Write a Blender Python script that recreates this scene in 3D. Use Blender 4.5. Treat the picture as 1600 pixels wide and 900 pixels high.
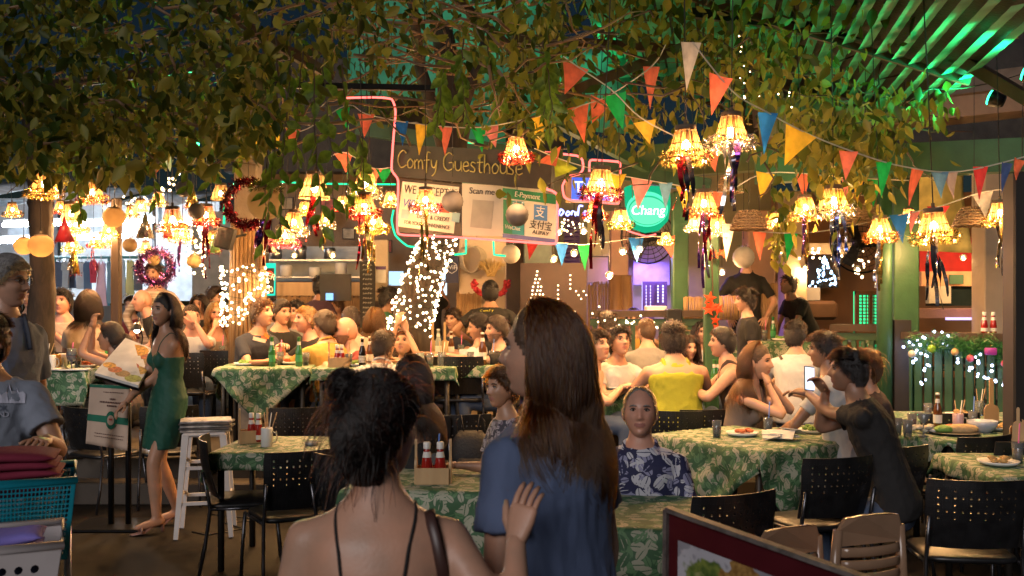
import bpy, bmesh, math, random
import numpy as np
from mathutils import Vector, Matrix, Euler
R=math.radians
for o in list(bpy.data.objects):bpy.data.objects.remove(o, do_unlink=True)
scene=bpy.context.scene
col=scene.collection
# camera
F, HY, H=1555.0, 470.0, 1.70
cam=bpy.data.cameras.new('camera');camo=bpy.data.objects.new('camera', cam);col.objects.link(camo)
cam.sensor_width=36.0;cam.lens=36.0*F/1600;cam.shift_y=(HY-450)/1600
camo.location=(0, 0, H);camo.rotation_euler=(R(90), 0, 0)
cam.clip_start=0.05;cam.clip_end=400
cam.dof.use_dof=True;cam.dof.focus_distance=6.6;cam.dof.aperture_fstop=5.0
scene.camera=camo
# world, sun, exposure
world=bpy.data.worlds.new('World');scene.world=world;world.use_nodes=True
wn=world.node_tree;bg=wn.nodes['Background']
sky=wn.nodes.new('ShaderNodeTexSky');sky.sky_type='NISHITA';sky.sun_disc=False
sky.sun_elevation=R(4);sky.sun_rotation=R(180+25);sky.air_density=1.0;sky.dust_density=0.5;sky.ozone_density=3.0
wn.links.new(sky.outputs[0], bg.inputs[0]);bg.inputs[1].default_value=0.005
sl=bpy.data.lights.new('sun_fill', 'SUN');so=bpy.data.objects.new('sun_fill', sl);col.objects.link(so)  # night fill from behind the camera, standing in for street glow
sl.energy=0.72;sl.angle=R(30);sl.color=(1.0, 0.93, 0.92)
so.rotation_euler=(R(66), 0, R(-22))
scene.view_settings.view_transform='Standard';scene.view_settings.look='None'
scene.view_settings.exposure=1.0;scene.view_settings.gamma=1.0;scene.view_settings.use_curve_mapping=False
cy=scene.cycles
cy.use_denoising=True
try:cy.denoiser='OPENIMAGEDENOISE'
except Exception:pass
cy.max_bounces=6;cy.diffuse_bounces=3;cy.glossy_bounces=3;cy.transmission_bounces=4;cy.transparent_max_bounces=8
cy.caustics_reflective=False;cy.caustics_refractive=False;cy.sample_clamp_indirect=4.0;cy.sample_clamp_direct=0.0
cy.use_light_tree=True
# helpers
def W(px, py, D):
 return Vector(((px-800)/F*D, D, H+(HY-py)/F*D))
def floor_z(X, Y):
 if Y>8.55 and X<.75:return.36
 if Y>8.55:return.15 if Y<10.6 else.5
 return 0.0
def link(o, parent=None):
 col.objects.link(o)
 if parent is not None:o.parent=parent
 return o
def tag(o, label=None, cat=None, group=None, kind=None):
 if label:o['label']=label
 if cat:o['category']=cat
 if group:o['group']=group
 if kind:o['kind']=kind
 return o
def empty(name, loc=(0, 0, 0), rz=0.0, label=None, cat=None, group=None, rot=None):
 o=bpy.data.objects.new(name, None);col.objects.link(o)
 o.location=loc;o.rotation_euler=rot if rot else(0, 0, rz);o.empty_display_size=0.05
 return tag(o, label, cat, group)
def copy_tree(o, parent=None, name=None):
 c=o.copy();col.objects.link(c)
 if parent is not None:c.parent=parent
 for ch in o.children:copy_tree(ch, c)
 return c
def frame_of(d, hint=Vector((0, 0, 1))):
 d=d.normalized();a=d.cross(hint)
 if a.length<1e-4:a=d.cross(Vector((0, 1, 0)))
 a.normalize();b=a.cross(d).normalized()
 return a, b
class MB:
 def __init__(s):s.v=[];s.f=[];s.m=[];s.mi=0
 def add(s, vs, fs, mi=None):
  n=len(s.v);s.v.extend([tuple(x)for x in vs])
  s.f.extend([tuple(i+n for i in f)for f in fs]);s.m.extend([s.mi if mi is None else mi]*len(fs));return s
 def box(s, c, size, rot=None, bev=0.0):
  hx, hy, hz=[q/2 for q in size];M=rot if rot is not None else Matrix.Identity(3);c=Vector(c)
  b=min(bev, hx*.9, hy*.9, hz*.9)
  if b<=0:
   vs=[c+M@Vector((x*hx, y*hy, z*hz))for z in(-1, 1)for y in(-1, 1)for x in(-1, 1)]
   fs=[(0, 2, 3, 1), (4, 5, 7, 6), (0, 1, 5, 4), (2, 6, 7, 3), (0, 4, 6, 2), (1, 3, 7, 5)]
   return s.add(vs, fs)
  vs=[];fs=[]
  def ring(z, ix, iy, bb):
   pts=[(-ix+bb, -iy), (ix-bb, -iy), (ix, -iy+bb), (ix, iy-bb), (ix-bb, iy), (-ix+bb, iy), (-ix, iy-bb), (-ix, -iy+bb)]
   return[c+M@Vector((x, y, z))for x, y in pts]
  vs=ring(-hz, hx-b, hy-b, b*.3)+ring(-hz+b, hx, hy, b)+ring(hz-b, hx, hy, b)+ring(hz, hx-b, hy-b, b*.3)
  fs=[tuple(range(7, -1, -1)), tuple(range(24, 32))]
  for r in range(3):
   for i in range(8):j=(i+1)%8;fs.append((r*8+i, r*8+j, r*8+8+j, r*8+8+i))
  return s.add(vs, fs)
 def beam(s, p0, p1, w, h, up=Vector((0, 0, 1))):
  p0=Vector(p0);p1=Vector(p1);d=p1-p0;a, b=frame_of(d, up)
  M=Matrix((a, d.normalized(), b)).transposed()
  return s.box((p0+p1)/2, (w, d.length, h), M)
 def tube(s, pts, rad, n=8, cap=True, hint=Vector((0, 0, 1)), flat=1.0, closed=False):
  pts=[Vector(p)for p in pts];m=len(pts)
  if not hasattr(rad, '__len__'):rad=[rad]*m
  vs=[];prev=None
  for i, p in enumerate(pts):
   if closed:d=pts[(i+1)%m]-pts[i-1]
   else:d=pts[min(i+1, m-1)]-pts[max(i-1, 0)]
   if d.length<1e-9:d=Vector((0, 0, 1))
   if prev is None:a, b=frame_of(d, hint)
   else:
    a=prev-d.normalized()*prev.dot(d.normalized())
    if a.length<1e-5:a, b=frame_of(d, hint)
    a.normalize();b=a.cross(d.normalized())
   prev=a
   for k in range(n):
    t=2*math.pi*k/n
    vs.append(p+(a*math.cos(t)+b*math.sin(t)*flat)*rad[i])
  fs=[]
  for i in range(m if closed else m-1):
   for k in range(n):
    k2=(k+1)%n;i2=(i+1)%m
    fs.append((i*n+k, i2*n+k, i2*n+k2, i*n+k2))
  if cap and not closed:
   fs.append(tuple(range(n)));fs.append(tuple(range((m-1)*n+n-1, (m-1)*n-1, -1)))
  return s.add(vs, fs)
 def cyl(s, p0, p1, r0, r1=None, n=12):return s.tube([p0, p1], [r0, r0 if r1 is None else r1], n)
 def lathe(s, prof, n=20, c=(0, 0, 0), M=None, cap=True):
  c=Vector(c);vs=[];fs=[]
  for r, z in prof:
   for k in range(n):
    t=2*math.pi*k/n;p=Vector((r*math.cos(t), r*math.sin(t), z))
    vs.append(c+(M@p if M else p))
  m=len(prof)
  for i in range(m-1):
   for k in range(n):k2=(k+1)%n;fs.append((i*n+k, i*n+k2, (i+1)*n+k2, (i+1)*n+k))
  if cap:fs.append(tuple(range(n-1, -1, -1)));fs.append(tuple(range((m-1)*n, m*n)))
  return s.add(vs, fs)
 def ball(s, c, r, nu=12, nv=8, M=None):
  if not hasattr(r, '__len__'):r=(r, r, r)
  c=Vector(c);vs=[];fs=[]
  for i in range(nv+1):
   v=math.pi*i/nv
   for j in range(nu):
    u=2*math.pi*j/nu;p=Vector((r[0]*math.sin(v)*math.cos(u), r[1]*math.sin(v)*math.sin(u), r[2]*math.cos(v)))
    vs.append(c+(M@p if M else p))
  for i in range(nv):
   for j in range(nu):j2=(j+1)%nu;fs.append((i*nu+j, (i+1)*nu+j, (i+1)*nu+j2, i*nu+j2))
  return s.add(vs, fs)
 def loft(s, rings, cap=True):
  n=len(rings[0]);vs=[p for r in rings for p in r];fs=[]
  for i in range(len(rings)-1):
   for k in range(n):k2=(k+1)%n;fs.append((i*n+k, i*n+k2, (i+1)*n+k2, (i+1)*n+k))
  if cap:fs.append(tuple(range(n-1, -1, -1)));fs.append(tuple(range((len(rings)-1)*n, len(rings)*n)))
  return s.add(vs, fs)
 def quad(s, a, b, c, d):return s.add([a, b, c, d], [(0, 1, 2, 3)])
 def mesh(s, name, mats=None, smooth=False):
  me=bpy.data.meshes.new(name);me.from_pydata(s.v, [], s.f);me.update()
  if mats:
   for q in(mats if isinstance(mats, (list, tuple))else[mats]):me.materials.append(q)
   if any(s.m):me.polygons.foreach_set('material_index', s.m)
  if smooth:me.polygons.foreach_set('use_smooth', [True]*len(me.polygons))
  return me
 def build(s, name, mats=None, parent=None, smooth=False, world=False):
  if world and parent is not None:
   L=parent.location;s.v=[(x-L.x, y-L.y, z-L.z)for x, y, z in s.v]
  o=bpy.data.objects.new(name, s.mesh(name, mats, smooth))
  return link(o, parent)
def inst(name, mesh, parent, loc=(0, 0, 0), rot=(0, 0, 0), sc=(1, 1, 1)):
 o=bpy.data.objects.new(name, mesh);link(o, parent);o.location=loc;o.rotation_euler=rot;o.scale=sc
 return o
# materials
_mc={}
def nodes_of(name):
 m=bpy.data.materials.new(name);m.use_nodes=True;t=m.node_tree
 return m, t, t.nodes['Principled BSDF']
def mat(name, c=(.5, .5, .5), rough=.6, metal=0., var=.15, scale=8., bump=0., bscale=40., emit=None, estr=0., sss=0., trans=0., coat=0., alpha=1., c2=None, spec=None):
 if name in _mc:return _mc[name]
 m, t, b=nodes_of(name);L=t.links
 tc=t.nodes.new('ShaderNodeTexCoord');nz=t.nodes.new('ShaderNodeTexNoise');nz.inputs['Scale'].default_value=scale;nz.inputs['Detail'].default_value=5
 L.new(tc.outputs['Object'], nz.inputs['Vector'])
 rp=t.nodes.new('ShaderNodeValToRGB');e=rp.color_ramp.elements;e[0].position=.32;e[1].position=.68
 lo=[max(0, q*(1-var))for q in c];hi=[min(1, q*(1+var))for q in(c2 or c)]
 e[0].color=(*lo, 1);e[1].color=(*hi, 1)
 L.new(nz.outputs['Fac'], rp.inputs['Fac']);L.new(rp.outputs['Color'], b.inputs['Base Color'])
 rr=t.nodes.new('ShaderNodeMapRange');rr.inputs['To Min'].default_value=max(0, rough-.08);rr.inputs['To Max'].default_value=min(1, rough+.08)
 L.new(nz.outputs['Fac'], rr.inputs['Value']);L.new(rr.outputs['Result'], b.inputs['Roughness'])
 b.inputs['Metallic'].default_value=metal
 if spec is not None:b.inputs['Specular IOR Level'].default_value=spec
 if coat:b.inputs['Coat Weight'].default_value=coat
 if sss:b.inputs['Subsurface Weight'].default_value=sss;b.inputs['Subsurface Radius'].default_value=(.02, .008, .004);b.inputs['Subsurface Scale'].default_value=.5
 if trans:b.inputs['Transmission Weight'].default_value=trans
 if alpha<1:b.inputs['Alpha'].default_value=alpha
 if emit:b.inputs['Emission Color'].default_value=(*emit, 1);b.inputs['Emission Strength'].default_value=estr
 if bump:
  n2=t.nodes.new('ShaderNodeTexNoise');n2.inputs['Scale'].default_value=bscale;n2.inputs['Detail'].default_value=4
  L.new(tc.outputs['Object'], n2.inputs['Vector'])
  bp=t.nodes.new('ShaderNodeBump');bp.inputs['Strength'].default_value=bump;bp.inputs['Distance'].default_value=.02
  L.new(n2.outputs['Fac'], bp.inputs['Height']);L.new(bp.outputs['Normal'], b.inputs['Normal'])
 _mc[name]=m;return m
def emis(name, c, s):
 if name in _mc:return _mc[name]
 m=bpy.data.materials.new(name);m.use_nodes=True;t=m.node_tree;t.nodes.remove(t.nodes['Principled BSDF'])
 e=t.nodes.new('ShaderNodeEmission');e.inputs[0].default_value=(*c, 1);e.inputs[1].default_value=s
 t.links.new(e.outputs[0], t.nodes['Material Output'].inputs[0]);_mc[name]=m;return m
def thin(name, c, c2=None, tr=.5, rough=.6, scale=6., var=.25, use_random=False, spec=.3, bands=0):
 if name in _mc:return _mc[name]
 m, t, b=nodes_of(name);L=t.links
 tc=t.nodes.new('ShaderNodeTexCoord');nz=t.nodes.new('ShaderNodeTexNoise');nz.inputs['Scale'].default_value=scale;nz.inputs['Detail'].default_value=3
 geo=t.nodes.new('ShaderNodeNewGeometry')
 L.new(tc.outputs['Object'], nz.inputs['Vector'])
 rp=t.nodes.new('ShaderNodeValToRGB');e=rp.color_ramp.elements;e[0].position=.3;e[1].position=.7
 c2=c2 or c
 e[0].color=(*[q*(1-var)for q in c], 1);e[1].color=(*[min(1, q*(1+var))for q in c2], 1)
 src=nz.outputs['Fac']
 if use_random:
  mx=t.nodes.new('ShaderNodeMath');mx.operation='MULTIPLY_ADD';mx.inputs[1].default_value=.75
  L.new(geo.outputs['Random Per Island'], mx.inputs[0])
  m3=t.nodes.new('ShaderNodeMath');m3.operation='MULTIPLY';m3.inputs[1].default_value=.3;L.new(nz.outputs['Fac'], m3.inputs[0]);L.new(m3.outputs[0], mx.inputs[2]);src=mx.outputs[0]
 L.new(src, rp.inputs['Fac']);colr=rp.outputs['Color']
 L.new(colr, b.inputs['Base Color']);b.inputs['Roughness'].default_value=rough;b.inputs['Specular IOR Level'].default_value=spec
 tl=t.nodes.new('ShaderNodeBsdfTranslucent');L.new(colr, tl.inputs[0])
 mix=t.nodes.new('ShaderNodeMixShader');mix.inputs[0].default_value=tr
 L.new(b.outputs[0], mix.inputs[1]);L.new(tl.outputs[0], mix.inputs[2]);L.new(mix.outputs[0], t.nodes['Material Output'].inputs[0])
 _mc[name]=m;return m
def hairmat(name, melanin, redness=.6, rough=.3):
 if name in _mc:return _mc[name]
 m=bpy.data.materials.new(name);m.use_nodes=True;t=m.node_tree;t.nodes.remove(t.nodes['Principled BSDF'])
 h=t.nodes.new('ShaderNodeBsdfHairPrincipled');h.model='CHIANG';h.parametrization='MELANIN'
 h.inputs['Melanin'].default_value=melanin;h.inputs['Melanin Redness'].default_value=redness
 h.inputs['Roughness'].default_value=rough;h.inputs['Radial Roughness'].default_value=.4;h.inputs['Random Color'].default_value=.3
 t.links.new(h.outputs[0], t.nodes['Material Output'].inputs[0]);_mc[name]=m;return m
# people
SKIN={'light':mat('skin_light', (.46, .275, .19), .45, c2=(0.469, 0.248, 0.163), var=.12, scale=14, sss=0.0, bump=.05, bscale=120), 'tan':mat('skin_tan', (.38, .215, .135), .45, c2=(0.388, 0.194, 0.116), var=.12, scale=14, bump=.05, bscale=120), 'brown':mat('skin_brown', (.27, .15, .095), .45, c2=(0.275, 0.135, 0.082), var=.12, scale=14, bump=.05, bscale=120), 'pink':mat('skin_pink', (.50, .265, .19), .43, c2=(0.510, 0.239, 0.163), var=.12, scale=14, bump=.05, bscale=120)}
LIPS=mat('lips', (.36, .15, .12), .45);EYEW=mat('eye_white', (.24, .21, .19), .3);EYED=mat('eye_iris', (.03, .018, .012), .15)
BEARD=mat('beard_shadow', (.20, .115, .078), .8, var=.3, scale=90)
HAIRC={'black':(.012, .010, .010), 'dark':(.028, .017, .012), 'brown':(.07, .036, .018), 'light':(.24, .15, .075), 'blond':(.36, .23, .11), 'grey':(.17, .16, .155)}
CAPM={k:mat('hair_'+k, v, .42, var=.5, scale=60, bump=.5, bscale=160)for k, v in HAIRC.items()}
STRM={'black':hairmat('strands_black', .97, .3), 'dark':hairmat('strands_dark', .90), 'brown':hairmat('strands_brown', .60), 'light':hairmat('strands_light', .48), 'blond':hairmat('strands_blond', .33), 'grey':hairmat('strands_grey', .22, .1)}
def sm(a, b, x):
 t=np.clip((x-a)/(b-a), 0, 1);return t*t*(3-2*t)
def head_base(u, v, fem=False):
 su, cu, sv, cv=np.sin(u), np.cos(u), np.sin(v), np.cos(v)
 front=np.clip(cu, 0, 1);low=np.clip(-cv, 0, 1)
 x=.0755*su*sv;z=.116*cv
 e=np.where(cu>0, 1-.45*sm(0, .9, low), 1+.5*sm(.1, 1, low))
 y=np.where(cu>0, .092, .100)*cu*np.power(np.maximum(sv, 1e-6), e)
 x=x*(1-(.24 if fem else.17)*sm(.15, .95, low)*(1-.2*front))*np.power(np.maximum(sv, 1e-6), -.12*sm(.2, .8, low))
 y=y-.006*sm(.2, 1, low)*(cu<0)
 z=np.where((cu<0)&(z<-.05), -.05+(z+.05)*.6, z)
 on=cu>0
 g=lambda a, s:np.exp(-(a/s)**2)
 t=np.clip((.022-z)/.05, 0, 1);nh=np.where(z>-.028, .024*t**1.1, .024*np.clip((z+.042)/.014, 0, 1))
 y=y+on*nh*g(x, .009+.006*t)
 for q in(-1, 1):
  y=y-on*.011*g(x-q*.031, .017)*g(z-.010, .013)
  y=y+on*.004*g(x-q*.030, .022)*g(z-.034, .009)
  y=y+on*.005*g(x-q*.045, .018)*g(z+.022, .018)
  y=y+on*.004*g(x-q*.013, .006)*g(z+.032, .006)
 y=y+on*(.006*g(x, .022)*g(z+.060, .012)-.004*g(x, .024)*g(z+.060, .0035)-.004*g(x, .02)*g(z+.078, .007))
 y=y+on*.009*g(x, .020)*g(z+.100, .014)
 if fem:y=y-on*.003*g(z-.034, .01)
 return x, y, z
def hairline(u, nape=-.085, front=.062, side=.0):
 a=np.abs(u);return np.interp(a, [0, .55, .95, 1.25, 1.5, 1.85, 2.3, math.pi], [front, front-.006, front-.035, side, side-.012, -.045, nape, nape])
def head_parts(fem, hairst, lod=1.0, beard=False):
 nu, nv=int(60*lod), int(50*lod)
 tt=np.linspace(-math.pi, math.pi, nu, endpoint=False);uu=tt-.42*np.sin(tt)
 vv=np.linspace(0.02, math.pi-.02, nv+1)
 U, V=np.meshgrid(uu, vv);X, Y, Z=head_base(U, V, fem)
 P=np.stack([X, Y, Z], -1).reshape(-1, 3)
 fs=[];mi=[]
 for i in range(nv):
  for j in range(nu):
   j2=(j+1)%nu;f=(i*nu+j, (i+1)*nu+j, (i+1)*nu+j2, i*nu+j2);fs.append(f)
   c=P[list(f)].mean(0);m=0
   if c[1]>0.05 and abs(c[2]+.060)<.0105-.16*abs(c[0])*abs(c[0])/.024 and abs(c[0])<.025:m=1
   elif beard and c[2]<-.03 and c[1]>-.01 and(abs(c[0])>.03 or c[2]<-.042):m=2
   mi.append(m)
 mb=MB();mb.add(P, fs);mb.m=mi
 for q in(-1, 1):
  mb.mi=0
  mb.ball((q*.077, -.008, -.004), (.009, .018, .032), 8, 8, Matrix.Rotation(q*-.35, 3, 'Z')@Matrix.Rotation(.15, 3, 'X'))
  mb.mi=3;mb.ball((q*.0315, .0735, .010), (.0125, .010, .0052), 10, 6)
  mb.mi=4;mb.ball((q*.0305, .0790, .010), (.0072, .005, .0054), 8, 6)
  mb.mi=5
  mb.tube([(q*.015, .0895, .027), (q*.028, .089, .032), (q*.040, .083, .031), (q*.050, .073, .025)], [.002, .0036, .0032, .001], 5)
  mb.mi=6;mb.tube([(q*.017, .0815, .0125), (q*.026, .0845, .0175), (q*.036, .083, .0175), (q*.046, .075, .012)], [.0014, .0026, .0026, .0014], 4)
 return mb
def cap_mesh(th, nape, front, side, rough=.004, seed=1, lod=1.0, fem=False):
 nu, nv=int(48*lod), int(40*lod)
 uu=np.linspace(-math.pi, math.pi, nu, endpoint=False);vv=np.linspace(0.03, math.pi-.1, nv+1)
 U, V=np.meshgrid(uu, vv);X, Y, Z=head_base(U, V, fem)
 hl=hairline(U, nape, front, side);d=Z-hl
 t=th*sm(-.012, .035, d)*(1+.35*sm(.03, .1, Z))
 rng=np.random.RandomState(seed);k=rng.randn(6, 3)*55;ph=rng.rand(6)*6
 P=np.stack([X, Y, Z], -1);nrm=P/np.array([.075**2, .098**2, .116**2]);nrm/=np.linalg.norm(nrm, axis=-1, keepdims=True)
 nz=np.sin(np.einsum('abc,kc->abk', P, k)+ph).mean(-1)
 P=P+nrm*(t+rough*nz*(t>.003)+.001)[..., None]
 P=P.reshape(-1, 3);keep=(d>-.011).reshape(-1)
 mb=MB();fs=[]
 for i in range(nv):
  for j in range(nu):
   j2=(j+1)%nu;f=(i*nu+j, (i+1)*nu+j, (i+1)*nu+j2, i*nu+j2)
   if keep[list(f)].all():fs.append(f)
 used=sorted({i for f in fs for i in f});mp={a:b for b, a in enumerate(used)}
 mb.add(P[used], [tuple(mp[i]for i in f)for f in fs]);return mb
def strands_obj(name, pts, rad, material, parent, M=None):
 n, k, _=pts.shape
 hc=bpy.data.hair_curves.new(name);hc.add_curves([k]*n)
 hc.position_data.foreach_set('vector', pts.astype(np.float32).ravel())
 a=hc.attributes.get('radius')or hc.attributes.new('radius', 'FLOAT', 'POINT')
 prof=rad*np.interp(np.linspace(0, 1, k), [0, .1, .75, 1], [.7, 1, .9, .25])
 a.data.foreach_set('value', np.tile(prof, n).astype(np.float32))
 hc.materials.append(material)
 o=bpy.data.objects.new(name, hc);link(o, parent);return o
def roots_on_head(n, nape, front, side, rng, fem=False, inset=.0):
 u=rng.uniform(-math.pi, math.pi, n*3);v=np.arccos(rng.uniform(-.95, .995, n*3))
 x, y, z=head_base(u, v, fem);ok=z>hairline(u, nape, front, side)+.002
 P=np.stack([x, y, z], -1)[ok][:n]
 N=P/np.array([.075**2, .098**2, .116**2]);N/=np.linalg.norm(N, axis=1, keepdims=True)
 return P, N
def simulate(P, d, L, k, ells, grav, rng, stiff=.75, jit=.06, g=np.array([0, 0, -1.]), axis=None, pull=2.2):
 out=[P.copy()];L=np.asarray(L);step=(L/(k-1))[:, None]if L.ndim else L/(k-1)
 for i in range(k-1):
  d=d*stiff+g*grav+rng.randn(*d.shape)*jit
  if axis is not None:q=(axis-P)*np.array([1, 1, 0]);d=d+q*pull*np.clip((axis[2]+.05-P[:, 2:])/.1, 0, 1)
  d=d/1.0;d/=np.linalg.norm(d, axis=1, keepdims=True)+1e-9
  Q=P+d*step
  for c, A, r in ells:
   q=(Q-c)@A/r;ln=np.linalg.norm(q, axis=1, keepdims=True);ins=ln<1
   q2=np.where(ins, q/np.maximum(ln, 1e-6), q);Q=np.where(ins, (q2*r)@A.T+c, Q)
  d=Q-P;d/=np.linalg.norm(d, axis=1, keepdims=True)+1e-9
  P=Q;out.append(P.copy())
 return np.stack(out, 1)
def ring(c, a, f, w, dpt, n=20, p=2.4):
 out=[]
 for k in range(n):
  t=2*math.pi*k/n;ct, st=math.cos(t), math.sin(t)
  out.append(c+a*(w*math.copysign(abs(ct)**(2/p), ct))+f*(dpt*math.copysign(abs(st)**(2/p), st)))
 return out
def limb(mb, pts, rad, n=12, sub=4):
 pts=[Vector(p)for p in pts];P=[];Q=[]
 m=len(pts)
 for i in range(m-1):
  p0, p1, p2, p3=pts[max(i-1, 0)], pts[i], pts[i+1], pts[min(i+2, m-1)]
  for j in range(sub):
   t=j/sub
   lin=p1.lerp(p2, t)
   cr=.5*((2*p1)+(p2-p0)*t+(2*p0-5*p1+4*p2-p3)*t*t+(3*p1-p0-3*p2+p3)*t**3)
   P.append(lin.lerp(cr, .35));Q.append(rad[i]+(rad[i+1]-rad[i])*(t*t*(3-2*t)))
 P.append(pts[-1]);Q.append(rad[-1])
 d0=(P[0]-P[1]).normalized();d1=(P[-1]-P[-2]).normalized()
 P=[P[0]+d0*Q[0]*.9, P[0]+d0*Q[0]*.6]+P+[P[-1]+d1*Q[-1]*.6, P[-1]+d1*Q[-1]*.9]
 Q=[Q[0]*.35, Q[0]*.78]+Q+[Q[-1]*.78, Q[-1]*.35]
 mb.tube(P, Q, n)
def hand_mesh(mb, w, d, nrm, side, curl=.5, k=1.0, spread=.12):
 d=d.normalized();nrm=(nrm-d*nrm.dot(d)).normalized();a=d.cross(nrm)*side
 k*=.95
 rings=[]
 for t, wd, th in((-.012, .026, .021), (.02, .032, .017), (.055, .040, .0145), (.088, .041, .012), (.098, .036, .008)):
  rings.append(ring(w+d*t*k, a, nrm, wd*k, th*k, 12, 3))
 mb.loft(rings)
 for i, (off, L, r)in enumerate(((.030, .072, .0088), (.010, .080, .0092), (-.011, .074, .0088), (-.030, .058, .0078))):
  p=w+(d*.088+a*off)*k;ang=0;pts=[p-d*.015*k, p];rd=[r*k, r*1.05*k]
  base=(d+a*(off/.03)*spread).normalized()
  for s, fr in enumerate((.42, .32, .26)):
   ang+=curl*(.7, .9, .6)[s]*(1+.08*i)
   dd=(base*math.cos(ang)-nrm*math.sin(ang)).normalized()
   p=p+dd*L*fr*k;pts.append(p);rd.append(r*k*(.98, .9, .62)[s])
  mb.tube(pts, rd, 7)
 p=w+(d*.022+a*.026-nrm*.006)*k;dd=(d*.62+a*.75-nrm*.25*(1+curl)).normalized()
 p1=p+dd*.038*k;d2=(d*.9+a*.35-nrm*.5*curl).normalized();p2=p1+d2*.032*k;p3=p2+(d2-nrm*.2*curl).normalized()*.024*k
 mb.tube([p-dd*.012*k, p, p1, p2, p3], [.012*k, .0135*k, .0115*k, .0105*k, .006*k], 8)
def ik(s, h, l1, l2, hint):
 v=h-s;L=min(v.length, (l1+l2)*.985);v=v.normalized();h=s+v*L
 c=(l1*l1+L*L-l2*l2)/(2*l1*L);c=max(-1, min(1, c));sn=math.sqrt(1-c*c)
 hp=hint-v*hint.dot(v)
 if hp.length<1e-4:hp=Vector((0, -1, 0))
 hp.normalize();return s+v*l1*c+hp*l1*sn, h
STRAPS=[]
PENDING=[]
def vox(o, size, it):PENDING.append((o, size, it, None, None))
ARMS={'table':((.10, .43, .80), (.9, -.1, -.5)), 'table2':((.02, .40, .80), (.9, -.1, -.5)), 'lap':((.10, .30, .60), (.6, -.6, -.3)), 'chin':((.05, .27, 1.06), (.6, .5, -1)), 'mouth':((.03, .30, 1.12), (.5, .6, -1)), 'phone':((.06, .36, 1.02), (.7, .1, -1)), 'reach':((.02, .55, .84), (.9, 0, -.6)), 'hang':((.24, .05, .84), (.4, -1, 0)), 'hip':((.22, .14, 1.0), (1, -.6, 0)), 'fold':((-.08, .30, .84), (.9, 0, -.5))}
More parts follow.
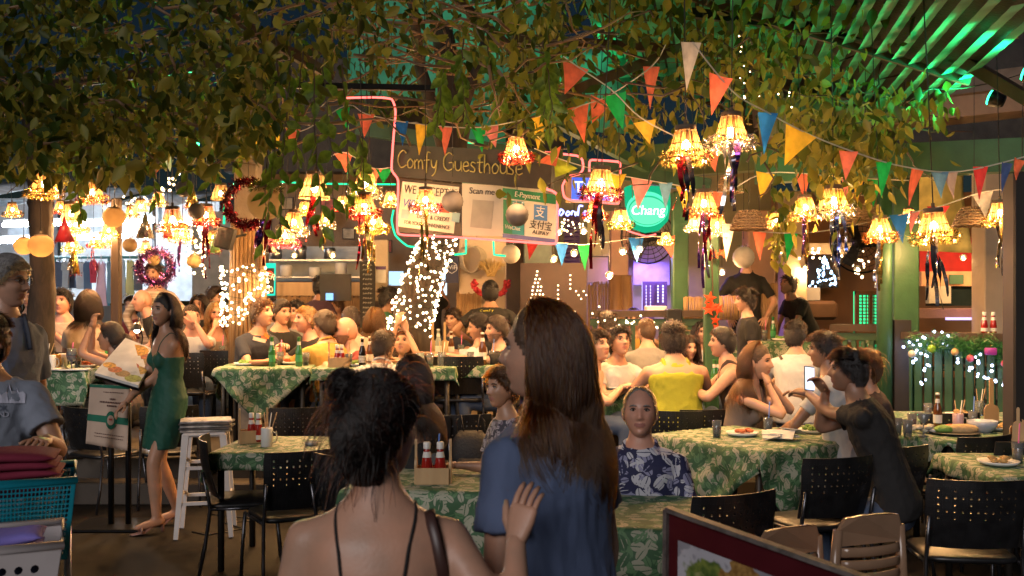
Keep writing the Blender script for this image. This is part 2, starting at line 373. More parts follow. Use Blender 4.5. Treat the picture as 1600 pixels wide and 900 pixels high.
def person(label, hx, hy, D, face, seated=True, fem=False, k=None, skin='light', hair=('short', 'black', .03), top=('tee', None), legs=None, arms=('table', 'table'), lean=10, twist=0, yaw=0, pitch=0, roll=0, lod=0, group=None, floor=None, glasses=False, beard=False, side=0, hg=(0, 0, -1.), tuck=False, pull=2.2, handk=1.0, stance=None, curl=.5, build=1.0, name='person', loose=.0):
 hc=W(hx, hy, D);k=k or(.95 if fem else 1.02);fz=floor_z(hc.x, D)if floor is None else floor
 vs=(.013, .016, .020)[lod]
 pz=.52 if seated else.93*k
 Ls=.52*k;up0=.172*k
 def spine(ts):
  p=Vector((0, 0, pz));pts=[p.copy()];n=10
  for i in range(n):
   a=R(lean)*(.75+.5*i/n);b=R(side)
   p=p+Vector((math.sin(b), math.sin(a), math.cos(a)*math.cos(b))).normalized()*Ls*ts/n;pts.append(p.copy())
  a2=R(lean*.7+pitch*.25);nd=Vector((math.sin(R(side))*.5, math.sin(a2)+.12, math.cos(a2))).normalized()
  return pts, nd
 ts=1.0
 for _ in range(6):
  pts, nd=spine(ts);z=pts[-1].z+nd.z*up0
  ts*=1+(hc.z-fz-z)/(Ls*1.0);ts=min(1.2, max(.82, ts))
 pts, nd=spine(ts);hl=pts[-1]+nd*up0
 dz=hc.z-fz-hl.z
 rz=R(face);Rm=Matrix.Rotation(rz, 3, 'Z')
 off=Rm@hl;loc=Vector((hc.x-off.x, hc.y-off.y, fz))
 if seated:pts=[p+Vector((0, 0, dz))for p in pts];hl=hl+Vector((0, 0, dz));pz+=dz
 else:loc.z+=dz
 root=empty(name, loc, rz, label, 'person', group)
 sw=(.150 if fem else.178)*k*build
 if fem:RG=[(-.24, .120, .085), (-.12, .168, .112), (.0, .178, .118), (.14, .158, .105), (.32, .128, .090), (.50, .134, .098), (.68, .150, .108), (.84, .152, .095), (.94, .118, .072), (1.02, .070, .056), (1.10, .050, .050)]
 else:RG=[(-.24, .120, .088), (-.12, .160, .112), (.0, .166, .118), (.16, .156, .110), (.34, .150, .106), (.52, .162, .112), (.70, .178, .118), (.84, .180, .104), (.94, .138, .080), (1.02, .082, .064), (1.10, .060, .060)]
 def sp(t):
  x=t*10
  if x<=0:u=(pts[1]-pts[0]).normalized();return pts[0]+Vector((0, 0, x/10*Ls)), u
  if x>=10:u=nd;return pts[10]+nd*(x-10)/10*Ls, u
  i=int(x);q=pts[i].lerp(pts[i+1], x-i);return q, (pts[i+1]-pts[i]).normalized()
 def frame(t):
  q, u=sp(t);tw=R(twist)*max(0, min(1, t));a=Vector((math.cos(tw), math.sin(tw), 0));f=u.cross(a).normalized();a=f.cross(u).normalized()
  return q, u, a, f
 def trings(t0, t1, inf, flare=0.):
  out=[];tl=[r[0]for r in RG];ts_=sorted({t0, t1}|{t for t in tl if t0<t<t1})
  for t in ts_:
   w=np.interp(t, tl, [r[1]for r in RG])*k*build;d=np.interp(t, tl, [r[2]for r in RG])*k*(build*1.0 if build>1 else 1)
   q, u, a, f=frame(t);e=inf+flare*max(0, .5-t)
   out.append(ring(q, a, f, w+e, d+e, 20, 2.3))
  return out
 q9, u9, a9, f9=frame(.90)
 sh={s:q9+a9*sw*s-u9*.030*k for s in(-1, 1)}
 ua, fa=.285*k, .255*k
 ar=.040 if fem else.047
 ar*=build
 J={}
 for s, nm in zip((-1, 1), arms):
  if isinstance(nm, str):(tx, ty, tz), hint=ARMS[nm];tgt=Vector((tx*s, ty, tz));hint=Vector((hint[0]*s, hint[1], hint[2]));hd=None
  else:
   tgt=nm[0];hint=Vector(nm[1]);hd=nm[2]if len(nm)>2 else None
   if isinstance(tgt, tuple)and len(tgt)==4:tgt=W(*tgt[:3])-loc;tgt=Rm.transposed()@tgt
   else:tgt=Vector(tgt)
  if nm=='hang':tgt=sh[s]+Vector((.07*s, .06, -.52*k))
  el, wr=ik(sh[s], tgt, ua, fa, hint);J[s]=(sh[s], el, wr, hd, nm)
 body=MB()
 body.loft(trings(-.24, 1.10, 0))
 limb(body, [sp(.94)[0], sp(1.08)[0], hl+Vector((0, -.012, -.04))], [.058*k if not fem else.050, .055*k if not fem else.046, .054 if not fem else.047], 14)
 for s in(-1, 1):
  limb(body, [sp(1.08)[0]-f9*.01, sh[s]*.45+sp(.98)[0]*.55-f9*.012, sh[s]-f9*.004], [.046*k, .046*k, ar*1.0], 10)
  s0, el, wr, hd, nm=J[s]
  limb(body, [s0, s0.lerp(el, .35), el, el.lerp(wr, .3), wr], [ar*1.12, ar*1.05, ar*.84, ar*.88, ar*.60], 12)
  body.ball(s0, (ar*1.14, )*3, 12, 8)
 if fem:
  qc, uc, ac, fc=frame(.62)
  for s in(-1, 1):body.ball(qc+ac*s*.068*k+fc*.075*k, (.055*k, .05*k, .055*k), 12, 8)
 hips={s:Vector((s*.088*k, .0, pz-.04))for s in(-1, 1)}
 LG={}
 for s in(-1, 1):
  if seated:kn=Vector((s*.13, .42*k, pz-.02));an=Vector((s*.12, .40*k+.02*s, .08-(0)))
  else:
   st=(stance or{}).get(s, (0.0, 0.0));an=Vector((s*.085*k+st[0], st[1], .075));kn, an=ik(hips[s], an, .43*k, .41*k, Vector((0, 1, 0)))
  LG[s]=(hips[s], kn, an)
  tr=(.078 if fem else.080)*k
  limb(body, [hips[s], hips[s].lerp(kn, .5), kn, kn.lerp(an, .3), an], [tr*1.02, tr*.88, tr*.66, tr*.68, tr*.46], 12)
  limb(body, [an+Vector((0, -.03, -.03)), an+Vector((s*.01, .07, -.045)), an+Vector((s*.015, .15, -.055))], [.036, .034, .022], 10)
 bo=body.build('body', SKIN[skin], root, True);bo_=bo
 yw=R(yaw)+R(twist);HM=Matrix.Translation(hl)@Matrix.Rotation(yw, 4, 'Z')@Matrix.Rotation(-R(pitch), 4, 'X')@Matrix.Rotation(R(roll), 4, 'Y')@Matrix.Scale(k if not fem else k*.985, 4)
 hp=head_parts(fem, hair[0], (1.25, 1.0, .8)[lod], beard)
 ex=MB();ex.v=[tuple(HM@Vector(p))for p in hp.v];ex.f=list(hp.f);ex.m=list(hp.m);ex.mi=0
 for s in(-1, 1):
  s0, el, wr, hd, nm=J[s];fd=(wr-el).normalized()
  if hd:d, n=Vector(hd[0]), Vector(hd[1])
  elif nm in('chin', 'mouth'):d=(fd+Vector((0, -.1, .6))).normalized();n=Vector((s*.4, 1, .2))
  elif nm=='hang':d=fd;n=Vector((s, .2, 0))
  else:d=(fd*.8+Vector((0, .5, -.12))).normalized();n=Vector((s*.35, -.1, 1))
  inward=Vector((-s, 0, 0))if nm!='hang' else Vector((0, 1, 0))
  sd=1 if d.cross(n).dot(inward)>0 else-1
  if hd and len(hd)>2:sd=hd[2]
  hand_mesh(ex, wr, d, n, sd, curl, k*handk*(.92 if fem else 1.0), .12 if curl>.4 else.03)
 PENDING.append((bo, vs, 6, ex, [SKIN[skin], LIPS, BEARD, EYEW, EYED, CAPM[hair[1]], EYED], 0))
 def clothes(name, mb, m, wr_=.004, vs_=None, it=5):
  o=mb.build(name, m, root, True);PENDING.append((o, vs_ or vs, it, None, None, wr_));return o
 tk, tm=top
 if tk:
  mb=MB();inf=.013+loose
  if tk in('tee', 'shirt', 'long'):
   mb.loft(trings(-.16 if seated else-.22, 1.00, inf, .03))
   for s in(-1, 1):
    s0, el, wr, hd, nm=J[s];fr=.60 if tk=='tee' else.75;e=.009+loose*.6
    limb(mb, [sp(1.08)[0]*.55+sp(.98)[0]*.45-f9*.01+(s0-q9)*.28, s0*.45+sp(.98)[0]*.55-f9*.012, s0+u9*.002], [.030*k, .052*k, ar*1.02+e], 12)
    if tk=='long':limb(mb, [s0, s0.lerp(el, .5), el, wr.lerp(el, .12)], [ar*1.15+e, ar+e, ar*.85+e, ar*.62+e], 14)
    else:mb.tube([s0, s0.lerp(el, fr*.5), s0.lerp(el, fr*.9), s0.lerp(el, fr)], [ar*1.12+e, ar*1.08+e*1.2, ar+e*1.7, ar+e*1.9], 14)
    mb.ball(s0, (ar*1.12+e, )*3, 12, 8)
   if tk=='shirt':
    q, u, a, f=frame(1.03)
    mb.tube([q+a*math.cos(t)*.076*k+f*math.sin(t)*.07*k+u*(.01-.02*math.sin(t))for t in np.linspace(0, 2*math.pi, 18, endpoint=False)], .014, 8, closed=True)
   if fem:
    qc, uc, ac, fc=frame(.62)
    for s in(-1, 1):mb.ball(qc+ac*s*.066*k+fc*.078*k, (.066*k, .058*k, .064*k), 12, 8)
  elif tk=='tank':
   mb.loft(trings(-.16 if seated else-.22, .78, inf, .03))
   if not fem:
    rr=[]
    for t in(.70, .80, .90, .98):qq, uu, aa_, ff_=frame(t);rr.append(ring(qq, aa_, ff_, np.interp(t, [.7, .98], [.150, .092])*k*build, np.interp(t, [.7, .9, .98], [.125, .105, .085])*k, 18, 2.4))
    mb.loft(rr)
   for s in(-1, 1):
    qa, ua_, aa, fa_=frame(.74);qb=sp(.97)[0]
    for sg in(1, -1):
     p0=qa+fa_*sg*.100*k+aa*s*.100*k;p1=qb+aa*s*.088*k+fa_*sg*.045*k+ua_*.004;p2=qb+aa*s*.088*k+ua_*.040*k
     limb(mb, [p0, p1, p2], [.026*k, .024*k, .018*k], 10)
   if fem:
    qc, uc, ac, fc=frame(.62)
    for s in(-1, 1):mb.ball(qc+ac*s*.066*k+fc*.078*k, (.066*k, .058*k, .064*k), 12, 8)
  elif tk in('strap', 'dress'):
   mb.loft(trings(-.20, .66, .009, .0))
   qc, uc, ac, fc=frame(.62)
   for s in(-1, 1):mb.ball(qc+ac*s*.066*k+fc*.078*k, (.066*k, .058*k, .066*k), 12, 8)
   if tk=='dress':
    rr=[]
    for z, w, d in((pz+.02, .188, .128), (pz-.12, .192, .132), (pz-.26, .178, .122), (pz-.36, .166, .116)):
     c=Vector((0, (LG[1][1].y+LG[-1][1].y)*.5*(pz-z)/.45, z));rr.append(ring(c, Vector((1, 0, 0)), Vector((0, 1, 0)), w*k, d*k, 20, 2.2))
    mb.loft(list(reversed(rr)))
  o=clothes('dress' if tk=='dress' else 'shirt', mb, tm, .0105 if tk in('tee', 'shirt', 'long')else.009, vs*.85)
  if tk in('strap', 'dress'):
   st=MB()
   for s in(-1, 1):
    qf, uf, af, ff=frame(.66);qb=sp(.98)[0]
    STRAPS.append(([qf+ff*.125*k+af*s*.075*k, qf.lerp(qb, .6)+ff*.105*k+af*s*.085*k, qb+af*s*.098*k+uf*.045*k, qf.lerp(qb, .55)-ff*.118*k+af*s*.082*k, qf-ff*.122*k+af*s*.07*k], .0035, tm, root, bo))
 if legs is not None:
  lk, lm=legs;mb=MB()
  mb.loft(trings(-.26, .06, .010))
  for s in(-1, 1):
   h, kn, an=LG[s];tr=.080*k
   if lk=='shorts':limb(mb, [h, h.lerp(kn, .5), h.lerp(kn, .85)], [tr+.022, tr+.018, tr+.012], 12)
   else:limb(mb, [h, h.lerp(kn, .5), kn, kn.lerp(an, .5), an+Vector((0, 0, .02))], [tr+.014, tr+.008, tr*.72+.012, tr*.66+.012, tr*.5+.014], 12)
  clothes('trousers', mb, lm, .004)
 for s in(-1, 1):
  an=LG[s][2];mb=MB()
  if tk!='dress':
   limb(mb, [an+Vector((0, -.035, -.036)), an+Vector((s*.01, .05, -.040)), an+Vector((s*.015, .155, -.052))], [.044, .046, .030], 10)
   mb.build('shoe', SHOE, root, True)
 hs, hcol, hlen=hair
 if hs!='bald':
  fr, nape, sd_, th=.064, -.085, .0, .018
  if hs=='thin':fr, nape, sd_, th=.1135, -.075, -.005, .006
  if hs=='buzz':th=.006
  if hs in('long', 'bun', 'bob', 'pony'):fr, nape, th, sd_=.070, -.095, .008, .008
  cm=cap_mesh(th, nape, fr, sd_, .006 if hs=='short' else.002, hash(label)%999 if False else int(abs(hx)*7)%997, (1.2, 1, .8)[lod], fem)
  cm.v=[tuple(HM@Vector(p))for p in cm.v];ho=cm.build('hair', CAPM[hcol], root, True)
  rng=np.random.RandomState(int(abs(hx)*13+D*7)%9999)
  n=(11000, 2200, 900)[lod];rad=(.0007, .0012, .0019)[lod]
  if hs in('short', 'buzz', 'thin'):
   P, N=roots_on_head(n, nape, fr, sd_, rng, fem)
   if hs=='thin':n2=400
   fl=np.array([0, .55, -.25])+0*N;fl[:, 2]=np.where(P[:, 2]>.06, .05, -.8);fl[:, 1]=np.where(P[:, 1]<-.03, -.15, .6)
   fl[:, 0]+=rng.randn(len(P))*.25;d=N*(.5 if hs=='short' else.8)+fl-N*(fl*N).sum(1, keepdims=True)*.8
   d/=np.linalg.norm(d, axis=1, keepdims=True)
   Ln=hlen*1.1*rng.uniform(.5, 1.2, len(P))*np.where(P[:, 2]>.05, 1.25, .7)
   S=simulate(P+N*th*.6, d, Ln, 6, [(np.zeros(3), np.eye(3), np.array([.076, .099, .117]))], .12, rng, .85, .05)
   A=np.array(HM);S=S@A[:3, :3].T+A[:3, 3]
  else:
   P, N=roots_on_head(n, nape, fr, sd_, rng, fem)
   A=np.array(HM);Pw=P@A[:3, :3].T+A[:3, 3];Nw=N@A[:3, :3].T;Nw/=np.linalg.norm(Nw, axis=1, keepdims=True)
   he=(A[:3, 3], A[:3, :3]/np.linalg.norm(A[:3, 0]), (np.array([.0755, .098, .116])+th*2.6)*k)
   if hs in('long', 'bob'):
    part=np.stack([np.sign(P[:, 0]+rng.randn(len(P))*.01)*.55, -.25+0*P[:, 0]-.5*(P[:, 1]>.0), -.25+0*P[:, 0]], -1)@A[:3, :3].T
    d=Nw*.35+part;d/=np.linalg.norm(d, axis=1, keepdims=True)
    qn=np.array(sp(1.02)[0]);qs=np.array(sp(.72)[0]);ax=np.array([a9, f9, u9]).T
    ells=[he, (qn-np.array([0, 0, .0]), ax, np.array([.075, .075, .14])*k), (qs, ax, np.array([sw+.045, .135*build, .20*k+.02])), (np.array(sp(.40)[0]), ax, np.array([sw, .130*build, .25*k]))]
    S=simulate(Pw+Nw*th*.5, d, hlen*rng.uniform(.70, 1.10, len(P)), (26, 16, 14)[lod], ells, .42, rng, .62, .03 if lod else.025, g=np.array(hg), pull=pull, axis=np.array(A[:3, 3])-np.array([0, 0, .09])-A[:3, 1]/np.linalg.norm(A[:3, 1])*.03)
    cl=np.random.RandomState(5).randn(60, 3)*.05+A[:3, 3];ci=((Pw[:, None]-cl[None])**2).sum(-1).argmin(1);tt=np.linspace(0, 1, S.shape[1]);ph=ci*1.7;am=.016*tt**1.3
    S=S+np.stack([am*np.sin(9*tt+ph[:, None]), am*np.cos(8*tt+ph[:, None]*2), 0*S[..., 0]], -1)
    Ai=np.linalg.inv(A);q=S@Ai[:3, :3].T+Ai[:3, 3];S=S[~((q[..., 1]>.055)&(np.abs(q[..., 0])<.052)&(q[..., 2]<.06)&(q[..., 2]>-.16)).any(1)]
    if tuck:q=S@Ai[:3, :3].T+Ai[:3, 3];S=S[~((q[..., 1]>.012)&(q[..., 2]<.035)&(q[..., 2]>-.17)).any(1)]
   else:
    bp=Vector((0, -.105, .045))if hs=='bun' else Vector((0, -.11, .02))
    if isinstance(hlen, tuple):bp=Vector(hlen[:3]);br=hlen[3]
    else:br=.035
    b=np.array(HM@bp);steps=14;out=[Pw+Nw*th*.4];p=out[0]
    for i in range(steps-1):
     v=b-p;p=p+v/(steps-1-i)*(1.0 if i<steps-2 else.9);c, Ax, rr=he;q=(p-c)@Ax/(rr*1.03);ln=np.linalg.norm(q, axis=1, keepdims=True)
     p=np.where(ln<1, (q/ln*rr*1.03)@Ax.T+c, p)+rng.randn(*p.shape)*.0012;out.append(p.copy())
    S=np.stack(out, 1)
    if hs=='bun':
     m=n//3;t0=rng.uniform(0, 6.28, m);tl=rng.randn(m, 3)*.45+np.array([0, -.8, .5]);tl/=np.linalg.norm(tl, axis=1, keepdims=True)
     e1=np.cross(tl, rng.randn(m, 3));e1/=np.linalg.norm(e1, axis=1, keepdims=True);e2=np.cross(tl, e1);rr=br*rng.uniform(.55, 1.1, m)
     tt=t0[:, None]+np.linspace(0, rng.uniform(2.5, 5), 14)[None];cc=np.array(bp)+tl*rng.uniform(-.02, .02, m)[:, None]
     B=cc[:, None]+(e1[:, None]*np.cos(tt)[..., None]+e2[:, None]*np.sin(tt)[..., None])*rr[:, None, None]
     B=B@A[:3, :3].T+A[:3, 3];S=np.concatenate([S, B])
     bm_=MB();bm_.ball(HM@bp, (br*.8, )*3, 12, 8);bm_.build('hair_bun', CAPM[hcol], ho, True)
     m=n//45;P2, N2=roots_on_head(m, nape, fr, sd_, rng, fem);Pw2=P2@A[:3, :3].T+A[:3, 3];Nw2=N2@A[:3, :3].T
     d=Nw2*.6+(b-Pw2)*6+rng.randn(*Pw2.shape)*.5;d/=np.linalg.norm(d, axis=1, keepdims=True)
     S2=simulate(Pw2, d, rng.uniform(.05, .13, len(Pw2)), 14, [he], .2, rng, .85, .08);S=np.concatenate([S, S2])
    else:
     m=n//3;d=np.tile(np.array(Rm.transposed()@Vector((0, 0, 0)))+(A[:3, :3]@np.array([0, -1, .1])), (m, 1))+rng.randn(m, 3)*.15
     T=simulate(b+rng.randn(m, 3)*.012, d, (hlen if not isinstance(hlen, tuple)else.25)*rng.uniform(.8, 1.1, m), 14, [he], .25, rng, .85, .03);S=np.concatenate([S, T])
  strands_obj('hair_strands', S, rad, STRM[hcol], ho)
 if glasses:
  g=MB()
  for q in(-1, 1):
   g.tube([HM@Vector((q*.032+.021*math.cos(t), .098-.006*abs(math.cos(t)), .008+.016*math.sin(t)))for t in np.linspace(0, 6.283, 14, endpoint=False)], .0016, 5, closed=True)
   g.tube([HM@Vector((q*.053, .092, .012)), HM@Vector((q*.074, .07, .013)), HM@Vector((q*.080, -.005, .010))], .0016, 5)
  g.tube([HM@Vector((-.011, .100, .012)), HM@Vector((.011, .100, .012))], .0016, 5)
  g.build('glasses', mat('spectacle_frame', (.02, .02, .02), .3), root, True)
 root['_hm']=[c for r_ in HM for c in r_]
 return root, dict(HM=HM, J=J, sp=sp, frame=frame, LG=LG, loc=loc, Rm=Rm, k=k)
def finish_people():
 for it in PENDING:
  o, vs=it[0], it[1]
  m=o.modifiers.new('fuse', 'REMESH');m.mode='VOXEL';m.voxel_size=vs;m.use_smooth_shade=True
  s=o.modifiers.new('soft', 'SMOOTH');s.factor=.5;s.iterations=it[2]
 dg=bpy.context.evaluated_depsgraph_get()
 for o, vs, n_, ex, mats, wr in PENDING:
  me=bpy.data.meshes.new_from_object(o.evaluated_get(dg));o['_new']=me.name
 for o, vs, n_, ex, mats, wr in PENDING:
  me=bpy.data.meshes[o['_new']];del o['_new']
  o.modifiers.clear()
  old=o.data;base=list(old.materials)
  n=len(me.vertices);co=np.empty(n*3, np.float32);me.vertices.foreach_get('co', co);co=co.reshape(-1, 3)
  if wr:
   no=np.empty(n*3, np.float32);me.vertices.foreach_get('normal', no);no=no.reshape(-1, 3)
   rng=np.random.RandomState(n%1000);K=rng.randn(14, 3)*np.array([24, 24, 13]);K[7:]*=1.9;ph=rng.rand(14)*6.3
   w=1-np.abs(np.sin(co@K.T+ph+1.3*np.sin(co@K[::-1].T*.4)));w=(w**2).mean(1)-.33
   co=co+no*(w*wr*2.2)[:, None];me.vertices.foreach_set('co', co.astype(np.float32).ravel())
  if ex is not None:
   fs=[tuple(p.vertices)for p in me.polygons];mi=[0]*len(fs)
   vs_=[tuple(c)for c in co]+ex.v;fs+=[tuple(i+n for i in f)for f in ex.f];mi+=ex.m
   m2=bpy.data.meshes.new('body');m2.from_pydata(vs_, [], fs)
   for q in mats:m2.materials.append(q)
   m2.polygons.foreach_set('material_index', mi);me=m2
  else:
   me.materials.clear()
   for q in base:me.materials.append(q)
  me.polygons.foreach_set('use_smooth', [True]*len(me.polygons));me.update()
  o.data=me;bpy.data.meshes.remove(old)
def finish_straps():
 from mathutils.bvhtree import BVHTree
 for path, r, m, root, bo in STRAPS:
  bv=BVHTree.FromPolygons([v.co for v in bo.data.vertices], [p.vertices for p in bo.data.polygons])
  P=[];path=[Vector(p)for p in path]
  for i in range(len(path)-1):
   for j in range(6):P.append(path[i].lerp(path[i+1], j/6))
  P.append(path[-1]);Q=[]
  for p in P:
   c, n, _, _=bv.find_nearest(p);Q.append(c+(p-c).normalized()*r*.7 if(p-c).dot(n)>0 else c+n*r*.7)
  for _ in range(2):Q=[Q[0]]+[(Q[i-1]+Q[i]*2+Q[i+1])/4 for i in range(1, len(Q)-1)]+[Q[-1]]
  MB().tube(Q, r, 6).build('shoulder_strap', m, root, True)
SHOE=mat('shoe_leather', (.05, .04, .035), .5)
def cloth(name, c, rough=.85, **kw):return mat('cloth_'+name, c, rough, var=kw.pop('var', .10), scale=5, bump=.25, bscale=kw.pop('bscale', 260), **kw)
# setting: ground, terraces, backdrop
def patterned(name, cols, scale, rough=.6, stretch=(1, 1, 1), bump=.2, noise=6):
 if name in _mc:return _mc[name]
 m, t, b=nodes_of(name);L=t.links
 tc=t.nodes.new('ShaderNodeTexCoord');mp=t.nodes.new('ShaderNodeMapping');mp.inputs['Scale'].default_value=stretch
 L.new(tc.outputs['Object'], mp.inputs['Vector'])
 nz=t.nodes.new('ShaderNodeTexNoise');nz.inputs['Scale'].default_value=scale;nz.inputs['Detail'].default_value=noise;L.new(mp.outputs[0], nz.inputs['Vector'])
 rp=t.nodes.new('ShaderNodeValToRGB');e=rp.color_ramp.elements
 while len(e)<len(cols):e.new(.5)
 for i, c in enumerate(cols):e[i].position=.3+.4*i/(len(cols)-1);e[i].color=(*c, 1)
 L.new(nz.outputs['Fac'], rp.inputs['Fac']);L.new(rp.outputs[0], b.inputs['Base Color']);b.inputs['Roughness'].default_value=rough
 bp=t.nodes.new('ShaderNodeBump');bp.inputs['Strength'].default_value=bump;bp.inputs['Distance'].default_value=.02;L.new(nz.outputs['Fac'], bp.inputs['Height']);L.new(bp.outputs[0], b.inputs['Normal'])
 _mc[name]=m;return m
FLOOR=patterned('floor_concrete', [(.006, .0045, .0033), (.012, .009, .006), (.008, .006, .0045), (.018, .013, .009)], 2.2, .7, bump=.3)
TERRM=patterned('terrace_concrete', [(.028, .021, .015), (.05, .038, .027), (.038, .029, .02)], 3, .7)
WOODD=patterned('wood_dark', [(.025, .014, .008), (.05, .028, .015), (.035, .02, .011)], 7, .5, (1, 1, .12))
WOODM=patterned('wood_mid', [(.12, .06, .028), (.22, .12, .055), (.16, .085, .04)], 9, .5, (1, 1, .12))
WOODL=patterned('wood_light', [(.36, .22, .10), (.48, .31, .15), (.42, .26, .12)], 10, .5, (1, 1, .15))
BAMBOO=patterned('bamboo', [(.20, .11, .05), (.34, .20, .09), (.26, .15, .065), (.40, .25, .12)], 12, .45, (1, 1, .15))
GREEN=mat('green_paint', (.028, .085, .038), .45, var=.2, scale=4, bump=.15, bscale=30)
GREEND=mat('green_paint_dark', (.025, .065, .03), .5, var=.25, scale=4)
CREAM=mat('cream_plaster', (.55, .43, .30), .8, var=.12, scale=2.5, bump=.2, bscale=25)
PINK=mat('pink_plaster', (.50, .28, .20), .8, var=.12, scale=2.5, bump=.2)
ORANGE=mat('orange_plaster', (.52, .25, .10), .8, var=.12, scale=2.5)
BLACK=mat('black_plastic', (.010, .010, .011), .38, var=.3, scale=20)
BLACKM=mat('black_metal', (.012, .012, .013), .35, metal=.6)
STEEL=mat('steel', (.45, .45, .46), .3, metal=1.0)
WHITEP=mat('white_paint', (.68, .66, .62), .5, var=.06)
BARK=patterned('bark', [(.013, .008, .005), (.038, .024, .015), (.022, .014, .009), (.055, .037, .024)], 10, .85, (1, 1, .3), .8)
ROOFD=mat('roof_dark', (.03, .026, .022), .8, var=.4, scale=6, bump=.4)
EAVE=patterned('eave_board', [(.10, .06, .035), (.19, .12, .075), (.13, .08, .05)], 3, .7)
PURPLE=mat('purple_paint', (.10, .055, .17), .6)
FLOOR.node_tree.nodes['Principled BSDF'].inputs['Specular IOR Level'].default_value=.15
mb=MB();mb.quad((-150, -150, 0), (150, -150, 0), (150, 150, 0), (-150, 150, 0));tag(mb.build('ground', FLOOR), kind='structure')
def block(name, x0, x1, y0, y1, z0, z1, m, bev=.0):
 b=MB();b.box(((x0+x1)/2, (y0+y1)/2, (z0+z1)/2), (x1-x0, y1-y0, z1-z0), None, bev);return tag(b.build(name, m), kind='structure')
block('terrace_floor', -14, .75, 8.55, 40, .001, .36, TERRM, .01)
block('terrace_step', -14, .75, 8.27, 8.548, .001, .18, TERRM, .01)
block('dining_floor', .754, 14, 8.55, 10.6, .001, .15, TERRM, .01)
block('deck_floor', .754, 14, 10.604, 40, .001, .50, WOODD, .01)
def slab(name, x0, y0, x1, y1, D, th, m, label=None, cat=None, group=None, kind=None, parent=None, bev=.0, D1=None):
 a=W(x0, y1, D);b=W(x1, y1, D1 or D);c=W(x0, y0, D);v=b-a;v.z=0
 n=Vector((-v.y, v.x, 0)).normalized();ctr=(a+b)/2
 Mx=Matrix((v.normalized(), n, Vector((0, 0, 1)))).transposed();h=c.z-a.z
 base=Vector((ctr.x, ctr.y, a.z));o=MB()
 o.box((0, 0, h/2), (v.length, th, h), None, bev);ob=o.build(name, m, parent)
 ob.location=(base+n*th/2)-(parent.location if parent is not None else Vector());ob.rotation_euler=(0, 0, math.atan2(v.y, v.x))
 return tag(ob, label, cat, group, kind)
def reeds(name, x0, y0, x1, y1, D, m, n, label=None, cat=None, parent=None, kind=None):
 a=W(x0, y1, D);b=W(x1, y0, D);o=MB();w=(b.x-a.x)/n;rnd=random.Random(int(x0))
 for i in range(n):
  x=a.x+w*(i+.5)-(a.x+b.x)/2;r=w*.5*rnd.uniform(.9, 1.1);h=b.z-a.z
  o.tube([(x, rnd.uniform(-.01, .01), 0), (x+rnd.uniform(-.01, .01), 0, h*.5), (x, 0, h*rnd.uniform(.97, 1.02))], r, 6)
 ob=o.build(name, m, parent, True);ob.location=Vector(((a.x+b.x)/2, D, a.z))-(parent.location if parent is not None else Vector())
 return tag(ob, label, cat, kind=kind)
def post(px, y0, y1, D, w, m, name, label, cat='post', group=None, rnd=False, base=True):
 p=W(px, y0, D);fz=floor_z(p.x, D)if base else W(px, y1, D).z;h=p.z-fz;o=MB()
 if rnd:o.lathe([(w*.5, 0), (w*.5, h*.5), (w*.48, h)], 18)
 else:o.box((0, 0, h/2), (w, w, h), None, .012)
 ob=o.build(name, m, None, rnd);ob.location=(p.x, D, fz);return tag(ob, label, cat, group)
slab('restaurant_wall', 380, 250, 830, 640, 14.2, .2, mat('brown_plaster', (.26, .17, .10), .8, var=.3, scale=2, bump=.3), 'plastered back wall behind the bar and kitchen', 'wall')
slab('bar_wall', 830, 250, 1205, 640, 13.4, .2, mat('olive_wall', (.30, .26, .14), .8, var=.2, scale=2), 'olive and cream wall behind the dark lit board', 'wall')
slab('room_wall', 1205, 300, 1760, 640, 15.6, .2, ORANGE, 'orange back wall of the room behind the railing', 'wall')
slab('side_wall', 300, 330, 372, 560, 12.8, .2, mat('corrugated_grey', (.16, .18, .2), .5, var=.2), 'grey panel wall behind the lit bamboo wrapped post', 'wall')
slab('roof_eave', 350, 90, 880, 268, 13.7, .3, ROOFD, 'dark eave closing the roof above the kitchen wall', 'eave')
for i, (x, y, w, h, c, lb)in enumerate(((446, 318, 26, 20, (.30, .22, .12), 'ochre picture frame left of the hanging vines'), (478, 350, 18, 24, (.10, .16, .22), 'blue poster above the kitchen shelves'), (512, 322, 22, 26, (.35, .08, .06), 'red poster behind the bright vines'), (545, 365, 20, 18, (.35, .30, .22), 'cream notice above the till'), (603, 385, 20, 20, (.25, .05, .04), 'red brown plaque by the green neon curve'), (418, 352, 14, 22, (.16, .10, .22), 'violet poster behind the globe lantern'), (655, 392, 16, 14, (.35, .28, .18), 'small cream card behind the lit trunk'))):
 p=W(x, y+h/2, 13.9);r=empty('wall_picture', p, label=lb, cat='picture', group='pictures on the kitchen wall');s=13.9/F
 b=MB();b.box((0, 0, h*s/2), (w*s, .04, h*s), None, .006);b.build('frame', WOODD, r);b=MB();b.box((0, -.024, h*s/2), (w*s*.84, .006, h*s*.84));b.build('print', mat('print_%d'%i, c, .6, var=.5, scale=9), r)
kp=empty('kitchen_counter', (W(490, 500, 12.6).x, 12.6, .36), label='plywood kitchen counter with steel pass shelf behind the beer sign', cat='counter')
slab('counter_front', 432, 441, 566, 462, 12.6, .5, WOODL, parent=kp)
reeds('bamboo_panel', 432, 463, 566, 560, 12.62, BAMBOO, 46, parent=kp)
slab('shelf', 420, 405, 566, 408, 13.2, .35, STEEL, parent=kp);slab('shelf', 420, 432, 566, 434, 13.0, .4, STEEL, parent=kp)
slab('back_panel', 420, 385, 566, 440, 13.6, .05, mat('kitchen_tile', (.35, .40, .44), .3), parent=kp)
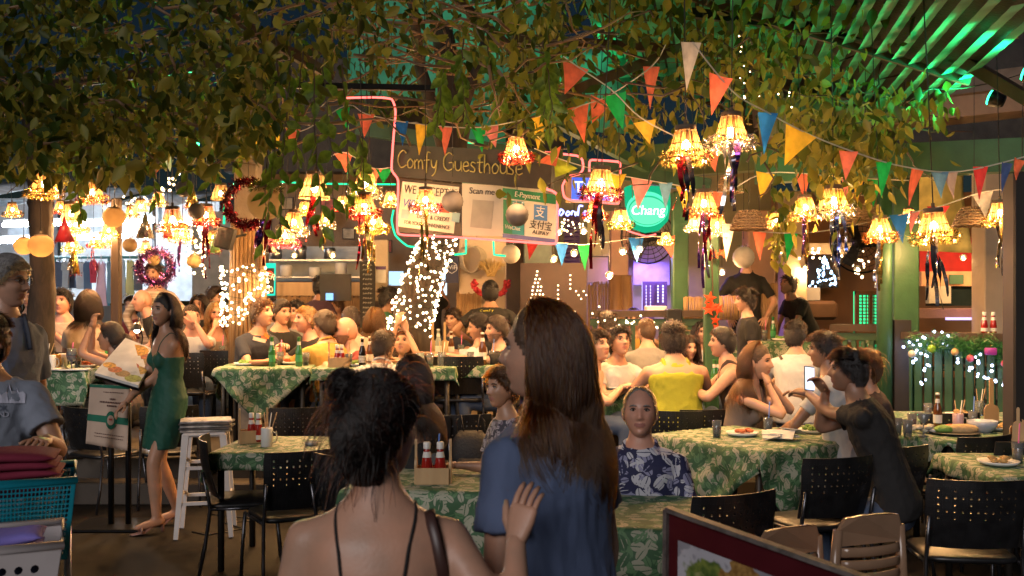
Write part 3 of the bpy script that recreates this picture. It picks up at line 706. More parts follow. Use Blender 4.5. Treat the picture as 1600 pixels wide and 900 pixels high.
for i, x in enumerate((432, 447, 470, 492, 515, 533)):
 b=MB();b.lathe([(.05, 0), (.075, .01), (.08, .10+.03*(i%3)), (.07, .12+.03*(i%3))], 14);o=b.build('cooking_pot', (STEEL, WHITEP)[i%2], None, True);o.location=W(x, 432 if i%2 else 405, 13.0 if i%2 else 13.25)
 tag(o, ['round steel pot on the lower kitchen shelf, leftmost', 'white bowl stack above on the upper shelf, leftmost', 'steel pot on the kitchen shelf beside the hanging plant', 'white bowl stack in the middle of the kitchen shelf', 'steel pot right of the middle bowl stack', 'white bowl stack at the right end of the kitchen shelf'][i], 'pot', 'pots on the kitchen shelves')
post(388, 150, 560, 9.6, .22, mat('grey_post', (.20, .16, .12), .8, var=.25, scale=5, bump=.4), 'timber_post', 'grey timber post rising above the fairy lit bamboo wrap')
post(182, 310, 560, 9.6, .085, WOODD, 'timber_post', 'dark timber post covered in small stickers by the market')
post(1062, 300, 560, 10.9, .17, GREEN, 'timber_post', 'green post beside the violet lit room')
post(1111, 300, 640, 9.4, .13, GREEN, 'timber_post', 'slim green post with red maple leaves')
post(1382, 235, 660, 9.9, .15, GREEN, 'timber_post', 'round green column beside the green lattice screen', rnd=True)
post(1409, 235, 660, 10.2, .26, GREEN, 'timber_post', 'square green column standing at the end of the balustrade')
post(1594, 270, 700, 6.9, .17, mat('dark_post', (.018, .014, .011), .6), 'timber_post', 'dark post at the edge of the garlanded balustrade')
post(1551, 250, 560, 12.2, .36, CREAM, 'column', 'cream column behind the balustrade with a small red rosette', 'column')
post(1238, 300, 560, 13.0, .30, CREAM, 'column', 'cream column in front of the room with the blue tree', 'column')
post(755, 300, 640, 11.9, .55, CREAM, 'column', 'wide cream pillar with coiled cable under the green neon', 'column')
post(840, 330, 640, 12.6, .35, mat('mint_plaster', (.42, .47, .36), .8), 'column', 'pale mint pillar right of the straw headdress', 'column')
post(967, 330, 640, 12.5, .22, PINK, 'column', 'pink brown column left of the violet room', 'column')
post(1185, 330, 640, 12.6, .34, PINK, 'column', 'pink column behind the waiter in black', 'column')
def beamo(p0, p1, w, h, m, label, name='roof_beam', group=None):
 a=Vector(p0);b=Vector(p1);o=MB();o.beam(a-a, b-a, w, h);ob=o.build(name, m);ob.location=a;return tag(ob, label, 'beam', group)
beamo(W(1180, 262, 10.05), W(1700, 238, 9.6), .2, .32, GREEN, 'wide green beam over the balustrade and green columns')
beamo(W(560, 200, 11.5), W(1110, 292, 10.5), .14, .16, GREEND, 'long dark green beam running behind the tin sign')
beamo(W(870, 190, 9.6), W(1010, 262, 10.6), .08, .10, GREEND, 'thin green brace above the round green sign')
beamo(W(1000, 255, 11), W(1400, 225, 10.4), .2, .36, mat('olive_beam', (.07, .09, .035), .7), 'broad olive fascia above the round lit green sign')
beamo(W(1080, 20, 8.6), W(1520, 78, 8.2), .07, .08, BLACKM, 'dark steel pole crossing below the green roof', 'steel_pole')
beamo(W(1455, 65, 8.3), W(1640, 175, 7.2), .08, .09, WOODD, 'dark slanting strut under the green roof')
beamo(W(380, 132, 8.4), W(680, 138, 8.6), .05, .05, BLACKM, 'dark pole carrying the red neon bracket', 'steel_pole')
beamo(W(1180, 45, 9.4), W(1480, 5, 9.0), .10, .10, WOODD, 'dark rafter in front of the green roof', 'rafter')
for i, (x0, y0, x1, y1, D)in enumerate(((100, -120, 520, 120, 7.5), (650, -60, 900, 170, 9.5), (800, 60, 1250, 90, 9.0), (850, 160, 1100, 60, 8.4), (-50, 150, 500, 80, 8.5))):
 beamo(W(x0, y0, D-.5), W(x1, y1, D+.8), .06, .08, WOODD, ['dark pergola pole crossing the leaves at upper left', 'dark pergola pole sloping above the guesthouse sign', 'dark pergola pole level above the pennants', 'dark pergola pole rising to the right behind the pennants', 'dark pergola pole low under the left leaves'][i], 'pergola_pole', 'pergola poles')
for i, (x0, y0, x1, y1, D)in enumerate(((1190, 205, 1640, 158, 10.2), (1180, 180, 1640, 120, 10.8))):
 a, b=W(x0, y0, D), W(x1, y1, D-.4);o=MB();o.beam(a-a, b-a, .5, .20);ob=o.build('eave_board', EAVE);ob.location=a
 tag(ob, ['lower brown eave board under the green roof', 'upper brown eave board under the green roof'][i], 'eave')
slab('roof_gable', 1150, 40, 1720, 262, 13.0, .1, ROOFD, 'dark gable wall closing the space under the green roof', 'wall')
GR=thin('green_roof_sheet', (.03, .30, .17), (.05, .38, .22), .3, .5, scale=3, var=.3)
rt=empty('corrugated_roof', W(1385, 240, 12.2), label='corrugated roof glowing green at the upper right', cat='roof')
E0=W(1372, 246, 12.6);E1=W(1640, 26, 6.2);E1.z=E0.z;ed=(E1-E0);en=ed.normalized();up_=Vector((-en.y, en.x, 0));up_=-up_ if up_.x>0 else up_
sv=(up_*.13+Vector((0, 0, .048)));sdir=sv.normalized()
me=MB();vs=[];fs=[];m_=120
for i in range(m_+1):
 t=i/m_;bumpz=.0015*math.cos(2*math.pi*i/4)
 for q in(0., .098):vs.append(ed*t+sdir*q+Vector((0, 0, bumpz-.05*(q>0))))
me.add(vs, [(2*i, 2*i+1, 2*i+3, 2*i+2)for i in range(m_)]);me=me.mesh('roof_sheet', GR, True)
for k_ in range(26):inst('roof_sheet', me, rt, E0-rt.location+sv*k_)
b=MB();q0=E0-rt.location+Vector((0, 0, .07));b.quad(q0, q0+ed, q0+ed+sv*26, q0+sv*26);thicken_later=b.build('roof_deck', ROOFD, rt)
for t in(.02, .35, .7):b=MB();b.beam(E0-rt.location+ed*t-Vector((0, 0, .03)), E0-rt.location+ed*t+sv*26-Vector((0, 0, .03)), .05, .06);b.build('rafter', WOODD, rt)
def lamp(name, kind, loc, energy, c, size=.05, target=None, parent=None, spot=None):
 l=bpy.data.lights.new(name, kind);l.energy=energy;l.color=c
 if kind=='AREA':l.size=size
 else:l.shadow_soft_size=size
 if kind=='SPOT' and spot:l.spot_size=R(spot);l.spot_blend=.6
 o=bpy.data.objects.new(name, l);link(o, parent);o.location=Vector(loc)-(parent.location if parent is not None else Vector())
 if target is not None:o.rotation_euler=(Vector(target)-Vector(loc)).to_track_quat('-Z', 'Y').to_euler()
 return o
def flood(px, py, D, tgt, e, c, label, spot=120):
 p=W(px, py, D);r=empty('floodlight', p, label=label, cat='floodlight');b=MB();d=(Vector(tgt)-p).normalized()
 b.tube([-d*.12, -d*.02], [.05, .07], 10);b.build('housing', BLACKM, r, True);g=MB();g.tube([-d*.015, -d*.005], .06, 10);g.build('lens', emis('lens_'+label[:6], c, 6), r)
 lamp('spot', 'SPOT', p+d*.02, e, c, .05, tgt, r, spot)
flood(1545, 152, 8.0, E0+ed*.62+sv*9, 60, (.02, 1, .38), 'green floodlight under the eave shining up at the roof', 115)
flood(1600, 112, 6.9, E0+ed*.8+sv*8, 38, (.02, 1, .38), 'second green floodlight at the right edge under the roof', 110)
flood(905, 205, 11.2, W(880, 60, 11.6), 90, (.02, 1, .45), 'green floodlight behind the pennants shining into the leaves', 100)
flood(303, 222, 10.2, W(330, 120, 9.3), 45, (.05, 1, .3), 'small green floodlight among the left leaves', 140)
TARP=thin('green_tarp', (.05, .34, .22), (.07, .40, .26), .35, .6, scale=2)
for i, (x0, y0, x1, y1, D)in enumerate(((815, 55, 1000, 205, 12.2), (690, 130, 790, 330, 12.6), (950, 20, 1120, 120, 12.0), (540, -60, 860, 150, 13.0))):
 o=MB();n=8;A_=W(x0, y1, D);B_=W(x1, y0, D);vs=[];fs=[];rr=random.Random(i)
 for a in range(n+1):
  for b in range(n+1):vs.append((A_.x+(B_.x-A_.x)*a/n-A_.x, rr.uniform(-.06, .06)+.5*b/n, (B_.z-A_.z)*b/n+rr.uniform(-.03, .03)))
 for a in range(n):
  for b in range(n):q=a*(n+1)+b;fs.append((q, q+n+1, q+n+2, q+1))
 o.add(vs, fs);ob=o.build('green_tarpaulin', TARP, None, True);ob.location=A_
 md=ob.modifiers.new('thickness', 'SOLIDIFY');md.thickness=.004
 tag(ob, ['green lit tarpaulin behind the coral pennants', 'teal tarpaulin strip seen between leaves above the tin sign', 'small green tarpaulin high behind the white pennant', 'broad dim green backdrop sheet added behind the bare limbs'][i], 'tarpaulin')  # the broad dim sheet is an added backdrop covering the sky gap
def balustrade(name, label, pA, pB, zt, zb, n, m, railm, bw=.055, skip=0):
 a=Vector(pA);b=Vector(pB);r=empty(name, a, label=label, cat='balustrade');d=b-a;d.z=0
 o=MB();o.beam((0, 0, zt-a.z), d+Vector((0, 0, zt-a.z)), .16, .07);o.build('top_rail', railm, r)
 o=MB();o.beam((0, 0, zt-.09-a.z), d+Vector((0, 0, zt-.09-a.z)), .06, .07);o.build('under_rail', m, r)
 o=MB();o.beam((0, 0, zb-a.z), d+Vector((0, 0, zb-a.z)), .06, .07);o.build('bottom_rail', m, r)
 me=MB();h=zt-zb-.16;me.box((0, 0, h/2), (bw, .03, h), None, .006);me=me.mesh('baluster', m)
 for i in range(n):
  p=d*((i+.5)/n);inst('baluster', me, r, p+Vector((0, 0, zb+.035-a.z)), (0, 0, math.atan2(d.y, d.x)))
 return r
zt=W(1500, 526, 9.5).z
balustrade('balustrade', 'green slatted balustrade hung with a tinsel garland', (W(1412, 600, 9.9).x, 9.9, .15), (W(1592, 600, 9.2).x, 9.2, .15), zt, .42, 11, GREEN, WOODD, .075)
balustrade('balustrade', 'green balustrade below the green lattice screen', (W(1300, 600, 10.4).x, 10.4, .15), (W(1384, 600, 10.1).x, 10.1, .15), W(1340, 512, 10.3).z, .42, 6, GREEN, WOODD, .05)
balustrade('balustrade', 'dark balustrade with fairy lights before the violet room', (W(922, 600, 10.4).x, 10.4, .36), (W(1100, 600, 10.4).x, 10.4, .15), W(1000, 490, 10.4).z, .6, 12, GREEND, WOODD, .05)
slab('newel_post', 1398, 500, 1424, 700, 9.85, .14, mat('dark_post'), 'black newel post at the end of the garlanded balustrade', 'post')
def lattice(x0, y0, x1, y1, D, nx, nz, glow, fr, label):
 a=W(x0, y1, D);b=W(x1, y0, D);r=empty('lattice_screen', (a.x, D, a.z), label=label, cat='screen');w=b.x-a.x;h=b.z-a.z
 o=MB();o.box((w/2, .05, h/2), (w, .01, h));o.build('panel', glow, r)
 for p, s in(((w/2, 0, .02), (w, .05, .04)), ((w/2, 0, h-.02), (w, .05, .04)), ((.02, -.001, h/2), (.04, .05, h)), ((w-.02, -.001, h/2), (.04, .05, h)), ((w/2, -.001, h/2), (.04, .05, h))):
  o=MB();o.box(p, s);o.build('frame_bar', fr, r)
 ms=MB();ms.box((0, 0, 0), (.012, .012, h-.08));ms=ms.mesh('slat', fr)
 for i in range(1, nx):inst('slat', ms, r, (w*i/nx, .012, h/2))
 ms=MB();ms.box((0, 0, 0), (w-.08, .012, .012));ms=ms.mesh('slat', fr)
 for i in range(1, nz):inst('slat', ms, r, (w/2, .0, h*i/nz))
GG=emis('green_screen_glow', (.04, .75, .25), .9);VG=emis('violet_screen_glow', (.45, .42, 1.0), 2.2)
lattice(1336, 455, 1384, 512, 11.4, 8, 11, GG, WOODM, 'green backlit lattice screen behind the green balustrade')
lattice(1336, 516, 1384, 570, 11.35, 8, 10, emis('green_screen_dim', (.03, .6, .2), .35), WOODM, 'lower green backlit lattice behind the balusters')
lattice(1004, 440, 1022, 500, 13.0, 5, 12, VG, PURPLE, 'violet white backlit lattice shutter, tall one in the violet room')
lattice(1022, 440, 1042, 478, 13.05, 5, 8, VG, PURPLE, 'violet white backlit lattice shutter beside the white flowers')
lamp('violet_strip', 'AREA', W(1005, 395, 12.9), 30, (.35, .22, 1), .5, W(1010, 480, 12.7))
slab('violet_drape', 990, 385, 1046, 445, 13.25, .05, thin('violet_cloth', (.45, .38, .75), None, .4), 'pale violet drape hanging in the violet lit room', 'drape')
slab('white_box', 1012, 478, 1042, 494, 10.9, .3, WHITEP, 'white box on the ledge in front of the violet room', 'box', bev=.01)
slab('black_box', 1042, 483, 1066, 503, 10.3, .2, BLACK, 'black speaker box on the dark balustrade by the green post', 'box', bev=.01)
reeds('bamboo_wainscot', 713, 455, 752, 600, 11.58, BAMBOO, 15, 'bamboo wainscot on the wide cream pillar', 'wainscot')
reeds('bamboo_wainscot', 918, 442, 952, 560, 12.4, BAMBOO, 13, 'bamboo wainscot left of the violet lit room', 'wainscot')
reeds('bamboo_wainscot', 1068, 464, 1100, 500, 10.7, BAMBOO, 13, 'low bamboo panel between the two green posts', 'wainscot')
reeds('bamboo_wainscot', 1118, 462, 1160, 500, 11.5, BAMBOO, 14, 'low bamboo panel behind the boy in black', 'wainscot')
reeds('bamboo_wainscot', 1188, 440, 1216, 560, 11.9, BAMBOO, 10, 'bamboo panel below the pink column', 'wainscot')
for i, x in enumerate((962, 978)):post(x, 430, 560, 12.0, .17, WOODM, 'log_post', ['rough brown log post left of the violet room', 'second rough brown log post left of the violet room'][i], 'log', rnd=True)
slab('yellow_wall_panel', 918, 330, 972, 400, 12.9, .04, mat('pale_yellow', (.62, .56, .25), .8), 'pale yellow wall panel behind the maroon tinsel lantern', 'panel')
slab('cream_wall_panel', 918, 402, 950, 441, 12.9, .04, CREAM, 'cream wall panel above the bamboo wainscot', 'panel')
sh=empty('louvred_shutter', W(895, 412, 12.85), label='purple louvred shutter under the blue neon script', cat='shutter')
o=MB();A_=W(881, 412, 12.85)-sh.location;B_=W(906, 335, 12.85)-sh.location;o.box(((A_.x+B_.x)/2, .03, (A_.z+B_.z)/2), (B_.x-A_.x, .03, B_.z-A_.z));o.build('shutter_panel', PURPLE, sh)
ms=MB();ms.box((0, 0, 0), (B_.x-A_.x-.03, .04, .012), Matrix.Rotation(.5, 3, 'X'));ms=ms.mesh('slat', PURPLE)
for i in range(12):inst('slat', ms, sh, ((A_.x+B_.x)/2, 0, B_.z*(i+.5)/12))
slab('red_awning', 1437, 372, 1542, 425, 13.5, .3, mat('red_fabric', (.42, .02, .02), .8), 'red awning cloth above the orange wall of the room', 'awning')
slab('dark_window', 1449, 445, 1538, 478, 13.4, .06, mat('dark_glass', (.02, .035, .04), .15), 'dark window with bottles reflected behind the balustrade', 'window')
slab('white_cabinet', 1452, 447, 1486, 474, 13.2, .12, mat('cabinet_grey', (.5, .5, .44), .5), 'pale two door cabinet inside the dark window', 'cabinet')
slab('pink_counter', 1430, 482, 1600, 497, 12.6, .4, PINK, 'pink counter edge under the dark window', 'counter')
slab('orange_fascia', 1440, 424, 1560, 447, 13.3, .1, mat('peach_wall', (.62, .36, .22), .8), 'peach board with a small green notice', 'panel')
slab('green_notice', 1484, 429, 1506, 444, 13.25, .02, mat('notice_green', (.04, .14, .08), .6), 'small dark green notice on the peach board', 'notice')
slab('violet_light_strip', 1480, 496, 1592, 500, 12.4, .05, emis('violet_tube', (.5, .42, 1), 1.2), 'violet light strip along the far counter', 'light strip')
slab('white_counter', 1240, 449, 1282, 470, 13.6, .4, WHITEP, 'white box counter beside the blue fairy light tree', 'counter', bev=.01)
slab('brown_sofa', 1240, 470, 1310, 500, 13.0, .6, mat('brown_leather', (.09, .045, .025), .5), 'low brown bench below the white counter', 'bench', bev=.04)
slab('dark_recess', 1262, 400, 1310, 450, 14.6, .05, BLACK, 'black window behind the blue fairy light tree', 'window')
slab('cream_wall_board', 1205, 380, 1330, 397, 13.2, .1, CREAM, 'cream lintel over the garland of warm bulbs', 'lintel')
def board(x0, y0, x1, y1, D, m, name, label, cat, th=.03):return slab(name, x0, y0, x1, y1, D, th, m, label, cat)
CHALK=mat('chalkboard', (.02, .018, .017), .8)
cb=board(562, 408, 586, 512, 11.6, CHALK, 'chalkboard_menu', 'tall narrow black chalkboard menu beside the lit trunk', 'chalkboard')
b=MB();rr=random.Random(5);cw=.9*24/F*11.6
for r_ in range(13):
 z=.06+r_*.055;x=-.05
 for q in range(4):b.tube([(x+q*.028, -.018, z), (x+q*.028+.006, -.018, z+.02), (x+q*.028+.014, -.018, z+rr.uniform(0, .02)), (x+q*.028+.02, -.018, z+rr.uniform(.0, .02))], .0022, 4)
b.build('chalk_scribble', mat('chalk', (.6, .58, .52), .9), cb)
board(587, 416, 603, 442, 11.7, mat('poster_paper', (.55, .52, .48), .7), 'poster', 'small white poster with violet header on the pillar', 'poster', .01)
slab('poster_header', 587, 416, 603, 421, 11.69, .008, PURPLE, 'violet header strip across the small white poster', 'poster')
board(582, 375, 606, 470, 11.9, CREAM, 'pillar_board', 'cream board behind the small white poster', 'board', .1)
SCR=emis('screen_blue', (.35, .55, .75), 1.0)
board(607, 424, 630, 446, 12.2, SCR, 'monitor', 'blue lit monitor left of the leaning lit trunk', 'monitor')
board(681, 407, 698, 461, 12.2, emis('screen_pale', (.45, .62, .75), 1.3), 'monitor', 'tall pale blue screen touched by a waiter', 'monitor')
board(500, 428, 548, 470, 11.4, BLACK, 'till_monitor', 'black till terminal beside the chalkboard menu', 'till', .06)
board(509, 458, 520, 469, 11.3, emis('till_screen', (.2, .4, .8), 1.2), 'till_screen', 'small blue screen at the foot of the till', 'screen', .03)
wf=board(696, 400, 716, 442, 11.5, mat('navy_board', (.02, .025, .07), .6), 'wifi_sign', 'navy sign reading WiFi hung by the cable coil', 'sign')
db=board(813, 411, 917, 535, 11.2, mat('dark_brown_board', (.045, .025, .022), .7), 'decorated_board', 'dark brown board with fairy light tree and shapes', 'board', .05)
# furniture and table things
def leafprint(name, bg, c1, c2, scale=9, coords='UV', rough=.7, thr=.30):
 if name in _mc:return _mc[name]
 m, t, b=nodes_of(name);L=t.links;N=t.nodes.new
 tc=N('ShaderNodeTexCoord');src=tc.outputs[coords]
 if coords=='Object':
  mp=N('ShaderNodeMapping');mp.inputs['Rotation'].default_value=(R(90), .4, .5);L.new(src, mp.inputs['Vector']);src=mp.outputs[0]
 prev=None
 rgb=N('ShaderNodeRGB');rgb.outputs[0].default_value=(*bg, 1);prev=rgb.outputs[0]
 for k, (sc, ca, cb, asp)in enumerate(((scale, c1, c2, .40), (scale*1.25, c2, c1, .36), (scale*.9, c1, bg, .34))):
  ad=N('ShaderNodeVectorMath');ad.operation='ADD';ad.inputs[1].default_value=(k*3.7, k*1.9, 0);L.new(src, ad.inputs[0])
  v=N('ShaderNodeTexVoronoi');v.voronoi_dimensions='2D' if coords=='UV' else '3D';v.inputs['Scale'].default_value=sc;L.new(ad.outputs[0], v.inputs['Vector'])
  df=N('ShaderNodeVectorMath');df.operation='SUBTRACT';L.new(ad.outputs[0], df.inputs[0]);L.new(v.outputs['Position'], df.inputs[1])
  sp=N('ShaderNodeSeparateColor');L.new(v.outputs['Color'], sp.inputs[0])
  an=N('ShaderNodeMath');an.operation='MULTIPLY';an.inputs[1].default_value=6.28;L.new(sp.outputs[0], an.inputs[0])
  ro=N('ShaderNodeVectorRotate');ro.rotation_type='Z_AXIS';L.new(df.outputs[0], ro.inputs['Vector']);L.new(an.outputs[0], ro.inputs['Angle'])
  ml=N('ShaderNodeVectorMath');ml.operation='MULTIPLY';ml.inputs[1].default_value=(sc*1.0, sc/asp*.62, 0 if coords=='UV' else sc*.8);L.new(ro.outputs[0], ml.inputs[0])
  ln=N('ShaderNodeVectorMath');ln.operation='LENGTH';L.new(ml.outputs[0], ln.inputs[0])
  ins=N('ShaderNodeMath');ins.operation='LESS_THAN';ins.inputs[1].default_value=.50;L.new(ln.outputs['Value'], ins.inputs[0])
  sx=N('ShaderNodeSeparateXYZ');L.new(ml.outputs[0], sx.inputs[0]);ab=N('ShaderNodeMath');ab.operation='ABSOLUTE';L.new(sx.outputs[1], ab.inputs[0])
  rib=N('ShaderNodeMath');rib.operation='GREATER_THAN';rib.inputs[1].default_value=.05;L.new(ab.outputs[0], rib.inputs[0])
  im=N('ShaderNodeMath');im.operation='MULTIPLY';L.new(ins.outputs[0], im.inputs[0]);L.new(rib.outputs[0], im.inputs[1])
  mixc=N('ShaderNodeMix');mixc.data_type='RGBA';gt=N('ShaderNodeMath');gt.operation='GREATER_THAN';gt.inputs[1].default_value=.45;L.new(sp.outputs[1], gt.inputs[0]);L.new(gt.outputs[0], mixc.inputs[0])
  mixc.inputs[6].default_value=(*ca, 1);mixc.inputs[7].default_value=(*cb, 1)
  mm=N('ShaderNodeMix');mm.data_type='RGBA';L.new(im.outputs[0], mm.inputs[0]);L.new(prev, mm.inputs[6]);L.new(mixc.outputs[2], mm.inputs[7]);prev=mm.outputs[2]
 L.new(prev, b.inputs['Base Color']);b.inputs['Roughness'].default_value=rough
 nz=N('ShaderNodeTexNoise');nz.inputs['Scale'].default_value=9;L.new(tc.outputs['Object'], nz.inputs[0]);bp=N('ShaderNodeBump');bp.inputs['Strength'].default_value=.25;bp.inputs['Distance'].default_value=.03;L.new(nz.outputs['Fac'], bp.inputs['Height']);L.new(bp.outputs[0], b.inputs['Normal'])
 _mc[name]=m;return m
CLOTH=leafprint('tablecloth_leaf_print', (.04, .105, .045), (.33, .33, .24), (.10, .20, .09), 16)
def holed(mb, nx, nz, fn, hx=.5, hz=.5, mask=None, oct_=True):
 ang=[math.pi/4*i for i in range(8)];sq=[(1, 0), (1, 1), (0, 1), (-1, 1), (-1, 0), (-1, -1), (0, -1), (1, -1)]
 for i in range(nx):
  for j in range(nz):
   cu, cv=(i+.5)/nx, (j+.5)/nz;du, dv=.5/nx, .5/nz
   if mask and not mask(i, j):
    mb.quad(fn(cu-du, cv-dv), fn(cu+du, cv-dv), fn(cu+du, cv+dv), fn(cu-du, cv+dv));continue
   o=[fn(cu+a*du, cv+b*dv)for a, b in sq]
   q=1.0 if oct_ else 1.3
   n=[fn(cu+max(-1, min(1, q*math.cos(a)))*hx*du, cv+max(-1, min(1, q*math.sin(a)))*hz*dv)for a in ang]
   mb.add(o+n, [(k, (k+1)%8, 8+(k+1)%8, 8+k)for k in range(8)])
def thicken(o, t, off=0):
 m=o.modifiers.new('thickness', 'SOLIDIFY');m.thickness=t;m.offset=off;return o
# black perforated chair, faces +y
CHROME=mat('chair_tube', (.10, .10, .11), .28, metal=.9)
CHB=mat('chair_plastic', (.010, .010, .011), .36, var=.3, scale=15)
def make_chair():
 r=empty('chair')
 def bf(u, v):
  w=.215+.02*v-.05*max(0, v-.8);x=(u*2-1)*w;z=.50+.34*v
  return Vector((x, -.20-.07*v+.05*(x/.22)**2-.02*math.sin(v*3), z))
 b=MB();holed(b, 13, 10, bf, .24, .34, lambda i, j:4<=j<=8 and 0<i<12 and(j%2 or i%2), False)
 o=b.build('backrest', CHB, r);thicken(o, .010)
 b=MB();rings=[]
 for z, e in((.425, .92), (.435, 1), (.450, 1), (.458, .95)):rings.append(ring(Vector((0, .0, z)), Vector((1, 0, 0)), Vector((0, 1, 0)), .225*e, .215*e, 24, 5))
 b.loft(rings);b.build('seat', CHB, r, True)
 for s in(-1, 1):
  b=MB();b.tube([(s*.225, .19, .43), (s*.235, .215, .20), (s*.24, .23, 0.005)], .011, 8);b.build('leg', CHROME, r, True)
  b=MB();b.tube([(s*.222, -.245, .66), (s*.222, -.21, .50), (s*.225, -.20, .43), (s*.235, -.23, .2), (s*.24, -.27, .005)], .011, 8);b.build('leg', CHROME, r, True)
  b=MB();b.tube([(s*.225, .19, .425), (s*.225, -.20, .43)], .010, 8);b.build('side_rail', CHROME, r, True)
 return r
chair0=make_chair();_cu=[False]
def chair(px, py, D, face, label, floor=None, tilt=0, sc=1.0):
 top=W(px, py, D);rz=R(face);fz=floor_z(top.x, D)if floor is None else floor
 off=Matrix.Rotation(rz, 3, 'Z')@Vector((0, -.27, 0))*sc
 r=copy_tree(chair0);r.location=(top.x-off.x, D-off.y, fz);r.rotation_euler=(R(tilt), 0, rz);r.scale=(sc, )*3
 return tag(r, label, 'chair', 'black perforated chairs')
CH=[(312, 672, 6.25, -75, 'empty black perforated chair in front of the white stool'), (1318, 712, 5.45, 18, 'black chair with chrome legs behind the two tan chairs'), (1410, 692, 5.85, 18, 'black chair under the man in black tee with phone'), (1530, 722, 4.75, -6, 'big black chair nearest the camera at lower right'), (1158, 772, 4.42, 24, 'black chair with worn top behind the red framed board'), (1548, 672, 6.3, 22, 'black chair in front of the table of food plates'), (1610, 690, 6.1, 20, 'black chair cut by the picture edge beside the food table'), (1490, 612, 7.6, 2, 'black chair between the food table and the balustrade'), (1052, 644, 7.75, -8, 'black chair directly behind the yellow tank top man'), (1108, 640, 7.85, 10, 'black chair behind the brown haired woman in grey'), (722, 592, 7.5, 8, 'black chair with a black backpack hanging on it'), (466, 575, 8.0, 12, 'black chair in front of the table with green beer bottles'), (128, 518, 9.3, 5, 'black chair of the brown haired woman in cream'), (58, 518, 9.6, 10, 'black chair at the left market tables'), (345, 540, 10.0, 0, 'black chair beside the navy tee man'), (280, 535, 9.6, -10, 'black chair behind the woman in green'), (478, 712, 5.7, 30, 'black chair with pale worn edge left of the bun'), (530, 716, 5.5, -30, 'second black chair half hidden by the bun'), (655, 600, 7.4, 0, 'black chair right of the dark haired seated woman'), (715, 548, 8.9, 0, 'black chair by the woman in white leaning back'), (265, 600, 8.1, 20, 'black chair in the shade behind the menu stand'), (120, 612, 8.0, -30, 'black chair at the drinks table by the teal basket'), (1590, 500, 10.9, 0, 'black chair top seen beyond the balustrade on the deck'), (1502, 508, 10.9, 0, 'black chair top beyond the balustrade in the middle of the deck'), (1278, 492, 10.4, 170, 'black chair facing out beside the green lattice'), (1560, 830, 3.5, 0, 'x')]
for a in CH[:-1]:chair(*a)
for ch in list(chair0.children):bpy.data.objects.remove(ch)
bpy.data.objects.remove(chair0)
# tables with cloths
TLEG=mat('table_leg', (.03, .025, .02), .5, metal=.3)
def table(x, y, w, d, rot, label, clabel, C=1.25, phi=45, z=.75, floor=None, cx=0, cyy=0, D2=None):
 fz=floor_z(x, y)if floor is None else floor
 r=empty('table', (x, y, fz), R(rot), label, 'table', 'cloth covered dining tables')
 b=MB();b.box((0, 0, z-.02), (w, d, .03), None, .006);b.build('table_top', WOODM, r)
 me=MB();me.tube([(0, 0, 0), (0, 0, z-.035)], .022, 8);me=me.mesh('leg', TLEG, True)
 for sx in(-1, 1):
  for sy in(-1, 1):inst('leg', me, r, (sx*(w/2-.06), sy*(d/2-.06), .002))
 n=40;ph=R(phi);vs=[];uv=[];fs=[];rnd=random.Random(int(x*100+y*10));p1, p2=rnd.uniform(0, 6), rnd.uniform(0, 6)
 CW, CD=(C, C)if not D2 else(C, D2)
 for i in range(n+1):
  for j in range(n+1):
   a, c=(i/n-.5)*CW, (j/n-.5)*CD;u=a*math.cos(ph)-c*math.sin(ph)+cx;v=a*math.sin(ph)+c*math.cos(ph)+cyy
   ex, ey=max(abs(u)-w/2, 0), max(abs(v)-d/2, 0);drop=math.hypot(ex, ey);fold=.018*math.sin(14*(u-v)+p1)*min(1, drop/.15)+.012*math.sin(23*(u+v)+p2)*min(1, drop/.2)
   X=math.copysign(min(abs(u), w/2)+.012*(ex>0)+.10*ex*(ey>0)+(fold+.03*drop)*(ex>0), u);Y=math.copysign(min(abs(v), d/2)+.012*(ey>0)+.10*ey*(ex>0)+(fold+.03*drop)*(ey>0), v)
   vs.append((X, Y, z+.003-max(0, drop-.006)+.0015*math.sin(9*u+p1)*math.sin(8*v+p2)+.0015));uv.append((a+x, c+y))
 for i in range(n):
  for j in range(n):q=i*(n+1)+j;fs.append((q, q+n+1, q+n+2, q+1))
 b=MB();b.add(vs, fs);me=b.mesh('tablecloth', CLOTH, True);ul=me.uv_layers.new(name='flat')
 li=np.empty(len(me.loops), np.int32);me.loops.foreach_get('vertex_index', li);ul.data.foreach_set('uv', np.array(uv, np.float32)[li].ravel())
 o=bpy.data.objects.new('tablecloth', me);link(o);o.location=(x, y, fz);o.rotation_euler=(0, 0, R(rot));thicken(o, .002, 1)
 tag(o, clabel, 'tablecloth', 'leaf print tablecloths');return fz+z+.005
T={}
T['front']=table(-1.30, 6.55, 1.15, .75, -3, 'small table in front of the white stool', 'leaf print cloth on the table left of the bun', 1.5, 0, D2=.98)
T['ketchup']=table(-.32, 5.35, .95, .85, -8, 'table between the embracing couple with ketchup caddy', 'leaf print cloth under the ketchup caddy between the couple', 1.3, 0)
T['oldman']=table(.36, 4.55, .90, .80, -10, 'table in front of the old man in floral shirt', 'leaf print cloth at the old man\'s table', 1.22, 0)
T['right']=table(1.62, 6.90, .85, 1.02, 34, 'table whose corner points at the tan chairs', 'leaf print cloth with a big pointed corner hanging down', 1.52, 45-8, cx=.04, cyy=-.05)
T['phone']=table(2.42, 7.22, .80, .80, 30, 'table beside the man in black tee', 'leaf print cloth under the man with the phone', 1.05, 0)
T['food']=table(3.28, 7.20, .90, .80, 14, 'table laden with plates of food at right', 'leaf print cloth under the food plates', 1.25, 40)
T['edge']=table(3.05, 5.75, .85, .85, 0, 'table at the right edge beside the nearest chair', 'leaf print cloth at the right edge of the picture', 1.05, 0)
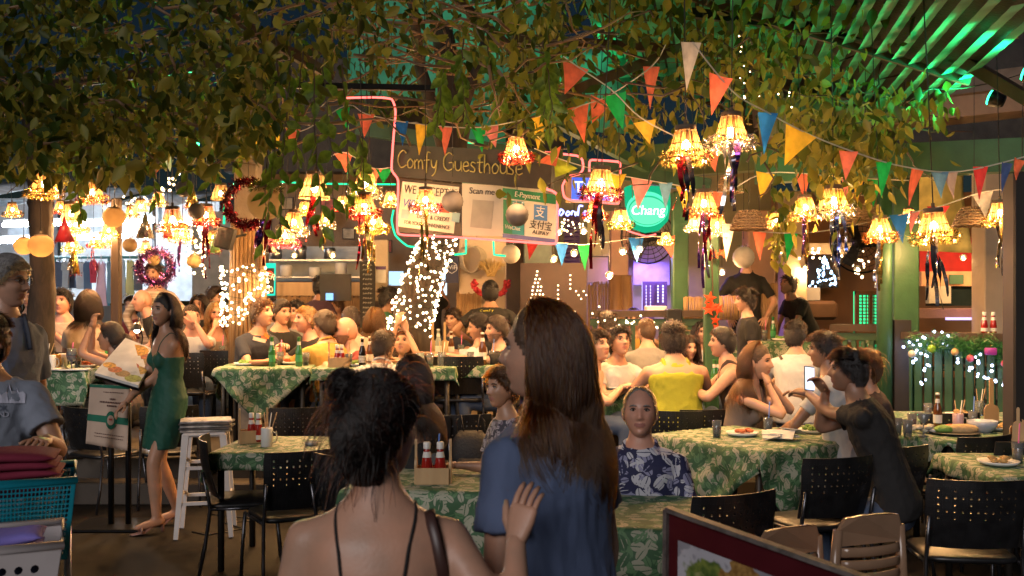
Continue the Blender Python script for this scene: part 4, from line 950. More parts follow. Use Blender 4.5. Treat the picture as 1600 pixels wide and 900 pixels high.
T['rail']=table(3.75, 8.15, 1.3, .6, -6, 'long table along the garlanded balustrade', 'pale leaf print cloth on the table at the balustrade', 1.45, 0, D2=.8)
T['beer']=table(-2.20, 8.98, .80, .62, 4, 'table with two green beer bottles', 'leaf print cloth under the two green beer bottles', 1.12, 42)
T['bald']=table(-1.42, 8.92, .60, .58, 0, 'table in front of the bald man in maroon', 'leaf print cloth in front of the bald man', .80, 0)
T['mid']=table(-.82, 8.98, .62, .62, 0, 'table between the white shirt man and backpack chair', 'leaf print cloth left of the backpack chair', .85, 0)
T['mid2']=table(-.24, 9.25, .62, .62, 0, 'table with a brown beer bottle behind the backpack chair', 'leaf print cloth under the brown beer bottle', .84, 0)
T['far']=table(-.75, 10.6, 1.0, .7, 0, 'far table with green bottles and wooden paddles', 'leaf print cloth under the green bottles and paddles', 1.2, 0)
T['yellow']=table(.95, 9.15, 1.1, .8, 0, 'table of the group around the yellow tank top', 'leaf print cloth before the man with glasses', 1.3, 0)
T['left']=table(-4.15, 8.75, 1.1, .75, 0, 'table with drinks beside the teal basket', 'leaf print cloth under the jars and red drink', 1.35, 0)
T['left2']=table(-4.35, 10.2, .8, .7, 0, 'table of the man taking a photo', 'leaf print cloth hanging before the man photographing', 1.2, 45)
T['left3']=table(-3.30, 10.6, .8, .7, 10, 'table behind the woman in green with iced drink', 'leaf print cloth behind the woman in green', 1.15, 0)
T['deck']=table(2.75, 11.2, 1.0, .7, 0, 'far table behind the boy in black', 'pale cloth on the far table behind the boy', 1.2, 0)
T['deck2']=table(5.1, 11.5, 2.2, .7, 0, 'long deck table beyond the balustrade', 'floral cloth on the deck table beyond the balustrade', 2.3, 0, D2=.8)
# bottles and small things
GLG=mat('glass_green', (.03, .16, .04), .08, var=.1, spec=.8);GLB=mat('glass_brown', (.10, .035, .01), .08, var=.1, spec=.8);KET=mat('ketchup', (.28, .012, .008), .12, var=.1, spec=.7)
LBL=mat('label_paper', (.62, .60, .55), .6, var=.05);CAPW=mat('cap_white', (.7, .68, .64), .4)
GLC=mat('glass_clear', (.75, .78, .78), .06, var=.02, trans=.85, spec=.6)
def at(px, D, z):p=W(px, HY, D);return Vector((p.x, D, z))
def bottle(px, D, z, kind, label, sc=1.0):
 r=empty('bottle', at(px, D, z), label=label, cat='bottle', group='bottles on the tables');r.scale=(sc, )*3
 if kind=='ketchup':
  b=MB();b.lathe([(.026, 0), (.029, .006), (.029, .06), (.024, .10), (.015, .145), (.014, .165)], 14);b.build('glass_body', KET, r, True)
  b=MB();b.lathe([(.0297, .015), (.0297, .045)], 14, cap=False);b.build('paper_label', LBL, r, True)
  b=MB();b.lathe([(.017, .155), (.0175, .158), (.0175, .185), (.015, .188)], 14);b.build('cap', CAPW, r, True)
  b=MB();b.lathe([(.0215, .115), (.0168, .142)], 14, cap=False);b.build('neck_label', LBL, r, True)
 else:
  g={'green':GLG, 'brown':GLB, 'dark':mat('glass_dark', (.015, .01, .008), .1), 'clear':mat('water_bottle', (.55, .62, .58), .1, trans=.5)}[kind]
  b=MB();b.lathe([(.028, 0), (.031, .008), (.031, .135), (.026, .160), (.0145, .195), (.0135, .245), (.0145, .247), (.0145, .258)], 14);b.build('glass_body', g, r, True)
  b=MB();b.lathe([(.0317, .045), (.0317, .105)], 14, cap=False);b.build('paper_label', LBL if kind!='green' else mat('label_green', (.05, .3, .1), .6), r, True)
  b=MB();b.lathe([(.0175, .192), (.0150, .222)], 14, cap=False);b.build('neck_label', LBL, r, True)
  b=MB();b.lathe([(.0155, .250), (.0158, .262), (.012, .265)], 12);b.build('cap', CAPW if kind!='green' else GLG, r, True)
 return r
def paddle(mb, x, y, z, h=.24):
 pts=[(-.035, 0), (-.036, .10), (-.028, .125), (-.010, .14), (-.010, h-.01), (-.005, h), (.005, h), (.010, h-.01), (.010, .14), (.028, .125), (.036, .10), (.035, 0)]
 n=len(pts);vs=[(x+a, y-.006, z+c)for a, c in pts]+[(x+a, y+.006, z+c)for a, c in pts]
 fs=[tuple(range(n)), tuple(range(2*n-1, n-1, -1))]+[(i, i+n, (i+1)%n+n, (i+1)%n)for i in range(n)];mb.add(vs, fs)
def caddy(px, D, z, rz, label, paddles=True):
 r=empty('condiment_caddy', at(px, D, z), R(rz), label, 'caddy', 'wooden condiment caddies');b=MB()
 b.box((0, 0, .006), (.17, .10, .010));b.build('caddy_base', WOODL, r)
 for y in(-.05, .05):b=MB();b.box((0, y, .045), (.17, .008, .085), None, .002);b.build('caddy_board', WOODL, r)
 for x in(-.089, .089):b=MB();paddle(b, 0, 0, 0, .23);o=b.build('caddy_handle', WOODL, r);o.location=(x, 0, 0);o.rotation_euler=(0, 0, R(90))
 return r
def mug(px, D, z, label, c=None, straws=True, h=.12):
 r=empty('drinking_jar', at(px, D, z), label=label, cat='jar', group='jars and glasses on the tables');b=MB()
 b.lathe([(.034, 0), (.038, .006), (.038, h), (.034, h+.004), (.034, h-.004), (.034, .01)], 16);b.build('jar_body', GLC if c is None else c, r, True)
 b=MB();b.tube([(.036, 0, h*.8), (.062, 0, h*.75), (.066, 0, h*.45), (.055, 0, h*.25), (.036, 0, h*.2)], .006, 6);b.build('handle', GLC, r, True)
 if straws:
  for i, (dx, m)in enumerate(((.03, WHITEP), (-.02, WOODL), (.06, WOODL))[:2+int(straws)]):b=MB();b.tube([(0, 0, .01), (dx, .01*i, h+.10)], .0035, 6);b.build('straw', m, r, True)
 return r
def glass(px, D, z, label, liquid=None, straw=None, kind='tumbler'):
 r=empty('drinking_glass', at(px, D, z), label=label, cat='glass', group='jars and glasses on the tables');b=MB()
 if kind=='martini':b.lathe([(.04, 0), (.04, .003), (.005, .008), (.005, .085), (.06, .16), (.058, .16), (.004, .09)], 18)
 elif kind=='goblet':b.lathe([(.035, 0), (.033, .004), (.006, .012), (.006, .06), (.035, .075), (.045, .12), (.038, .18), (.035, .178), (.041, .12)], 18)
 else:b.lathe([(.026, 0), (.034, .12), (.032, .12), (.024, .006)], 16)
 b.build('glass_body', GLC, r, True)
 if liquid:
  b=MB();b.lathe([(.024, .008), (.030, .085)]if kind!='goblet' else[(.008, .072), (.033, .080), (.040, .125)], 16);b.build('drink', liquid, r, True)
 if straw:b=MB();b.tube([(0, 0, .02), (.012, 0, .23)], .004, 6);b.build('straw', straw, r, True)
 return r
TK=T['ketchup'];TF=T['front']
caddy(677, 5.15, TK, 0, 'wooden caddy with two ketchup bottles between the couple')
bottle(667, 5.15, TK+.012, 'ketchup', 'left ketchup bottle in the caddy between the couple', 1.08);bottle(688, 5.15, TK+.012, 'ketchup', 'right ketchup bottle in the caddy between the couple', 1.08)
glass(683, 5.36, TK, 'glass with a blue straw behind the ketchup caddy', None, mat('straw_blue', (.12, .25, .7), .4))
caddy(396, 6.62, TF, 20, 'wooden caddy with ketchup on the table by the white stool')
bottle(393, 6.62, TF+.012, 'ketchup', 'ketchup bottle in the caddy by the white stool');bottle(404, 6.60, TF+.012, 'ketchup', 'second ketchup bottle in the caddy by the white stool')
mug(417, 6.45, TF, 'white filled jar with straws on the table by the stool', WHITEP, 1)
b=MB();b.lathe([(.03, 0), (.045, .008), (.048, .025), (.042, .026), (.036, .010)], 16);o=b.build('ashtray', mat('grey_glass', (.25, .27, .27), .2), None, True);o.location=at(487, 6.5, TF);tag(o, 'small round glass ashtray on the table left of the bun', 'ashtray')
TB=T['beer']
bottle(425, 8.85, TB, 'green', 'left green beer bottle on the table of the navy tee man');bottle(467, 8.85, TB, 'green', 'right green beer bottle by the blond man in black')
b=MB();b.lathe([(.06, 0), (.10, .015), (.11, .045), (.10, .05), (.09, .02)], 20);o=b.build('food_bowl', mat('terracotta', (.40, .17, .09), .6), None, True);o.location=at(408, 8.95, TB);tag(o, 'terracotta bowl beside the left green beer bottle', 'bowl')
TD=T['bald']
bottle(527, 8.75, TD+.012, 'ketchup', 'left ketchup bottle in front of the bald man');bottle(534, 8.75, TD+.012, 'ketchup', 'right ketchup bottle in front of the bald man');caddy(530, 8.75, TD, 5, 'wooden caddy with ketchup before the bald man')
bottle(566, 8.72, TD, 'dark', 'dark beer bottle right of the bald man')
bottle(668, 10.5, T['far'], 'green', 'green bottle on the far table by the lit trunk', 1.15);bottle(685, 10.4, T['far'], 'clear', 'clear water bottle on the far table by the paddles', 1.1)
bottle(754, 9.05, T['mid2'], 'brown', 'brown beer bottle near the long haired man\'s face', 1.12)
for i, x in enumerate((676, 695)):
 b=MB();paddle(b, 0, 0, 0, .30);o=b.build('wooden_paddle', WOODL);o.location=at(x, 10.65, T['far']);o.scale=(1.3, 1, 1.2);tag(o, ['thin wooden paddle on the far table, left one', 'broad wooden paddle on the far table, right one'][i], 'paddle')
mug(657, 8.85, T['mid'], 'glass beer mug on the table right of the white shirt man', None, 0);
for i, x in enumerate((655, 662, 650)):mug(x, 10.5, T['far'], ['tall jar of straws on the far table by the lit trunk', 'second tall jar on the far table by the lit trunk', 'third jar on the far table nearest the lit trunk'][i], (GLC, WHITEP, GLC)[i], 1, .16)
TFD=T['food']
b=MB();b.lathe([(.10, 0), (.17, .012), (.18, .02), (.16, .018)], 26);o=b.build('plate', BLACK, None, True);o.location=at(1490, 7.05, TFD);pl=o;tag(o, 'dark oval plate heaped with wrap and salad', 'plate')
for i, (dx, dy, m, s)in enumerate(((-.07, .0, mat('salad', (.16, .30, .05), .6, bump=.6, bscale=60), (.07, .05, .03)), (.06, 0, mat('tortilla', (.52, .33, .15), .7, bump=.5), (.12, .045, .04)), (-.01, .03, mat('tomato_mix', (.5, .12, .04), .5, bump=.6), (.05, .04, .035)))):
 b=MB();b.ball((dx, dy, .035), s, 14, 10);b.build('food_heap', m, o, True)
b=MB();rr=random.Random(3)
for i in range(26):b.ball((rr.uniform(-.09, .09), rr.uniform(-.05, .05), .02+rr.uniform(0, .03)), (.03, .022, .014), 6, 4)
o=b.build('crumpled_napkins', mat('napkin', (.5, .46, .4), .9), None, True);o.location=at(1440, 7.1, TFD);tag(o, 'crumpled napkins and scraps left of the food plate', 'napkins', kind='stuff')
b=MB();b.lathe([(.06, 0), (.10, .05), (.105, .085), (.098, .085), (.06, .01)], 20);o=b.build('glass_bowl', mat('bowl_blue', (.35, .38, .45), .2), None, True);o.location=at(1535, 7.15, TFD);tag(o, 'greyish bowl right of the heaped plate', 'bowl')
glass(1443, 6.95, TFD, 'tilted martini glass on the food table', None, None, 'martini');glass(1402, 7.0, T['phone'], 'short tumbler beside the man in black tee');glass(1418, 6.9, T['phone'], 'low glass bowl beside the martini glass')
mug(1497, 7.25, TFD, 'jar with pink topping and straw on the food table', mat('jar_pink', (.45, .30, .32), .3), 1)
caddy(1592, 6.75, TFD, 60, 'big wooden caddy at the dark post on the food table')
b=MB();paddle(b, 0, 0, 0, .34);o=b.build('wooden_paddle', WOODL);o.location=at(1549, 7.75, T['rail']);o.scale=(1.6, 1, 1);tag(o, 'bottle shaped wooden board on the balustrade table', 'paddle')
for i, x in enumerate((1538, 1552)):bottle(x, 9.35, zt+.04, 'ketchup', ['left ketchup bottle on the balustrade rail', 'right ketchup bottle on the balustrade rail'][i], 1.05)
b=MB();rr=random.Random(8)
for i in range(9):b.box((rr.uniform(-.08, .08), rr.uniform(-.05, .05), .02+i*.005), (.15, .10, .004), Matrix.Rotation(rr.uniform(-1, 1), 3, 'Z')@Matrix.Rotation(rr.uniform(-.5, .5), 3, 'X'))
o=b.build('paper_wrapper', LBL);o.location=at(1225, 6.75, T['right']);tag(o, 'crumpled food paper in front of the brown haired woman', 'wrapper')
for i, (x, D)in enumerate(((960, 8.95), (985, 8.9), (1005, 9.1), (1040, 9.2))):
 b=MB();b.lathe([(.06, 0), (.10, .012), (.115, .03), (.10, .022)], 18);o=b.build('plate', WHITEP, None, True);o.location=at(x, D, T['yellow']);f=MB();f.ball((0, 0, .03), (.07, .06, .025), 10, 6);f.build('food_heap', mat('noodles', (.45, .28, .10), .7, bump=.8, bscale=70), o, True)
 tag(o, ['white plate of noodles, leftmost before the man with glasses', 'white plate of noodles second from left before the glasses man', 'white plate of noodles behind the old man', 'white plate of noodles beside the yellow tank top'][i], 'plate', 'plates at the group table')
for i, x in enumerate((1116, 1122)):bottle(x, 9.0, T['yellow'], 'green', ['small green bottle, left of a pair near the maple leaf post', 'small green bottle, right of a pair near the maple leaf post'][i])
TL=T['left']
glass(112, 8.5, TL, 'goblet of red drink with a pink straw on the left table', mat('red_drink', (.5, .05, .02), .2), mat('straw_pink', (.75, .15, .35), .4), 'goblet')
mug(72, 8.55, TL, 'mug with a wooden straw on the left table', None, 1);mug(88, 8.6, TL, 'amber jar between the mugs on the left table', mat('amber', (.4, .2, .05), .2), 0);mug(80, 8.45, TL, 'white shaker jar on the left table', WHITEP, 0)
mug(98, 8.7, TL, 'second white shaker on the left table', WHITEP, 0)
glass(347, 10.3, T['left3'], 'iced cola glass on the table behind the green dress', mat('cola', (.10, .02, .01), .1), mat('straw_pink'), 'tumbler');bottle(163, 10.0, T['left2'], 'green', 'lone green bottle by the stickered post')
for i, (x, D)in enumerate(((118, 8.42), (92, 8.43))):
 b=MB();b.box((0, 0, .006), (.24, .17, .012), None, .003);o=b.build('menu_card', LBL);o.location=at(x, D, TL);o.rotation_euler=(0, 0, R(12-20*i));tag(o, ['white menu card at the right end of the drinks table', 'white menu card in the middle of the drinks table edge'][i], 'menu')
def clutter(key, where, xs, D, kinds):
 z=T[key]
 for i, (x, k)in enumerate(zip(xs, kinds)):
  w=['leftmost', 'second', 'third', 'fourth', 'fifth', 'sixth'][i];Dd=D+.09*((i*7)%3-1)
  if k=='g':glass(x, Dd, z, 'clear tumbler, %s of the things %s'%(w, where), (mat('cola', (.10, .02, .01), .1), mat('amber', (.4, .2, .05), .2), None)[i%3], (None, mat('straw_pink', (.75, .15, .35), .4), mat('straw_blue', (.12, .25, .7), .4))[i%3])
  elif k in('green', 'brown', 'dark'):bottle(x, Dd, z, k, k+' bottle, %s of the things %s'%(w, where))
  elif k=='j':mug(x, Dd, z, 'handled jar, %s of the things %s'%(w, where), None, 1)
  elif k=='p':
   b=MB();b.lathe([(.06, 0), (.10, .012), (.115, .03), (.10, .022)], 18);o=b.build('plate', WHITEP, None, True);o.location=at(x, Dd, z);f=MB();rr=random.Random(int(x))
   for q in range(9):f.ball((rr.uniform(-.05, .05), rr.uniform(-.05, .05), .03+rr.uniform(0, .02)), (.025, .02, .012), 7, 5)
   f.build('food_heap', (mat('noodles', (.45, .28, .10), .7), mat('salad', (.16, .30, .05), .6), mat('tomato_mix', (.5, .12, .04), .5))[int(x)%3], o, True);tag(o, 'plate of food, %s of the things %s'%(w, where), 'plate', 'plates on the tables')
clutter('beer', 'beside the green beer bottles', (385, 438, 452, 478), 9.05, 'pgpg');clutter('bald', 'before the bald man', (545, 556, 578), 8.85, ('g', 'p', 'brown'));clutter('mid', 'left of the backpack chair', (640, 672, 690), 8.85, ('p', 'g', 'j'))
clutter('mid2', 'around the brown beer bottle', (735, 744, 770), 9.15, ('g', 'p', 'g'));clutter('yellow', 'at the yellow tank man table', (930, 946, 1028, 1068, 1085), 9.0, ('g', 'brown', 'g', 'j', 'p'));clutter('right', 'on the pointed corner tablecloth', (1120, 1160, 1200), 6.95, ('g', 'p', 'g'))
clutter('phone', 'before the man with the phone', (1270, 1300, 1345), 7.2, ('p', 'g', 'brown'));clutter('food', 'behind the heaped plate', (1425, 1465, 1520, 1560), 7.35, ('g', 'brown', 'g', 'p'));clutter('rail', 'on the balustrade table', (1450, 1500, 1530), 8.1, ('g', 'p', 'j'))
clutter('left', 'at the right end of the drinks table', (122, 134, 60), 8.7, ('g', 'p', 'g'));clutter('left3', 'behind the green dress', (300, 320, 335), 10.5, ('g', 'p', 'brown'));clutter('left2', 'before the photographing man', (85, 110, 125), 10.1, ('g', 'p', 'green'));clutter('edge', 'at the right edge table', (1560, 1590), 5.8, ('p', 'g'))
clutter('deck', 'on the far table behind the boy', (1180, 1195, 1208, 1222), 11.1, ('g', 'g', 'green', 'p'));clutter('far', 'on the far table left of the paddles', (705, 720, 735), 10.55, ('brown', 'g', 'p'))
# signs, neon, lettering
def frame_m(o, xa, ya):
 xa=xa.normalized();za=xa.cross(ya).normalized();ya=za.cross(xa)
 M=Matrix((xa, ya, za)).transposed().to_4x4();M.translation=o;return M
TEXTS=[]
def text(s, parent, o, xa, ya, size, m, name='lettering', ext=.002, align='CENTER', sx=1.0, shear=0):
 cu=bpy.data.curves.new(name, 'FONT');cu.body=s;cu.size=size;cu.extrude=ext;cu.align_x=align;cu.align_y='CENTER';cu.shear=shear;cu.materials.append(m)
 ob=bpy.data.objects.new(name, cu);link(ob, parent);M=frame_m(o, xa, ya)
 if parent is not None:
  P=Matrix.Translation(parent.location)@parent.rotation_euler.to_matrix().to_4x4();M=P.inverted()@M
 ob.matrix_basis=M@Matrix.Diagonal((sx, 1, 1, 1));TEXTS.append(ob);return ob
def qslab(name, cs, th, m, parent=None, world=True):
 P=[W(*c)for c in cs];n=(P[1]-P[0]).cross(P[3]-P[0]).normalized()
 if n.y>0:n=-n
 b=MB();vs=P+[p-n*th for p in P];b.add(vs, [(3, 2, 1, 0), (4, 5, 6, 7), (0, 1, 5, 4), (1, 2, 6, 5), (2, 3, 7, 6), (3, 0, 4, 7)])
 return b.build(name, m, parent, False, True), P, n
def bil(P, u, v):return P[0].lerp(P[1], u).lerp(P[3].lerp(P[2], u), v)
def neon(px, parent, m, r=.011, name='neon_tube', sub=5, smooth=True):
 pts=[W(*p)for p in px];out=[]
 for i in range(len(pts)-1):
  p0, p1, p2, p3=pts[max(i-1, 0)], pts[i], pts[i+1], pts[min(i+2, len(pts)-1)]
  for j in range(sub):
   t=j/sub;lin=p1.lerp(p2, t);cr=.5*((2*p1)+(p2-p0)*t+(2*p0-5*p1+4*p2-p3)*t*t+(3*p1-p0-3*p2+p3)*t**3);out.append(lin.lerp(cr, .55 if smooth else 0))
 out.append(pts[-1]);b=MB();b.tube(out, r, 7);return b.build(name, m, parent, True, True)
NRED=emis('neon_red', (1.0, .12, .10), 1.9);NGRN=emis('neon_green', (.02, .9, .32), 1.1);NBLU=emis('neon_blue', (.25, .30, 1.0), 3.0)
sg=empty('guesthouse_sign', W(735, 270, 9.0), label='dark wooden board reading Comfy Guesthouse outlined in red neon', cat='sign')
o, P, n=qslab('sign_board', [(614, 226, 9.5), (863, 238, 8.5), (860, 297, 8.5), (614, 275, 9.5)], .05, mat('sign_charcoal', (.034, .031, .031), .65, var=.25), sg)
GOLD=mat('gold_lettering', (.42, .38, .13), .6)
GL={'C':(.75, [[(.7, .85), (.45, 1), (.15, .75), (.08, .35), (.3, .02), (.7, .18)]]), 'o':(.55, [[(.3, .55), (.1, .35), (.15, .05), (.4, .08), (.5, .35), (.3, .55)]]), 'm':(.8, [[(.1, .5), (.12, .0)], [(.12, .35), (.28, .52), (.38, .4), (.38, 0)], [(.38, .35), (.55, .52), (.66, .4), (.7, 0)]]), 'f':(.5, [[(.5, .95), (.3, .95), (.25, .5), (.22, -.2)], [(.05, .5), (.45, .55)]]), 'y':(.6, [[(.1, .55), (.15, .2), (.35, .15), (.5, .55)], [(.5, .55), (.4, -.1), (.15, -.35)]]), 'G':(.85, [[(.75, .85), (.45, 1), (.12, .7), (.1, .25), (.35, .02), (.7, .15), (.72, .45), (.45, .45)]]), 'u':(.6, [[(.1, .55), (.12, .15), (.3, .05), (.48, .2), (.5, .55)], [(.5, .55), (.54, .02)]]), 'e':(.55, [[(.1, .3), (.45, .36), (.38, .55), (.15, .48), (.1, .2), (.25, .03), (.5, .12)]]), 's':(.5, [[(.42, .5), (.2, .56), (.12, .4), (.36, .22), (.32, .04), (.05, .06)]]), 't':(.45, [[(.25, .85), (.22, .1), (.4, .03)], [(.05, .55), (.45, .58)]]), 'h':(.6, [[(.15, 1), (.12, 0)], [(.13, .3), (.32, .52), (.46, .38), (.48, 0)]])}
def scribble(txt, parent, o, xa, ya, size, m, r):
 x=0;b=MB()
 for c in txt:
  if c==' ':x+=.35;continue
  w, st=GL[c]
  for s in st:
   P_=[Vector((x+a, b_, 0))for a, b_ in s];out=[]
   for i in range(len(P_)-1):
    p0, p1, p2, p3=P_[max(i-1, 0)], P_[i], P_[i+1], P_[min(i+2, len(P_)-1)]
    for j in range(5):t=j/5;out.append(.5*((2*p1)+(p2-p0)*t+(2*p0-5*p1+4*p2-p3)*t*t+(3*p1-p0-3*p2+p3)*t**3))
   out.append(P_[-1]);b.tube([o+(xa*q.x+ya*q.y)*size for q in out], r, 6)
  x+=w*.93
 return b.build('lettering', m, parent, True, True)
xa=(P[1]-P[0]).normalized();ya=(P[0]-P[3]).normalized()
scribble('Comfy Guesthouse', sg, bil(P, .035, .72)+n*.012, xa, ya, .166, GOLD, .0058)
neon([(540, 153, 9.2), (585, 152, 9.25), (612, 155, 9.3), (618, 175, 9.35), (614, 225, 9.4), (612, 265, 9.4), (622, 282, 9.35), (621, 330, 9.3), (621, 362, 9.3), (630, 367, 9.25), (700, 370, 9.0), (790, 376, 8.75), (862, 381, 8.45), (870, 375, 8.4), (871, 310, 8.4), (866, 300, 8.4), (845, 292, 8.42)], sg, NRED, .010)
cs=empty('card_sign', W(672, 325, 9.2), label='black framed white sign saying cards accepted', cat='sign')
o, P, n=qslab('sign_frame', [(620, 278, 9.42), (722, 288, 9.05), (721, 370, 9.05), (620, 362, 9.42)], .03, mat('frame_brown', (.03, .018, .015), .5), cs)
xa=(P[1]-P[0]).normalized();ya=(P[0]-P[3]).normalized();Wd=(P[1]-P[0]).length;Hd=(P[0]-P[3]).length
f=MB();pc=bil(P, .49, .49)+n*.004;f.box((0, 0, 0), (Wd*.87, Hd*.84, .008), None, .003);ob=f.build('sign_face', mat('sign_cream', (.62, .58, .50), .5, var=.04), cs);ob.matrix_basis=frame_m(pc-cs.location, xa, ya)
INK=mat('ink_dark', (.035, .03, .035), .6);INKB=mat('ink_blue', (.05, .10, .38), .5)
text('WE ACCEPT', cs, bil(P, .47, .20)+n*.011, xa, ya, .112, INK, sx=.82);text('VISA', cs, bil(P, .24, .46)+n*.011, xa, ya, .105, INKB, shear=.2)
text('DEBIT & CREDIT', cs, bil(P, .58, .69)+n*.011, xa, ya, .056, INK, sx=.9);text('FOR YOUR CONVENIENCE', cs, bil(P, .48, .83)+n*.011, xa, ya, .050, INK, sx=.86)
f=MB();f.box((0, 0, 0), (.13, .085, .004));ob=f.build('card_patch', mat('patch_red', (.5, .10, .05), .5), cs);ob.matrix_basis=frame_m(bil(P, .74, .48)+n*.010-cs.location, xa, ya)
for u_, v_ in((.14, .66), (.92, .64)):f=MB();f.box((0, 0, 0), (.085, .085, .003));ob=f.build('sticker', mat('sticker_blue', (.25, .42, .48), .5), cs);ob.matrix_basis=frame_m(bil(P, u_, v_)+n*.010-cs.location, xa, ya)
sc_=empty('scan_sign', W(754, 330, 8.9), label='white paper sign headed Scan me', cat='sign')
o, P, n=qslab('sign_face', [(722, 286, 9.03), (785, 290, 8.83), (785, 369, 8.83), (722, 368, 9.03)], .015, mat('paper_white', (.60, .56, .50), .7, var=.04), sc_)
xa=(P[1]-P[0]).normalized();ya=(P[0]-P[3]).normalized();text('Scan me', sc_, bil(P, .5, .14)+n*.002, xa, ya, .080, INK)
f=MB();f.box((0, 0, 0), (.22, .25, .003));ob=f.build('blank_patch', mat('patch_grey', (.40, .37, .33), .7, var=.1), sc_);ob.matrix_basis=frame_m(bil(P, .5, .58)+n*.001-sc_.location, xa, ya)
es=empty('payment_sign', W(828, 335, 8.7), label='green and white e-payment sign with blue square logo', cat='sign')
o, P, n=qslab('sign_face', [(785, 291, 8.83), (870, 302, 8.46), (868, 381, 8.46), (785, 372, 8.83)], .02, mat('paper_cream', (.62, .58, .52), .6, var=.04), es)
xa=(P[1]-P[0]).normalized();ya=(P[0]-P[3]).normalized()
def patch(u0, v0, u1, v1, m, name, lift=.004):
 q=[bil(P, u0, v0)+n*lift, bil(P, u1, v0)+n*lift, bil(P, u1, v1)+n*lift, bil(P, u0, v1)+n*lift];b=MB();b.add(q+[p-n*lift*.9 for p in q], [(3, 2, 1, 0), (0, 1, 5, 4), (1, 2, 6, 5), (2, 3, 7, 6), (3, 0, 4, 7)]);return b.build(name, m, es, False, True)
SG=mat('sign_green', (.01, .22, .09), .5);SB=mat('sign_blue', (.06, .20, .52), .5)
patch(.01, .03, .99, .22, SG, 'green_band');patch(.02, .25, .42, .90, SG, 'green_panel');patch(.20, .25, .42, .90, mat('sign_teal', (.02, .28, .30), .5), 'teal_panel', .006);patch(.01, .91, .99, .985, mat('sign_violet', (.10, .12, .34), .5), 'violet_band')
patch(.60, .27, .84, .57, SB, 'logo_square');INKW=mat('ink_white', (.75, .73, .68), .5)
text('E-Payment', es, bil(P, .48, .125)+n*.008, xa, ya, .066, INKW);text('支', es, bil(P, .72, .42)+n*.008, xa, ya, .105, INKW);text('支付宝', es, bil(P, .73, .68)+n*.006, xa, ya, .082, INK);text('ALIPAY', es, bil(P, .73, .82)+n*.006, xa, ya, .046, INK, sx=1.2);text('WeChat', es, bil(P, .21, .78)+n*.009, xa, ya, .05, INKW)
patch(.25, -.12, .85, .02, mat('tape_white', (.55, .5, .42), .6), 'tape_strip', .008)
gn=empty('green_neon', W(740, 390, 9.3), label='thin green neon tubes under the payment signs', cat='neon light', group='neon lights')
neon([(728, 373, 9.3), (728, 396, 9.3), (710, 398, 9.3)], gn, NGRN, .009, smooth=False);neon([(771, 376, 9.3), (772, 398, 9.3), (790, 400, 9.3)], gn, NGRN, .009, smooth=False)
gn=empty('green_neon', W(620, 350, 9.6), label='curved green neon tube left of the card sign', cat='neon light', group='neon lights');neon([(615, 328, 9.6), (612, 345, 9.6), (618, 368, 9.6), (636, 384, 9.6), (650, 386, 9.6)], gn, NGRN, .009)
gn=empty('green_neon', W(480, 285, 10.6), label='long level green neon tube behind the hanging vines', cat='neon light', group='neon lights');neon([(418, 283, 10.6), (500, 287, 10.6), (618, 288, 10.6)], gn, NGRN, .009)
gn=empty('green_neon', W(350, 330, 10.4), label='upright green neon tube beside the grey timber post', cat='neon light', group='neon lights');neon([(362, 305, 10.4), (352, 307, 10.4), (350, 350, 10.4)], gn, NGRN, .012)
gn=empty('green_neon', W(690, 218, 10.6), label='short pale green tube above the guesthouse board', cat='neon light', group='neon lights');neon([(680, 216, 10.6), (740, 224, 10.4)], gn, NGRN, .008)
ts_=empty('blue_beer_sign', W(925, 290, 9.3), label='blue sign with white letters inside a curled red neon outline', cat='sign')
neon([(852, 238, 8.8), (900, 243, 9.0), (910, 250, 9.1), (911, 264, 9.1), (905, 272, 9.1), (888, 276, 9.1), (879, 290, 9.1), (882, 308, 9.1), (896, 314, 9.1), (930, 315, 9.1), (966, 318, 9.1), (968, 300, 9.1), (969, 262, 9.1), (966, 253, 9.1), (925, 250, 9.1), (921, 256, 9.1), (921, 270, 9.1)], ts_, NRED, .010)
o, P, n=qslab('sign_face', [(894, 277, 9.25), (964, 279, 9.25), (963, 313, 9.25), (893, 311, 9.25)], .06, mat('sign_cobalt', (.03, .10, .50), .4, emit=(.03, .12, .8), estr=.5), ts_)
text('Tiger', ts_, bil(P, .42, .45)+n*.004, Vector((1, 0, 0)), Vector((0, 0, 1)), .15, emis('white_glow', (.9, .92, 1), 1.3))
o, P, n=qslab('sign_back', [(884, 275, 9.33), (968, 276, 9.33), (967, 316, 9.33), (884, 316, 9.33)], .04, mat('sign_ochre', (.45, .30, .10), .6), ts_)
gs=empty('green_round_sign', W(1012, 325, 9.4), label='glowing green round beer sign below the pennants', cat='sign')
b=MB();hull=[(977, 292), (985, 289), (1040, 291), (1047, 296), (1048, 320), (1044, 345), (1030, 360), (1010, 363), (992, 357), (980, 340)]
c3=[W(x, y, 9.4)for x, y in hull];b.add(c3+[p+Vector((0, .12, 0))for p in c3], [tuple(range(len(c3))), tuple(range(2*len(c3)-1, len(c3)-1, -1))]+[(i, i+len(c3), (i+1)%len(c3)+len(c3), (i+1)%len(c3))for i in range(len(c3))]);b.build('light_box', emis('green_box_glow', (.01, .42, .19), .62), gs, False, True)
def disc(px, py, D, rx, rz, y0, y1, m, name, parent, n_=36):
 c=W(px, py, D);b=MB();b.tube([c+Vector((0, y0, 0)), c+Vector((0, y1, 0))], 1, n_)
 b.v=[(c.x+(v[0]-c.x)*rx, v[1], c.z+(v[2]-c.z)*rz)for v in b.v];return b.build(name, m, parent, True, True)
disc(1011, 327, 9.4, .195, .165, -.02, -.001, emis('green_disc_bright', (.08, .72, .38), .9), 'oval_panel', gs);disc(1011, 329, 9.4, .180, .140, -.03, -.021, emis('green_disc_mid', (.02, .46, .22), .7), 'oval_rim', gs)
